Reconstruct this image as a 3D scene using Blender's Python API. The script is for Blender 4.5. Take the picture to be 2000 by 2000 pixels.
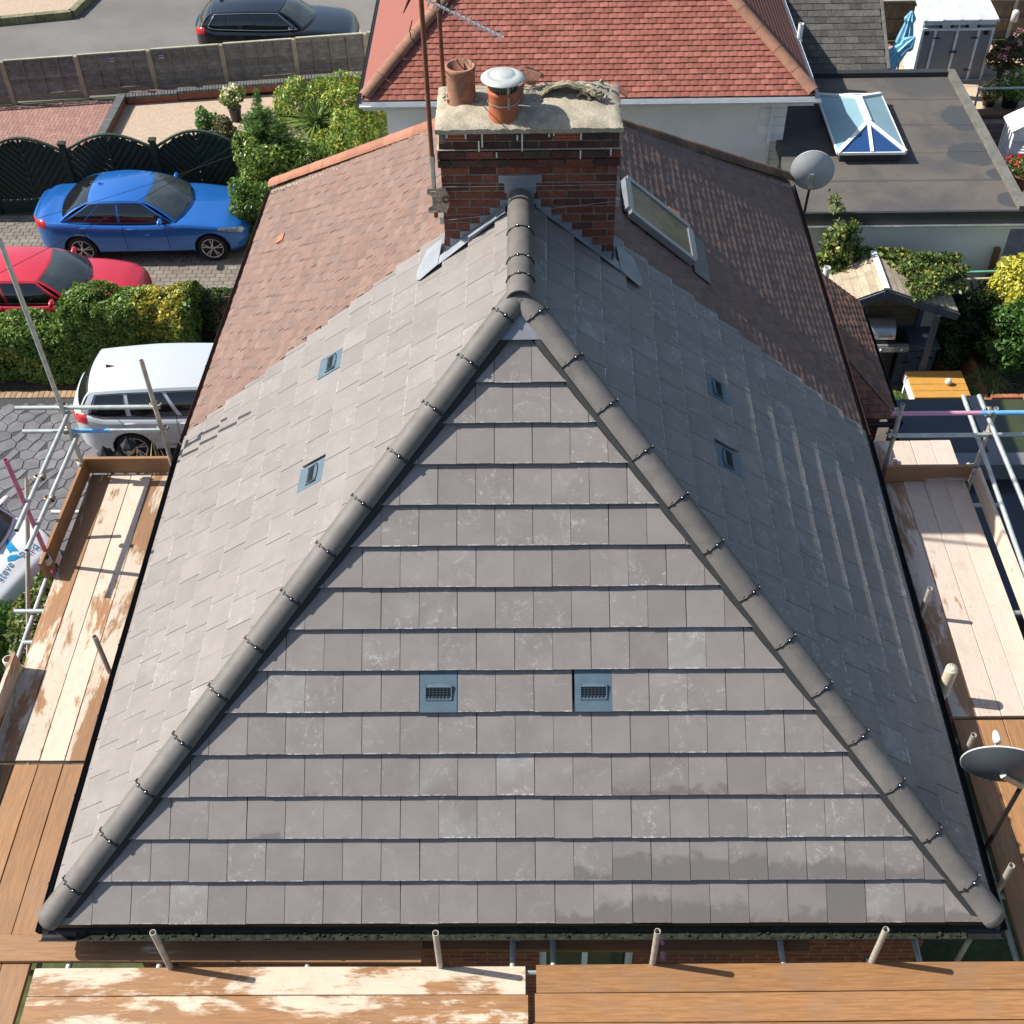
import bpy, math, random
import numpy as np
from mathutils import Vector as V, Matrix
sc = bpy.context.scene
for o in list(bpy.data.objects): bpy.data.objects.remove(o)
col = sc.collection
random.seed(7)
rnd = random.random
def uni(a, b): return a + (b - a) * rnd()
sin, cos, pi, rad = math.sin, math.cos, math.pi, math.radians

# ------------------------------------------------------------------ camera
CAM = np.array([0.0554, -4.3013, 8.9687]); PIT, YAW, ROL, FOC = 0.7978, -0.0201, -0.0218, 2365.3
_f = np.array([cos(PIT)*sin(YAW), cos(PIT)*cos(YAW), -sin(PIT)])
_r = np.array([cos(YAW), -sin(YAW), 0.]); _u = np.cross(_r, _f)
RT = cos(ROL)*_r + sin(ROL)*_u; UP = -sin(ROL)*_r + cos(ROL)*_u; FW = _f
cd = bpy.data.cameras.new('camera'); cam = bpy.data.objects.new('camera', cd); col.objects.link(cam)
cam.matrix_world = Matrix([[RT[i], UP[i], -FW[i], CAM[i]] for i in range(3)] + [[0, 0, 0, 1]])
cd.sensor_fit = 'HORIZONTAL'; cd.angle = 2*math.atan(1000/FOC); cd.clip_start = .1; cd.clip_end = 600
sc.camera = cam
# ------------------------------------------------------------------ sky, sun, exposure
SUN_EL, SUN_AZ = rad(42.1), rad(-9.0)           # light travels towards +x, slightly towards the camera
sd = V((cos(SUN_EL)*cos(SUN_AZ), cos(SUN_EL)*sin(SUN_AZ), -sin(SUN_EL)))
world = bpy.data.worlds.new('World'); sc.world = world; world.use_nodes = True
wn = world.node_tree.nodes; wl = world.node_tree.links
sky = wn.new('ShaderNodeTexSky'); sky.sky_type = 'NISHITA'; sky.sun_disc = False
sky.sun_elevation = SUN_EL; sky.sun_rotation = math.atan2(-sd.x, -sd.y)
sky.air_density = 1.0; sky.dust_density = 1.5; sky.ozone_density = 1.0
wl.new(sky.outputs[0], wn['Background'].inputs[0]); wn['Background'].inputs[1].default_value = .096
sl = bpy.data.lights.new('sun', 'SUN'); sl.energy = 5.0; sl.angle = rad(.55); sl.color = (1, .955, .88)
so = bpy.data.objects.new('sun', sl); col.objects.link(so); so.location = (-20, 2, 30)
so.rotation_euler = sd.to_track_quat('-Z', 'Y').to_euler()
sc.view_settings.view_transform = 'Standard'; sc.view_settings.look = 'None'
sc.view_settings.exposure = .70; sc.view_settings.gamma = 1; sc.view_settings.use_curve_mapping = False
sc.render.engine = 'CYCLES'

# ------------------------------------------------------------------ pixel helpers (photo 2000 px) -> points on planes
def ray(x, y): return FW + RT*(x-1000)/FOC - UP*(y-1000)/FOC
def Z(x, y, z): d = ray(x, y); return V(CAM + d*(z-CAM[2])/d[2])
def YY(x, y, yy): d = ray(x, y); return V(CAM + d*(yy-CAM[1])/d[1])
def XX(x, y, xx): d = ray(x, y); return V(CAM + d*(xx-CAM[0])/d[0])
K = 2000/1932
def D(x, y, z): return Z(x*K, y*K, z)
def DY(x, y, yy): return YY(x*K, y*K, yy)
GZ = -6.0                                       # ground; the eaves of the grey roof are z = 0

# ------------------------------------------------------------------ object helpers
WM = {}
def link(o, parent=None):
    col.objects.link(o); WM[o.name] = o.matrix_basis.copy()
    if parent is not None:
        o.parent = parent; o.matrix_parent_inverse = WM[parent.name].inverted()
    return o
def tag(o, label=None, cat=None, group=None, kind=None):
    if label: o['label'] = label
    if cat: o['category'] = cat
    if group: o['group'] = group
    if kind: o['kind'] = kind
    return o
def thing(name, loc, label, cat, group=None):
    o = bpy.data.objects.new(name, None); o.empty_display_size = .2; o.location = loc
    o.matrix_basis = Matrix.Translation(V(loc)); link(o); return tag(o, label, cat, group)
class MB:
    def __init__(s): s.v = []; s.f = []; s.a = []; s.c = []; s.sm = []; s.mi = []
    def add(s, vs, fs, a=0., c=None, sm=False, mi=0):
        n = len(s.v); s.v += [tuple(p) for p in vs]
        for f in fs: s.f.append(tuple(i+n for i in f)); s.a.append(a); s.c.append(c); s.sm.append(sm); s.mi.append(mi)
        return s
    def box(s, c, d, R=None, **k):
        c = V(c); h = V(d)/2; vs = []
        for x in (-1, 1):
            for y in (-1, 1):
                for z in (-1, 1):
                    p = V((x*h.x, y*h.y, z*h.z)); p = R @ p if R else p; vs.append(c+p)
        return s.add(vs, [(0,1,3,2),(4,6,7,5),(0,4,5,1),(2,3,7,6),(0,2,6,4),(1,5,7,3)], **k)
    def bbx(s, a_, b_, **k): a_ = V(a_); b_ = V(b_); return s.box((a_+b_)/2, [abs(b_[i]-a_[i]) for i in range(3)], **k)
    def bevbox(s, a_, b_, e=.006, **k):              # box with chamfered vertical and top edges
        a_ = V(a_); b_ = V(b_); lo = [min(a_[i], b_[i]) for i in range(3)]; hi = [max(a_[i], b_[i]) for i in range(3)]
        x0,y0,z0 = lo; x1,y1,z1 = hi
        r0 = [(x0,y0,z0),(x1,y0,z0),(x1,y1,z0),(x0,y1,z0)]
        r1 = [(x0,y0,z1-e),(x1,y0,z1-e),(x1,y1,z1-e),(x0,y1,z1-e)]
        r2 = [(x0+e,y0+e,z1),(x1-e,y0+e,z1),(x1-e,y1-e,z1),(x0+e,y1-e,z1)]
        fs = [(3,2,1,0)]+[(i,(i+1)%4,4+(i+1)%4,4+i) for i in range(4)]+[(4+i,4+(i+1)%4,8+(i+1)%4,8+i) for i in range(4)]+[(8,9,10,11)]
        return s.add(r0+r1+r2, fs, **k)
    def bar(s, p0, p1, w, h, up=(0,0,1), **k):     # rectangular bar from p0 to p1
        p0 = V(p0); p1 = V(p1); d = (p1-p0); L = d.length; d.normalize(); up = V(up)
        x = d.cross(up)
        if x.length < 1e-4: x = d.cross(V((0,1,0)))
        x.normalize(); u = x.cross(d)
        R = Matrix((d, x, u)).transposed(); return s.box((p0+p1)/2, (L, w, h), R, **k)
    def tube(s, pts, r, n=10, cap=True, **k):
        pts = [V(p) for p in pts]; rs = r if isinstance(r, (list, tuple)) else [r]*len(pts)
        vs = []; fs = []; px = None
        for i, p in enumerate(pts):
            d = (pts[min(i+1,len(pts)-1)]-pts[max(i-1,0)]).normalized()
            if px is None:
                px = d.cross(V((0,0,1)))
                if px.length < 1e-3: px = V((1,0,0))
            px = (px - d*px.dot(d)).normalized(); py = d.cross(px)
            for j in range(n):
                a = 2*pi*j/n; vs.append(p + (px*cos(a)+py*sin(a))*rs[i])
        for i in range(len(pts)-1):
            for j in range(n): fs.append((i*n+j, i*n+(j+1)%n, (i+1)*n+(j+1)%n, (i+1)*n+j))
        k.setdefault('sm', True); s.add(vs, fs, **k)
        if cap:
            k2 = dict(k); k2['sm'] = False; m = len(pts)-1
            s.add(vs[:n], [tuple(range(n))[::-1]], **k2); s.add(vs[m*n:], [tuple(range(n))], **k2)
        return s
    def pipe(s, p0, p1, r, t=.004, n=14, **k):     # hollow pipe
        p0 = V(p0); p1 = V(p1); d = (p1-p0).normalized()
        x = d.cross(V((0,1,0)))
        if x.length < 1e-3: x = V((1,0,0))
        x.normalize(); y = d.cross(x); vs = []
        for p, rr in ((p0,r),(p1,r),(p1,r-t),(p0,r-t)):
            for j in range(n): a = 2*pi*j/n; vs.append(p+(x*cos(a)+y*sin(a))*rr)
        fs = []
        for q in range(4):
            for j in range(n): fs.append((q*n+j, q*n+(j+1)%n, ((q+1)%4)*n+(j+1)%n, ((q+1)%4)*n+j))
        k.setdefault('sm', False); return s.add(vs, fs, **k)
    def lathe(s, c, prof, n=20, axis=None, **k):   # profile (r, z) about vertical axis through c
        c = V(c); vs = []; fs = []
        if axis is None: ax, ay, az = V((1,0,0)), V((0,1,0)), V((0,0,1))
        else:
            az = V(axis).normalized(); ax = az.cross(V((0,0,1)))
            if ax.length < 1e-3: ax = V((1,0,0))
            ax.normalize(); ay = az.cross(ax)
        for r, z in prof:
            for j in range(n): a = 2*pi*j/n; vs.append(c + ax*(r*cos(a)) + ay*(r*sin(a)) + az*z)
        for i in range(len(prof)-1):
            for j in range(n): fs.append((i*n+j, i*n+(j+1)%n, (i+1)*n+(j+1)%n, (i+1)*n+j))
        k.setdefault('sm', True); return s.add(vs, fs, **k)
    def poly(s, pts, n, t, **k):                   # planar polygon pts extruded by n*t
        pts = [V(p) for p in pts]; n = V(n)*t; m = len(pts); vs = pts+[p+n for p in pts]
        return s.add(vs, [tuple(range(m))[::-1], tuple(range(m, 2*m))]+[(i,(i+1)%m,m+(i+1)%m,m+i) for i in range(m)], **k)
    def mesh(s, name, mats):
        me = bpy.data.meshes.new(name); me.from_pydata(s.v, [], s.f)
        if not isinstance(mats, (list, tuple)): mats = [mats]
        for m in mats: me.materials.append(m)
        if any(s.sm): me.polygons.foreach_set('use_smooth', s.sm)
        if any(s.mi): me.polygons.foreach_set('material_index', s.mi)
        if any(s.a):
            at = me.attributes.new('rnd', 'FLOAT', 'FACE'); at.data.foreach_set('value', s.a)
        if any(c is not None for c in s.c):
            at = me.attributes.new('tint', 'FLOAT_COLOR', 'FACE')
            at.data.foreach_set('color', [x for c in s.c for x in ((c[0],c[1],c[2],1) if c else (1,1,1,1))])
        me.update(); return me
    def build(s, name, mats, parent=None):
        return link(bpy.data.objects.new(name, s.mesh(name, mats)), parent)
def inst(name, me, M, parent=None, color=None):
    o = bpy.data.objects.new(name, me); o.matrix_basis = M
    if color: o.color = color
    return link(o, parent)

# ------------------------------------------------------------------ materials
class NT:
    def __init__(s, name):
        s.m = bpy.data.materials.new(name); s.m.use_nodes = True; s.t = s.m.node_tree; s.b = s.t.nodes['Principled BSDF']
        s.oi = s.n('ShaderNodeObjectInfo'); s.tc = s.n('ShaderNodeTexCoord'); s.rndv = s.oi.outputs['Random']
    def n(s, t): return s.t.nodes.new(t)
    def set(s, sock, v):
        if v is None: return
        if isinstance(v, bpy.types.NodeSocket): s.t.links.new(v, sock)
        elif isinstance(v, (tuple, list)) and len(v) == 3 and sock.type == 'RGBA': sock.default_value = (*v, 1)
        else: sock.default_value = v
    def math(s, op, a, b=None, c=None, clamp=False):
        n = s.n('ShaderNodeMath'); n.operation = op; n.use_clamp = clamp
        for i, v in enumerate((a, b, c)): s.set(n.inputs[i], v)
        return n.outputs[0]
    def vmath(s, op, a, b=None):
        n = s.n('ShaderNodeVectorMath'); n.operation = op; s.set(n.inputs[0], a)
        if op == 'SCALE': s.set(n.inputs['Scale'], b)
        else: s.set(n.inputs[1], b)
        return n.outputs[0]
    def vec(s, scale=(1,1,1), shift=True):
        v = s.tc.outputs['Object']
        if shift:
            k = s.math('MULTIPLY', s.rndv, 91.7); v = s.vmath('ADD', v, k)
        if scale != (1,1,1): v = s.vmath('MULTIPLY', v, scale)
        return v
    def sep(s, v):
        n = s.n('ShaderNodeSeparateXYZ'); s.set(n.inputs[0], v); return n.outputs
    def noise(s, vec, scale, detail=4, rough=.55, dist=0):
        n = s.n('ShaderNodeTexNoise'); s.set(n.inputs['Vector'], vec); n.inputs['Scale'].default_value = scale
        n.inputs['Detail'].default_value = detail; n.inputs['Roughness'].default_value = rough; n.inputs['Distortion'].default_value = dist
        return n.outputs['Fac']
    def vor(s, vec, scale, feat='F1', rndm=1):
        n = s.n('ShaderNodeTexVoronoi'); n.feature = feat; s.set(n.inputs['Vector'], vec); n.inputs['Scale'].default_value = scale
        n.inputs['Randomness'].default_value = rndm; return n
    def step(s, x, a, b):
        n = s.n('ShaderNodeMapRange'); n.interpolation_type = 'SMOOTHSTEP'; s.set(n.inputs[0], x); s.set(n.inputs[1], a); s.set(n.inputs[2], b)
        return n.outputs[0]
    def rng(s, x, a, b, c, d):
        n = s.n('ShaderNodeMapRange'); s.set(n.inputs[0], x)
        for i, v in enumerate((a,b,c,d)): s.set(n.inputs[i+1], v)
        return n.outputs[0]
    def mix(s, f, a, b, mode='MIX'):
        n = s.n('ShaderNodeMix'); n.data_type = 'RGBA'; n.blend_type = mode; s.set(n.inputs[0], f); s.set(n.inputs[6], a); s.set(n.inputs[7], b)
        return n.outputs[2]
    def gain(s, c, f): return s.vmath('SCALE', c, f)
    def attr(s, name):
        n = s.n('ShaderNodeAttribute'); n.attribute_name = name; return n
    def bump(s, h, st, d=.01):
        n = s.n('ShaderNodeBump'); n.inputs['Strength'].default_value = st; n.inputs['Distance'].default_value = d
        s.set(n.inputs['Height'], h); s.t.links.new(n.outputs[0], s.b.inputs['Normal'])
    def done(s, c=None, rough=.8, spec=.4, metal=0, **k):
        s.set(s.b.inputs['Base Color'], c); s.set(s.b.inputs['Roughness'], rough); s.set(s.b.inputs['Specular IOR Level'], spec)
        s.set(s.b.inputs['Metallic'], metal)
        for kk, v in k.items(): s.set(s.b.inputs[kk.replace('_', ' ')], v)
        return s.m
_mc = {}
def mat(name, c1, c2=None, sc=6., rough=.8, spec=.4, metal=0, rv=.0, fine=.12, fsc=90., bump=.0, bsc=60., dirt=0., **k):
    if name in _mc: return _mc[name]
    t = NT(name); v = t.vec(); c2 = c2 or tuple(x*.78 for x in c1)
    f = t.step(t.noise(v, sc, 5, .6), .32, .68); c = t.mix(f, c1, c2)
    g = t.rng(t.noise(v, fsc, 3, .6), .25, .75, 1-fine, 1+fine)
    r = t.math('FRACT', t.math('ADD', t.math('MULTIPLY', t.rndv, 7.3), t.attr('rnd').outputs['Fac']))
    g = t.math('MULTIPLY', g, t.rng(r, 0, 1, 1-rv, 1+rv)); c = t.gain(c, g)
    if dirt:
        c = t.mix(t.math('MULTIPLY', t.step(t.noise(v, sc*.35, 6, .65), .5, .72), dirt), c, tuple(x*.35 for x in c1))
    if bump: t.bump(t.noise(v, bsc, 4, .6), bump, .004)
    _mc[name] = t.done(c, rough, spec, metal, **k); return _mc[name]

def tile_material(name, c1, c2, grow, rough=.55):
    t = NT(name); v = t.vec(); lo = t.sep(t.tc.outputs['Object'])
    colr = t.n('ShaderNodeSeparateColor'); t.t.links.new(t.oi.outputs['Color'], colr.inputs[0])
    damp, scuff = colr.outputs[0], colr.outputs[1]
    c = t.mix(t.step(t.noise(v, 3.2, 4, .6), .3, .7), c1, c2)
    c = t.gain(c, t.rng(t.rndv, 0, 1, .93, 1.07))
    c = t.gain(c, t.rng(t.noise(v, 160, 2, .6), .3, .7, .93, 1.07))
    # faint drag lines and cloudy bloom of dried mortar dust
    bl = t.math('MULTIPLY', t.step(t.noise(v, 7, 5, .7, 1.2), .50, .72), t.step(t.noise(v, 46, 3, .7), .40, .66))
    c = t.mix(t.math('MULTIPLY', bl, t.math('MULTIPLY', scuff, .55)), c, (.50,.49,.49))
    cl = t.step(t.noise(v, 1.7, 3, .6, .6), .5, .75)
    c = t.mix(t.math('MULTIPLY', cl, t.math('MULTIPLY', scuff, .22)), c, (.40,.39,.385))
    ln = t.step(t.noise(t.vmath('MULTIPLY', v, (34, 5, 1)), 2.2, 3, .75, .8), .70, .76)
    c = t.mix(t.math('MULTIPLY', ln, t.math('MULTIPLY', scuff, .55)), c, (.52,.51,.50))
    # pale bruises on the tail edge
    gn = t.sep(t.n('ShaderNodeNewGeometry').outputs['Normal'])
    ed = t.math('MULTIPLY', t.math('MULTIPLY', t.step(lo[1], .011, .003), t.step(gn[2], .3, .5)), t.step(t.noise(v, 22, 3, .7), .47, .6))
    c = t.mix(t.math('MULTIPLY', ed, t.math('MULTIPLY', scuff, .75)), c, (.58,.57,.56))
    # damp patches creeping up from the tail
    h = t.math('DIVIDE', lo[1], .33)
    dm = t.math('SUBTRACT', t.math('ADD', t.noise(v, 7.5, 5, .62, .7), t.math('MULTIPLY', damp, 1.25)), t.math('MULTIPLY', h, .95))
    dm = t.math('MULTIPLY', t.step(dm, .50, .74), t.step(damp, .02, .1))
    c = t.mix(t.math('MULTIPLY', dm, .75), c, tuple(x*.62 for x in c1))
    t.bump(t.math('ADD', t.noise(v, 130, 3, .7), t.math('MULTIPLY', t.noise(v, 9, 2, .5), 1.2)), .25, .0025)
    return t.done(c, t.math('SUBTRACT', rough, t.math('MULTIPLY', dm, .2)), .45)

def board_material():
    t = NT('scaffold_board_wood'); v = t.vec(); lo = t.tc.outputs['Object']
    colr = t.n('ShaderNodeSeparateColor'); t.t.links.new(t.oi.outputs['Color'], colr.inputs[0]); dry, tint = colr.outputs[0], colr.outputs[1]
    k = t.math('MULTIPLY', t.rndv, 91.7); sv = t.vmath('ADD', lo, k)
    gv = t.vmath('MULTIPLY', sv, (1.2, 16, 16))
    gr = t.noise(gv, 3.2, 5, .65, .5)
    wet = t.mix(t.step(gr, .3, .7), (.335,.168,.066), (.215,.105,.042))
    wet = t.mix(t.math('MULTIPLY', t.step(t.noise(v, 2.2, 4, .6), .45, .7), .55), wet, (.24,.145,.085))
    wet = t.mix(t.math('MULTIPLY', tint, .6), wet, (.29,.175,.105))
    dr = t.mix(tint, (.57,.47,.35), (.52,.425,.36))
    dr = t.gain(dr, t.rng(gr, .25, .75, 1.08, .90))
    kn = t.step(t.math('ADD', t.vor(t.vmath('MULTIPLY', sv, (1, 1.6, 0)), 1.6).outputs['Distance'], t.math('MULTIPLY', t.noise(v, 18, 2), .03)), .075, .02)
    pv = t.vmath('MULTIPLY', sv, (.62, 2.0, 1))
    p = t.math('ADD', t.noise(pv, 1.5, 9, .66, .25), t.math('MULTIPLY', t.noise(t.vmath('MULTIPLY', sv, (3, 30, 30)), 2, 2), .10))
    f = t.step(t.math('ADD', p, dry), .965, 1.045)
    gm = t.math('MULTIPLY', t.step(t.noise(v, 5.5, 6, .7, .5), .48, .70), .5)
    dr = t.mix(gm, dr, (.40,.33,.26)); c = t.mix(f, wet, dr); c = t.mix(t.math('MULTIPLY', kn, .72), c, (.14,.08,.045))
    sp = t.step(t.noise(v, 26, 2, .5), .70, .74); c = t.mix(t.math('MULTIPLY', sp, .45), c, (.16,.10,.065))
    c = t.gain(c, t.math('MULTIPLY', t.rng(t.noise(v, 120, 2), .3, .7, .94, 1.06), t.rng(t.rndv, 0, 1, .88, 1.1)))
    t.bump(gr, .35, .003)
    return t.done(c, t.rng(f, 0, 1, .55, .85), .35)

def brick_wall_material(name, axis, c1, c2, mortar, bw=.225, bh=.075):
    t = NT(name); s = t.sep(t.tc.outputs['Object']); cb = t.n('ShaderNodeCombineXYZ')
    t.set(cb.inputs[0], s[axis]); t.set(cb.inputs[1], s[2])
    b = t.n('ShaderNodeTexBrick'); t.t.links.new(cb.outputs[0], b.inputs['Vector']); b.inputs['Scale'].default_value = 1
    b.inputs['Brick Width'].default_value = bw; b.inputs['Row Height'].default_value = bh; b.inputs['Mortar Size'].default_value = .006
    t.set(b.inputs['Color1'], c1); t.set(b.inputs['Color2'], c2); t.set(b.inputs['Mortar'], mortar)
    c = t.gain(b.outputs['Color'], t.rng(t.noise(t.vec(), 12, 4), .3, .7, .75, 1.2))
    t.bump(b.outputs['Fac'], -.5, .006)
    return t.done(c, .9, .2)

def leaf_material(name, sat=1.):
    t = NT(name); c = t.attr('tint').outputs['Color']
    b2 = t.n('ShaderNodeBsdfTranslucent'); t.set(b2.inputs['Color'], c); mx = t.n('ShaderNodeMixShader'); mx.inputs[0].default_value = .28
    t.done(c, .42, .35); out = t.t.nodes['Material Output']
    t.t.links.new(t.b.outputs[0], mx.inputs[1]); t.t.links.new(b2.outputs[0], mx.inputs[2]); t.t.links.new(mx.outputs[0], out.inputs[0])
    return t.m
def glass_material(name, c, rough=.05, alpha=1.):
    t = NT(name); t.done(c, rough, .8); return t.m
LEAF = leaf_material('leaf')
M_TILE = tile_material('grey_concrete_tile', (.200,.180,.168), (.174,.158,.148), .3)
M_HIP = mat('grey_hip_tile', (.140,.128,.119), (.108,.100,.094), 6, .62, .4, rv=.12, fine=.14, bump=.2, bsc=140, dirt=.35)
M_VENT = mat('vent_tile_plastic', (.08,.125,.16), (.066,.105,.138), 8, .5, .5, fine=.25, fsc=220)
M_BLACK = mat('black_plastic', (.012,.012,.013), None, 10, .35, .5)
M_GUT = mat('black_gutter', (.014,.014,.016), (.02,.02,.02), 10, .3, .5)
M_MOSS = mat('gutter_debris', (.04,.044,.03), (.014,.016,.013), 30, .95, .1, fine=.4, fsc=60, bump=.8, bsc=50)
M_LEAD = mat('lead_sheet', (.27,.285,.315), (.20,.215,.24), 5, .5, .5, metal=.25, bump=.2, bsc=14)
M_UNDER = mat('roof_underlay', (.05,.05,.05))
M_STEEL = mat('galvanised_steel', (.46,.49,.48), (.33,.35,.34), 14, .42, .5, metal=.75, fine=.2)
M_STEELD = mat('rusty_coupler_steel', (.40,.38,.34), (.22,.15,.10), 30, .5, .5, metal=.6, fine=.3)
M_POLE = mat('galvanised_scaffold_tube', (.50,.54,.53), (.36,.39,.38), 9, .5, .5, metal=.45, fine=.15, bump=.1, rv=.12)
M_POLER = mat('weathered_scaffold_tube', (.50,.47,.41), (.36,.32,.27), 9, .6, .4, metal=.25, fine=.2, rv=.1)
M_PINK = mat('pink_painted_tube', (.42,.10,.19), (.50,.20,.28), 6, .55, .4, fine=.15)
M_PINK2 = mat('pale_pink_painted_tube', (.56,.26,.42), (.48,.24,.36), 6, .5, .4, fine=.1)
M_BLUE = mat('blue_painted_tube', (.10,.32,.62), (.16,.40,.66), 6, .5, .4, fine=.1)
M_BOARD = board_material()
M_SILV = mat('zinc_screw', (.7,.72,.7), None, 10, .25, .5, metal=.9)
M_TERRA = mat('terracotta_pot', (.40,.12,.055), (.33,.095,.045), 9, .6, .3, fine=.12)
M_TERRAO = mat('weathered_terracotta', (.36,.17,.11), (.22,.125,.09), 12, .85, .2, fine=.25, dirt=.5)
M_MORT = mat('flaunching_mortar', (.40,.35,.27), (.28,.25,.19), 7, .95, .2, fine=.3, fsc=70, bump=1., bsc=45, dirt=.35)
# ================================================================== roofs: shared tile code
PHI = 0.7087; CP, SP, TP = cos(PHI), sin(PHI), math.tan(PHI)
W = 3.72; WR0 = 3.62; PARTY = 5.64; FAR = 10.90; HR = W*TP
class Slope:
    def __init__(s, o, u, v): s.o = V(o); s.u = V(u); s.v = V(v); s.n = s.u.cross(s.v)
    def p(s, a, b, c=0): return s.o + s.u*a + s.v*b + s.n*c
    def M(s, a, b, c=0, da=0): 
        R = Matrix((s.u, s.v, s.n)).transposed().to_4x4()
        return Matrix.Translation(s.p(a, b, c)) @ R @ Matrix.Rotation(da, 4, 'Z')
def clip(poly, planes):                             # planes: (a,b,c) keep a*u+b*v<=c
    for a, b, c in planes:
        out = []
        for i, p in enumerate(poly):
            q = poly[(i+1) % len(poly)]; dp = a*p[0]+b*p[1]-c; dq = a*q[0]+b*q[1]-c
            if dp <= 0: out.append(p)
            if (dp < 0 < dq) or (dq < 0 < dp):
                k = dp/(dp-dq); out.append((p[0]+(q[0]-p[0])*k, p[1]+(q[1]-p[1])*k))
        poly = out
        if len(poly) < 3: return []
    return poly
def area(p): return abs(sum(p[i][0]*p[(i+1)%len(p)][1]-p[(i+1)%len(p)][0]*p[i][1] for i in range(len(p))))/2
SLOT = 0.
def tile_prism(mb, poly, g, t, f=lambda u,v,z:(u,v,z), a=0., mi=0):
    m = len(poly); zb = lambda v: (t+SLOT)*(1-v/g)
    vs = [f(u, v, zb(v)) for u, v in poly]+[f(u, v, zb(v)+t) for u, v in poly]
    mb.add(vs, [tuple(range(m))[::-1], tuple(range(m, 2*m))]+[(i,(i+1)%m,m+(i+1)%m,m+i) for i in range(m)], a=a, mi=mi)
def lay(parent, S, tw, g, L, t, rows, off, planes, mats, umin, umax, keep=None, skip=None, jit=1., color=None, name='tile', gap=.003, camber=0., v0=0.):
    """tiles of a slope: the `keep` nearest ones single objects, the rest one mesh"""
    full = [(0,0),(tw-gap,0),(tw-gap,L),(0,L)]; A0 = area(full); sh = {}
    lst = []
    for k in range(rows):
        i0 = math.floor((umin-off(k))/tw)-1; i1 = math.ceil((umax-off(k))/tw)+1
        for i in range(i0, i1):
            u = off(k)+i*tw; v = v0+k*g
            if skip and skip(u+tw/2, v+g/2, k): continue
            pl = [(a, b, c-a*u-b*v) for a, b, c in planes]; pg = clip(full, pl)
            if not pg or area(pg) < .08*A0: continue
            lst.append((u, v, k, i, pg, area(pg) > .97*A0))
    if keep is not None:
        lst.sort(key=lambda q: (S.p(q[0], q[1])-V(CAM)).length); far = lst[keep:]; lst = lst[:keep]
    for u, v, k, i, pg, fl in lst:
        m = random.choice(range(len(mats))) if len(mats) > 1 else 0
        if fl:
            if m not in sh:
                mb = MB()
                if camber: cambered(mb, tw-gap, L, g, t, camber)
                else: tile_prism(mb, full, g, t)
                sh[m] = mb.mesh(name, mats[m])
            me = sh[m]
        else:
            mb = MB(); tile_prism(mb, pg, g, t); me = mb.mesh(name, mats[m])
        M = S.M(u+uni(-.0012,.0012)*jit, v+uni(-.003,.003)*jit, uni(0,.002)*jit, rad(uni(-.25,.25))*jit)
        inst(name, me, M, parent, color(u, v, k) if color else None)
    if keep is not None and far:
        mb = MB()
        for u, v, k, i, pg, fl in far:
            M = S.M(u+uni(-.002,.002)*jit, v+uni(-.003,.003)*jit, uni(0,.003)*jit, rad(uni(-.35,.35))*jit)
            m = random.choice(range(len(mats)))
            if fl and camber: cambered(mb, tw-gap, L, g, t, camber, lambda a,b,c: M @ V((a,b,c)), rnd(), m)
            else: tile_prism(mb, pg, g, t, lambda a,b,c: M @ V((a,b,c)), rnd(), m)
        o = mb.build(name+'_field', mats, parent); tag(o, kind='stuff')
def cambered(mb, w, L, g, t, h, f=lambda a,b,c:(a,b,c), a=0., mi=0):   # plain tile with a slight crown across
    n = 3; top = []; bot = []
    for j in (0, 1):
        for i in range(n+1):
            x = w*i/n; v = L*j; z = t*(1-v/g)+h*(1-(2*i/n-1)**2)*(1-j); bot.append(f(x,v,z)); top.append(f(x,v,z+t))
    m = n+1; vs = bot+top; B = 2*m; fs = []
    for i in range(n):
        fs += [(B+i,B+i+1,B+m+i+1,B+m+i),(i,i+1,B+i+1,B+i)]
    fs += [(0,B,B+m,m),(m-1,2*m-1,B+2*m-1,B+m-1)]
    mb.add(vs, fs, a=a, mi=mi)
def halfround(mb, p0, p1, up, r, t=.016, a0=-78, a1=78, n=12, r1=None, sm=True, a=0., flat=1., mi=0):
    p0 = V(p0); p1 = V(p1); d = (p1-p0).normalized(); up = V(up); up = (up-d*up.dot(d)).normalized(); x = d.cross(up); r1 = r1 or r
    vs = []
    for p, rr in ((p0, r), (p1, r1)):
        for q in (rr, rr-t):
            for j in range(n+1):
                an = rad(a0+(a1-a0)*j/n); vs.append(p+x*(q*sin(an))+up*(q*cos(an)*flat))
    m = n+1
    fo = [(j, j+1, 2*m+j+1, 2*m+j) for j in range(n)]; fi = [(m+j+1, m+j, 3*m+j, 3*m+j+1) for j in range(n)]
    mb.add(vs, fo+fi, sm=sm, a=a, mi=mi)
    mb.add(vs, [(j+1, j, m+j, m+j+1) for j in range(n)]+[(2*m+j, 2*m+j+1, 3*m+j+1, 3*m+j) for j in range(n)]+[(0,2*m,3*m,m),(n,m+n,3*m+n,2*m+n)], a=a, mi=mi)

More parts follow.
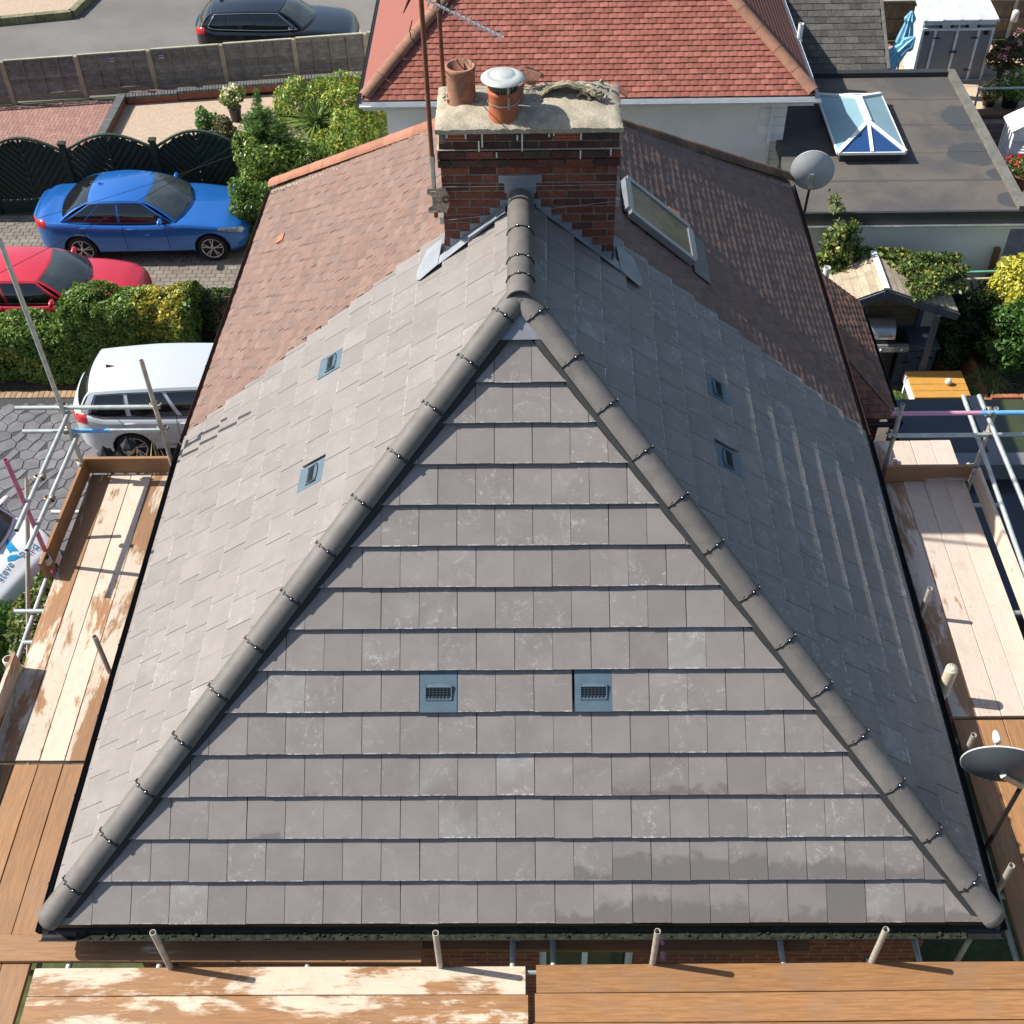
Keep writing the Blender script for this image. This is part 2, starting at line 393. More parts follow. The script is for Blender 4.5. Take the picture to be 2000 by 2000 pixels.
# ================================================================== the house with the new grey roof
house = thing('semi_detached_house', (0, 2.8, GZ), 'brick house with the new grey tiled hip roof in the foreground', 'house')
WX = 3.42
brickF = brick_wall_material('red_brick_wall_x', 0, (.26,.075,.035), (.17,.05,.03), (.20,.16,.13))
brickS = brick_wall_material('red_brick_wall_y', 1, (.26,.075,.035), (.17,.05,.03), (.20,.16,.13))
mb = MB()   # front wall round a window opening
x0, x1, z0, z1 = .12, .95, -2.2, -.72
for a, b, c, d in ((-WX, x0, GZ, -.12), (x1, WX, GZ, -.12), (x0, x1, GZ, z0), (x0, x1, z1, -.12)): mb.bbx((a, .34, c), (b, .56, d))
mb.build('front_wall', brickF, house)
MB().bbx((-WX, .562, GZ), (-WX+.22, PARTY, -.12)).build('side_wall', brickS, house)
MB().bbx((WX-.22, .562, GZ), (WX, PARTY, -.12)).build('side_wall', brickS, house)
wf = MB()
for a, b in (((x0,.42,z0),(x0+.06,.48,z1)),((x1-.06,.42,z0),(x1,.48,z1)),((x0+.06,.42,z1-.06),(x1-.06,.48,z1)),((x0+.06,.42,z0),(x1-.06,.48,z0+.06)),((.50,.42,z0+.06),(.55,.48,z1-.06))): wf.bbx(a, b)
M_UPVC = mat('white_upvc', (.74,.75,.74), (.66,.67,.66), 5, .4, .5, fine=.04)
win = wf.build('window', M_UPVC, house)
M_DARKGLASS = mat('dark_glass', (.02,.026,.03), None, 3, .08, .7, fine=.0)
MB().bbx((x0+.06,.45,z0+.06),(x1-.06,.455,z1-.06)).build('pane', M_DARKGLASS, win)
M_FASC = mat('dark_fascia', (.03,.03,.032), None, 8, .5)
fa = MB(); fa.bbx((-W+.02, .015, -.19), (WR0-.02, .04, -.02)); fa.bbx((-W+.02, .041, -.19), (-W+.045, PARTY, -.02)); fa.bar((WR0-.03, .041, -.105), (W-.03, PARTY, -.105), .025, .17)
fa.bbx((-W+.046,.041,-.185),(WR0-.05,.339,-.17)); fa.bbx((-W+.046,.34,-.185),(-WX-.003,PARTY,-.17)); fa.bbx((WX+.003,.34,-.185),(WR0-.05,PARTY,-.17))
fa.build('fascia', M_FASC, house)
SF = Slope((0,0,0), (1,0,0), (0,CP,SP)); SL = Slope((-W,0,0), (0,-1,0), (CP,0,SP)); WR0 = 3.62; _er = V((W-WR0, PARTY, 0)).normalized(); _dn = V((-_er.y, _er.x, 0)); _ap = V((-WR0, W, HR)); _h = _ap.x*_dn.x+_ap.y*_dn.y; _pr = math.atan2(HR, _h); SR = Slope((WR0,0,0), tuple(_er), tuple(_dn*cos(_pr)+V((0,0,sin(_pr)))))
UA, VA = _ap.dot(SR.u), _ap.dot(SR.v); LS = W/CP
def under(S, poly, parent, name):
    return MB().poly([S.p(u, v, -.006) for u, v in poly], S.n, -.05).build(name, M_UNDER, parent)
rf = under(SF, [(-W,0),(WR0,0),(0,LS)], house, 'front_roof_slope')
rl = under(SL, [(-PARTY,0),(0,0),(-W,LS),(-PARTY,LS)], house, 'left_roof_slope')
rr = under(SR, [(0,0),(PARTY,0),(PARTY,VA),(UA,VA)], house, 'right_roof_slope')
TW, TG, TL, TT = .30, .3247, .40, .025; SLOT = .013
V0 = -.215; vents = {'f': [(-.665, 5), (.55, 5)], 'l': [(-4.81, 8), (-3.275, 8)], 'r': [(4.335, 8), (3.385, 8)]}
X0 = -3.364
def offF(k): return X0+(TW/2 if k % 2 else 0)
def offL(k): return -4.96+(TW/2 if k % 2 else 0)
def offR(k): return 4.185+(TW/2 if k % 2 else 0)
def vskip(lst): return lambda u, v, k: any(k == kk and abs(u-uu) < TW*.5 for uu, kk in lst)
m_ = .035
def colF(u, v, k):
    d = 0
    if k <= 1 and u > .2: d = uni(.25, .55) if rnd() < .75 else .12
    elif k in (2, 3) and rnd() < .15: d = uni(.05,.2)
    elif k == 3 and u > .6: d = .2 if rnd() < .5 else 0
    if k == 0 and abs(u-2.34) < .16: d = 1.0
    return (d, uni(.1, .75) if rnd() < .85 else 1.1, 0, 1)
def colL(u, v, k): return (0, uni(.15, .7), 0, 1)
def colR(u, v, k):
    d = uni(.1,.5) if (u < 1.9 and k < 5 and rnd() < .5) else 0
    return (d, uni(.5, 1.2) if rnd() < .75 else 1.9, 0, 1)
hipF = [(1, CP*WR0/W, WR0-m_), (-1, CP, W-m_)]
lay(rf, SF, TW, TG, TL, TT, 14, offF, hipF, [M_TILE], -W, W, skip=vskip(vents['f']), color=colF, gap=.0045)
def left_planes(k=0): return [(1, CP, -m_+0), (-1, 0, PARTY-.02), (0, 1, LS-.05), (0, -1, 0)]
# on the left slope u=-y: inside means y >= x_plan = v*CP  ->  u + v*CP <= 0 ; chimney bite handled by skip
def chskip(side):
    vs = vskip(vents[side])
    def f(u, v, k):
        y = abs(u); xp = W-v*CP
        return vs(u, v, k) or (y > 5.17 and xp < .62)
    return f
lay(rl, SL, TW, TG, TL, TT, 16, offL, left_planes(), [M_TILE], -PARTY, 0, skip=chskip('l'), color=colL, gap=.005, v0=V0)
lay(rr, SR, TW, TG, TL, TT, 16, offR, [(-1, UA/VA, -m_), (1, 0, PARTY-.02), (0, 1, VA-.05), (0, -1, 0)], [M_TILE], 0, PARTY, skip=chskip('r'), color=colR, gap=.005, v0=V0)
# in-line vent tiles with hooded grilles
def vent(S, u, k, parent, v0=0.):
    M = S.M(u-TW/2, v0+k*TG, .003); q = lambda a, b, c: M @ V((a, b, c))
    mb = MB(); tile_prism(mb, [(.003,-.004),(TW-.006,-.004),(TW-.006,TL),(.003,TL)], TG, TT, q)
    vt = mb.build('vent_tile', M_VENT, parent)
    zt = lambda v: (TT+SLOT)*(1-v/TG)+TT
    g = MB(); cx = TW/2; lo, hi, hw = .10, .195, .098
    # frame with an arched head
    g.add([q(cx-hw-.008,lo-.008,zt(lo)+.012),q(cx+hw+.008,lo-.008,zt(lo)+.012),q(cx+hw+.008,lo,zt(lo)+.012),q(cx-hw-.008,lo,zt(lo)+.012)],[(0,1,2,3)])
    arc = [(cx+hw*1.08*sin(rad(a)), hi+.022*cos(rad(a))-.004) for a in range(-90, 91, 15)]
    for i in range(len(arc)-1):
        p, r = arc[i], arc[i+1]
        g.add([q(p[0],hi-.006,zt(hi)+.001),q(r[0],hi-.006,zt(hi)+.001),q(r[0],r[1],zt(r[1])+.001),q(p[0],p[1],zt(p[1])+.001),
               q(p[0],hi-.006,zt(hi)+.02),q(r[0],hi-.006,zt(hi)+.02),q(r[0],r[1],zt(r[1])+.010),q(p[0],p[1],zt(p[1])+.010)],
              [(4,5,6,7),(2,3,7,6),(0,1,5,4)])
    for sx in (-1, 1): g.box(q(cx+sx*(hw+.004),(lo+hi)/2,zt(.15)+.007),(.008,hi-lo+.02,.014),M.to_3x3())
    g.build('hood', M_VENT, vt)
    b = MB(); b.box(q(cx,(lo+hi)/2-.002,zt(.145)+.001),(2*hw,hi-lo,.004),M.to_3x3()); 
    b.build('opening', M_BLACK, vt)
    r = MB()
    for i in range(1, 7): r.box(q(cx-hw+2*hw*i/7,(lo+hi)/2,zt(.145)+.008),(.004,hi-lo,.006),M.to_3x3())
    for i in range(1, 5): r.box(q(cx,lo+(hi-lo)*i/5,zt(.145)+.0085),(2*hw,.004,.004),M.to_3x3())
    r.build('grille', mat('vent_grille', (.03,.045,.055)), vt)
for u, k in vents['f']: vent(SF, u, k, rf)
for u, k in vents['l']: vent(SL, u, k, rl, V0)
for u, k in vents['r']: vent(SR, u, k, rr, V0)
# hip and ridge tiles with union clips
def clipring(parent, c, d, up, r):
    d = V(d).normalized(); up = V(up); up = (up-d*up.dot(d)).normalized(); x = d.cross(up); mb = MB(); sc_ = MB()
    pts = [c+(x*sin(rad(a))+up*cos(rad(a)))*(r+.002) for a in range(-80, 81, 10)]
    mb.tube(pts, .0065, 6)
    for a in (-50, -8, 34, 66):
        o = c+(x*sin(rad(a+uni(-4,4)))+up*cos(rad(a)))*(r+.004); t_ = (x*cos(rad(a))-up*sin(rad(a)))
        nn = (x*sin(rad(a))+up*cos(rad(a)))
        for w_ in (d*.016+t_*.008, d*.016-t_*.008, t_*.017): mb.bar(o-w_, o+w_, .006, .007, nn)
        if a in (-8, 34): sc_.lathe(o+nn*.004, [(.0,.006),(.006,.005),(.007,0)], 8, axis=nn)
    k = mb.build('union_clip', M_BLACK, parent); sc_.build('screw', M_SILV, k) if parent is house else None
def hipline(p0, p1, n, r, parent, seg=None, closed_first=False, lift=.0, matl=None, name='hip_tile', clips=True, gapl=.008):
    p0 = V(p0); p1 = V(p1); d = (p1-p0); L = d.length; d.normalize(); up = V((0,0,1)); up = (up-d*up.dot(d)).normalized()
    seg = seg or [i/n for i in range(n+1)]
    for i in range(len(seg)-1):
        a = p0+d*(L*seg[i]+gapl/2)+up*lift; b = p0+d*(L*seg[i+1]-gapl/2)+up*lift
        side = d.cross(up); a = a+side*uni(-.004,.004)+up*uni(-.002,.003)
        mb = MB(); halfround(mb, a, b, up, r, r1=r*.985)
        if i == 0 and closed_first:      # rounded block end
            vs = []; rings = 5; nn = 12
            for q in range(rings+1):
                th = rad(90*q/rings); rr_ = r*cos(th); back = -d*(r*.75*sin(th))
                for j in range(nn+1):
                    an = rad(-78+156*j/nn); vs.append(a+back+(side*sin(an)+up*cos(an))*max(rr_, .001))
            fs = [(q*(nn+1)+j+1, q*(nn+1)+j, (q+1)*(nn+1)+j, (q+1)*(nn+1)+j+1) for q in range(rings) for j in range(nn)]
            mb.add(vs, fs, sm=True)
        mb.build(name, matl or M_HIP, parent)
        if clips and i > 0: clipring(parent, p0+d*L*seg[i]+up*lift, d, up, r)
HRAD = .116
AP = V((0, W, HR))
for sx in (-1, 1):
    WS = W if sx < 0 else WR0; c0 = V((sx*(WS-.03), .03, .005)); dd = (AP-c0).normalized()
    hipline(c0, AP-dd*.01, 13, HRAD, house, seg=[0,.052]+[.052+.948*i/12.4 for i in range(1,13)]+[1.0], closed_first=True, lift=.026)
    s_ = MB()       # dry hip roll seen as a dark strip either side
    for S, sg in ((SF, 1), (SL if sx < 0 else SR, -1)):
        q0 = []
        for v in (.05, LS-.12):
            if S is SF: q0 += [S.p(sx*(WS-v*CP*WS/W-.148), v, .062), S.p(sx*(WS-v*CP*WS/W-.10), v, .072)]
            else:
                y0 = v*CP if S is SL else v*UA/VA; sgn = -1 if S is SL else 1
                q0 += [S.p(sgn*(y0+.148), v, .062), S.p(sgn*(y0+.10), v, .072)]
        s_.add(q0+[p-V((0,0,.03)) for p in q0], [(0,1,3,2),(4,6,7,5),(0,2,6,4)])
    s_.build('hip_roll', mat('hip_roll', (.022,.024,.026), None, 40, .7, fine=.4), house)
hipline(V((0, W-.10, HR+.012)), V((0, 5.16, HR+.004)), 4, HRAD, house, seg=[0,.16,.33,.61,1], lift=.03, name='ridge_tile')
MB().poly([SF.p(-.26,LS-.34,.068),SF.p(.26,LS-.34,.068),SF.p(0,LS-.02,.068)], SF.n, .004).build('lead_saddle', M_LEAD, house)
# gutters (black half round) and debris
def gutter(p0, p1, parent, r=.055, m=M_GUT, out=V((0,-1,0)), br=.8, name='gutter'):
    mb = MB(); halfround(mb, p0, p1, (0,0,-1), r, .004, -90, 90, 10)
    g = mb.build(name, m, parent); p0 = V(p0); p1 = V(p1); L = (p1-p0).length; n = max(1, int(L/br)); b = MB()
    d = (p1-p0).normalized()
    for i in range(n):
        c = p0+(p1-p0)*((i+.5)/n); halfround(b, c-d*.012, c+d*.012, (0,0,-1), r+.006, .005, -90, 90, 8)
    b.build('bracket', m, g); return g
gz = -.052
gutter((-W-.07, -.075, gz), (WR0+.07, -.075, gz), house); gutter((-W-.062, -.05, gz), (-W-.062, PARTY-.02, gz), house); gutter((WR0+.062, -.05, gz), (W+.062, PARTY-.02, gz), house)
mb = MB(); N = 70
for i in range(N):
    x = -W+.3+i*(2*W-.6)/N
    for j in range(3 if sin(i*.37)+sin(i*.11+1) > .1 else 1):
        s_ = uni(.006,.014); mb.box((x+uni(-.05,.05), -.08+uni(-.03,.03), gz-.036+uni(0,.012)), (s_*2,s_*1.4,s_), Matrix.Rotation(uni(0,3),3,'Z'), a=rnd())
mb.bbx((-W+.2,-.11,gz-.05),(WR0-.2,-.04,gz-.036))
tag(mb.build('gutter_debris', M_MOSS, house), kind='stuff')

# ------------------------------------------------------------------ chimney
YF, YB = 5.18, 5.90; CX0, CX1 = -.695, .85
ch = MB().bbx((CX0+.005, YF+.005, 1.6), (CX1-.005, YB-.005, 3.86)).build('chimney', mat('brick_mortar', (.25,.22,.18), (.14,.13,.115), 20, .95, .1, fine=.3, bump=.5, bsc=80), house)
M_BR = [mat('chimney_brick_'+n, c, c2, 14, .9, .2, rv=.22, fine=.28, fsc=120, bump=.5, bsc=90, dirt=.45) for n, c, c2 in (('red', (.195,.068,.044), (.14,.05,.035)), ('plum', (.115,.045,.036), (.075,.034,.03)), ('sooty', (.05,.04,.034), (.085,.045,.036)))]
BW_, BH_ = .2455, .0795
bms = {}
def brick(x0, x1, y0, y1, z0, m, wall='brick'):
    key = (round(x1-x0,3), round(y1-y0,3), m)
    if key not in bms:
        b = MB(); b.bevbox((0,0,0),(x1-x0, y1-y0, BH_-.014), .004); bms[key] = b.mesh('brick', M_BR[m])
    inst('brick', bms[key], Matrix.Translation((x0+uni(-.0015,.0015), y0+uni(-.002,.002), z0)), ch)
for r in range(20):
    z0 = 3.865-BH_*(r+1); cor = .022 if r in (2, 3) else 0
    if r in (0, 1): cor = .004
    xa, xb = CX0-cor, CX1+cor; off = BW_*(.5 if r % 2 else 1.0)
    xs = [xa]; x = xa+off*1.0
    while x < xb-.04: xs.append(x); x += BW_
    xs.append(xb)
    for i in range(len(xs)-1):
        if xs[i+1]-xs[i] < .05: continue
        if r == 0 and i in (0, 4) : continue            # air bricks sit here
        m = random.choice((0,0,0,1,1)); m = random.choice((1,2,2)) if r < 4 and rnd() < .75 else m
        for (ya, yb) in ((YF-cor, YF-cor+.10), (YB+cor-.10, YB+cor)):
            brick(xs[i]+.006, xs[i+1]-.007, ya, yb, z0, m)
    for xx in (xa, xb-.10):
        n = 2
        for j in range(n):
            y0 = YF-cor+.102+(YB-YF+2*cor-.204)*j/n; brick(xx, xx+.10, y0+.004, y0+(YB-YF+2*cor-.204)/n-.004, z0, random.choice((0,1)))
    if r == 0:
        for i in (0, 4):
            ab = MB(); xa_, xb_ = xs[i]+.06*(i == 0)+.01, xs[i+1]-.012; ab.bbx((xa_, YF-.006, z0), (xb_, YF+.09, z0+BH_-.012))
            a_ = ab.build('air_brick', M_TERRA, ch); hl = MB(); nx = 9
            for ii in range(nx):
                for jj in (0, 1): hl.box((xa_+(xb_-xa_)*(ii+.5)/nx, YF-.007, z0+.018+jj*.028), (.011,.004,.014))
            hl.build('hole', M_BLACK, a_)
# corbel ledge mortar, slab and flaunching
sl_ = MB(); sl_.bbx((CX0-.02, YF-.02, 3.705), (CX1+.02, YB+.02, 3.712)); sl_.build('ledge', M_MORT, ch)
sb = MB(); nx, ny = 46, 20; vs = []
random.seed(11)
for j in range(ny+1):
    for i in range(nx+1):
        x = CX0-.025+(CX1-CX0+.05)*i/nx; y = YF-.03+(YB-YF+.05)*j/ny
        ex = min(i, nx-i)/nx; ey = min(j, ny-j)/ny
        z = 3.925+.05*min(1, ex*7)*min(1, ey*4)+uni(-.006,.006)
        if i > nx*.55 and j > ny*.45: z += .035*sin(pi*(i/nx-.55)/.45)*min(1,(j/ny-.45)*4)+uni(-.008,.012)
        if i in (0, nx) or j in (0, ny): z -= .012+uni(0,.012)
        vs.append((x+uni(-.004,.004), y+uni(-.004,.004), z))
fs = [(j*(nx+1)+i, j*(nx+1)+i+1, (j+1)*(nx+1)+i+1, (j+1)*(nx+1)+i) for j in range(ny) for i in range(nx)]
sb.add(vs, fs, sm=True)
ring = [j for j in range(nx+1)]+[(j)*(nx+1)+nx for j in range(1,ny+1)]+[ny*(nx+1)+i for i in range(nx-1,-1,-1)]+[j*(nx+1) for j in range(ny-1,0,-1)]
n0 = len(vs); vb = [(vs[q][0], vs[q][1], 3.865) for q in ring]; m = len(ring)
sb.add([vs[q] for q in ring]+vb, [(i, m+i, m+(i+1)%m, (i+1)%m) for i in range(m)]+[tuple(range(m, 2*m))])
slab = sb.build('flaunching', M_MORT, ch)
# curled sheet of loose render and rubble on the right of the slab
ck = MB(); n1 = 12
for (xa, ya, ln, wd, hh, az) in ((.20,5.62,.42,.17,.10,-8),(.50,5.56,.22,.12,.05,-20)):
    vs = []
    for j in range(n1+1):
        s_ = j/n1; 
        for i in range(4):
            x = (s_-.5)*ln; y = (i/3-.5)*wd; z = hh*sin(pi*s_)*(1-.55*i/3)+uni(-.006,.006)
            vs.append(V((xa+ln/2, ya, 3.985))+Matrix.Rotation(rad(az),3,'Z') @ V((x+uni(-.008,.008), y+uni(-.01,.01), z)))
    k = [v+V((0,0,.022)) for v in vs]; q = len(vs); fs = []
    for j in range(n1):
        for i in range(3):
            a_ = j*4+i; fs += [(a_,a_+4,a_+5,a_+1),(q+a_,q+a_+1,q+a_+5,q+a_+4)]
    for j in range(n1): fs += [(j*4,q+j*4,q+j*4+4,j*4+4),(j*4+3,j*4+7,q+j*4+7,q+j*4+3)]
    ck.add(vs+k, fs)
ck.build('loose_render', mat('lichen_render', (.30,.26,.17), (.17,.155,.10), 16, .95, .1, fine=.35, bump=1, bsc=60), ch)
rb = MB()
for i in range(60):
    x = random.choice((uni(-.66,-.60),uni(.05,.8),uni(-.5,.0))); y = uni(5.5,5.82) if x > 0 else uni(5.52,5.62); s_ = uni(.012,.03)
    rb.box((x,y,3.985+s_*.3),(s_,s_*1.2,s_*.8),Matrix.Rotation(uni(0,3),3,(uni(-1,1),uni(-1,1),1)))
tag(rb.build('rubble', M_MORT, ch), kind='stuff')
def pot(x, y, z, r, h, m, name='chimney_pot'):
    p = MB(); p.lathe((x,y,z), [(r*1.06,-.03),(r*1.04,0),(r*.98,.03),(r*.97,h-.05),(r*1.04,h-.03),(r*1.05,h),(r*.86,h),(r*.84,h-.25),(0,h-.26)], 28); return p.build(name, m, ch)
p1 = Z(800+325*.3106, 50+480*.3106, 3.99); p2 = Z(800+590*.3106, 50+580*.3106, 3.98)
pot(p1.x, p1.y+.1, 3.97, .125, .30, M_TERRAO)
q2 = pot(p2.x, p2.y+.11, 3.95, .128, .24, M_TERRA)
cx, cy = p2.x, p2.y+.11
cw = MB(); cw.lathe((cx,cy,4.19), [(.098,-.02),(.098,.085)], 24); cowl = cw.build('cowl_mesh', mat('cowl_mesh', (.10,.10,.10), None, 90, .5, metal=.5), q2)
cb = MB()
for i in range(28):
    a = 2*pi*i/28; cb.tube([(cx+.101*cos(a),cy+.101*sin(a),4.17),(cx+.101*cos(a),cy+.101*sin(a),4.275)], .0025, 4)
for i in range(3):
    a = rad(-70+120*i); cb.bar((cx+.136*cos(a),cy+.136*sin(a),4.06),(cx+.125*cos(a),cy+.125*sin(a),4.28),.022,.003,(cos(a),sin(a),0))
cb.lathe((cx,cy,4.085), [(.134,-.006),(.137,0),(.134,.006)], 24)
cb.build('cowl_cage', M_STEEL, q2)
M_COWL = mat('cowl_aluminium', (.60,.62,.58), (.52,.54,.50), 6, .38, .5, metal=.35, fine=.06)
cp = MB(); cp.lathe((cx,cy,4.275), [(0,.062),(.05,.058),(.10,.045),(.112,.034),(.120,.040),(.185,.012),(.187,.004),(.180,.006),(.09,.03),(0,.035)], 36)
cp.build('cowl_cap', M_COWL, q2)
pot(cx+.07, cy+.24, 3.93, .105, .20, M_TERRAO)
MB().lathe(AP+V((0,-.02,-.02)), [(.13,0),(.125,.05),(.10,.10),(.06,.13),(0,.145)], 20).build('hip_apex_cap', M_HIP, house)
hp = MB(); halfround(hp, (cx+.30,5.78,3.99), (cx+.17,5.84,4.03), (0,0,1), .10, .016); hp.build('capped_pot', M_TERRAO, ch)
# lead flashings: stepped pieces up the chimney face, aprons on the tiles
lf = MB(); yl = YF-.012
for sx in (-1, 1):
    xe = CX0 if sx < 0 else CX1
    for r in range(20):
        zt_ = 3.865-BH_*(r+1)+BH_; zb_ = zt_-BH_
        # roof height at x: HR - |x|*TP
        xin = max(0, (HR+.07-zt_)/TP); xout = min(abs(xe), (HR+.17-zb_)/TP+.0)
        xa_ = max(0.0, (HR+.02-zt_)/TP-.02)
        hi_ = HR+.21
        if zb_ > hi_ or zt_ < HR-abs(xe)*TP-.02: continue
        a = sx*max(.0, (HR-.0-zt_)/TP-.06); b = sx*min(abs(xe)-.004, max((HR+.155-zb_)/TP-.045, .12 if zb_ < HR+.13 else .19))
        if abs(b) <= abs(a): continue
        lf.bbx((a, yl, zb_-.004), (b, yl+.011, zt_-.008))
lf.bbx((-.14, yl-.002, HR+.10), (.14, yl+.010, HR+.225))
lf.build('step_flashing', M_LEAD, ch)
la = MB()
for S, sg, xe in ((SL, -1, CX0), (SR, 1, CX1)):
    v0 = (W-abs(xe)-.17)/CP; v1 = (W-.09)/CP
    la.poly([S.p(sg*(YF-.13), v0, .066), S.p(sg*(YF+.0), v0, .066), S.p(sg*(YF+.0), v1, .066), S.p(sg*(YF-.13), v1, .066)][::-1 if sg < 0 else 1], S.n, .004)
    vt_ = (W-abs(xe)+.01)/CP
    la.poly([S.p(sg*(YF-.16), v0-.03, .072), S.p(sg*(YF-.12), v0-.075, .072), S.p(sg*(YF+.02), v0-.08, .072), S.p(sg*(YF+.26), v0+.03, .072), S.p(sg*(YF+.26), vt_, .072), S.p(sg*(YF-.13), vt_-.04, .072)][::-1 if sg < 0 else 1], S.n, .004)
    la.bbx((xe-.004 if sg < 0 else xe+.001, YF-.004, HR-abs(xe)*TP-.05), (xe-.001 if sg < 0 else xe+.004, YB, HR-abs(xe)*TP+.22))
la.build('lead_apron', mat('lead_apron', (.27,.285,.315), (.20,.215,.24), 4, .5, .5, metal=.15, bump=.25, bsc=9), ch)
dr = MB()    # white droppings and drips down the brickwork
for x, z, l in ((-.32,3.86,.12),(-.35,3.80,.10),(.02,3.86,.16),(-.02,3.85,.05),(.25,3.86,.03),(.52,3.86,.06),(.52,3.70,.08),(.78,3.72,.07),(-.2,3.69,.05),(-.62,3.87,.04),(-.46,3.87,.05),(.29,3.87,.03)):
    dr.bbx((x-.006, YF-.0275, z-l), (x+.006, YF-.0255, z))
dr.build('dropping', mat('chalky_white', (.7,.7,.68)), ch)
wr = MB()
wr.tube([(CX0-.02,YF-.02,3.36),(CX1+.02,YF-.02,3.365)], .003, 5); wr.tube([(CX0-.01,YF-.02,3.02),(.0,YF-.016,3.10),(CX1,YF-.02,3.20)], .0025, 5)
for x, z in ((CX0-.01,3.03),(CX1+.01,3.36),(CX1+.01,3.19)): wr.box((x,YF-.015,z),(.035,.05,.07))
wr.build('lashing_wire', M_STEEL, ch)

SLOT = 0.
# ------------------------------------------------------------------ attached neighbour with the old brown roof
nb = thing('attached_neighbour_house', (0, 8.4, GZ), 'attached half of the pair with the old brown plain tiled roof', 'house')
mb = MB(); mb.bbx((-WX+.2, PARTY+.004, GZ), (-WX+.42, FAR-.34, -.12)); mb.bbx((WX-.22, PARTY+.004, GZ), (WX, FAR-.34, -.12)); mb.build('side_wall', brickS, nb)
MB().bbx((-WX+.422, FAR-.56, GZ), (WX-.222, FAR-.34, -.12)).build('rear_wall', brickF, nb)
BR = [mat('old_tile_'+n, c, c2, 18, .9, .2, rv=.09, fine=.20, fsc=110, bump=.3, bsc=90, dirt=.22) for n, c, c2 in (
    ('brown', (.200,.130,.106), (.172,.110,.090)), ('dusty', (.210,.143,.118), (.184,.121,.099)), ('grey', (.188,.132,.112), (.163,.110,.094)))]
M_OLDO = mat('orange_replacement_tile', (.40,.155,.09), (.34,.13,.08), 9, .85, fine=.2)
PG, PW = .105, .166
LFX = -3.50; _e = V((LFX+W, FAR-PARTY, 0)).normalized(); NLEN = V((LFX+W, FAR-PARTY, 0)).length; SLB = Slope((-W,PARTY,0), tuple(-_e), (CP*_e.y,-CP*_e.x,SP)); SRB = Slope((W,0,0), (0,1,0), (-CP,0,SP))
HA = -LFX*TP; A2 = V((0, FAR+LFX, HA)); A2v = (A2-SLB.o).dot(SLB.v); A2u = (A2-SLB.o).dot(SLB.u)
bl = under(SLB, [(-NLEN,0),(0,0),(-_e.x/_e.y*LS*CP*0+.19,LS),(A2u,A2v)], nb, 'left_roof_slope')
br_ = under(SRB, [(PARTY,0),(FAR,0),(A2.y,LS-.22),(PARTY,LS)], nb, 'right_roof_slope')
def skL(u, v, k): p = SLB.p(u,v); return (p.y < YB+.06 and p.x > -.72) or p.y < PARTY+.03
SKY = (1.04, 1.74, 6.34, 6.98)                      # roof window: x range, y range
def skR(u, v, k):
    xp = W-v*CP; return (u < YB+.06 and xp < .86) or (SKY[0]-.02 < xp < SKY[1]+.02 and SKY[2]-.02 < u < SKY[3]+.02)
rows_ = int(LS/PG)
def offp(k): return (PW/2 if k % 2 else 0)+uni(-.001,.001)
lay(bl, SLB, PW, PG, .165, .0105, rows_, offp, [(-(A2v),(A2u+NLEN),A2v*NLEN-.03*A2v),(0,1,LS-.06)], BR, -NLEN, .3, keep=150, skip=skL, jit=2.0, name='plain_tile', gap=.004, camber=.004)
lay(br_, SRB, PW, PG, .165, .0085, rows_, offp, [(-1,0,-PARTY-.01),(1,(FAR-A2.y)/LS,FAR-.02),(0,1,LS-.06)], BR, PARTY, FAR, keep=150, skip=skR, jit=1.4, name='plain_tile', gap=.004, camber=.0015)
MB().poly([(LFX,FAR,-.03),(0,A2.y,HA-.03),(W,FAR,-.03)], (0,SP,CP), .04).build('rear_roof_slope', BR[0], nb)
# patched courses next to the party line: lime-smeared edge
M_ORIDGE = mat('orange_clay_ridge', (.34,.155,.10), (.28,.125,.085), 5, .8, .25, rv=.10, fine=.15, dirt=.25)
M_DRIDGE = mat('dark_mossy_ridge', (.20,.105,.07), (.095,.075,.055), 7, .9, .2, rv=.2, fine=.25, dirt=.6)
for sx, mt in ((-1, M_ORIDGE), (1, M_DRIDGE)):
    hipline(V((LFX+.02 if sx < 0 else W-.02, FAR-.02, .02)), A2+V((0,0,.03)), 18, .118, nb, lift=.0, matl=mt, clips=False, gapl=.004)
    bd = MB(); nseg = 60; c0 = V((LFX+.03 if sx < 0 else W-.05, FAR-.05, 0)); 
    for i in range(nseg):
        p = c0+(A2-c0)*((i+.5)/nseg); S = SLB if sx < 0 else SRB
        bd.box(p-V((0,.16+uni(0,.03),-.03)), (.12,.05+uni(0,.03),.03), Matrix.Rotation(uni(-.3,.3),3,'Z'))
    bd.build('hip_bedding', M_MORT, nb)
hipline(V((0,YB+.01,HR)), A2+V((0,0,.03)), 4, .118, nb, lift=.045, matl=M_DRIDGE, name='ridge_tile', clips=False, gapl=.004)
M_BGUT = mat('brown_gutter', (.045,.022,.018), None, 8, .5)
gutter((W+.055, PARTY, gz), (W+.055, FAR, gz), nb, r=.05, m=M_BGUT); gutter((-W-.055, PARTY, gz), (LFX-.055, FAR, gz), nb, r=.05, m=M_BGUT)
bg = MB(); bg.bar((-W+.005,PARTY+.05,-.085),(LFX+.005,FAR,-.085),.03,.15); bg.bbx((W-.02,PARTY+.05,-.16),(W+.01,FAR,-.01)); bg.build('fascia', mat('bare_timber_fascia', (.24,.13,.08), (.16,.085,.055), 8), nb)
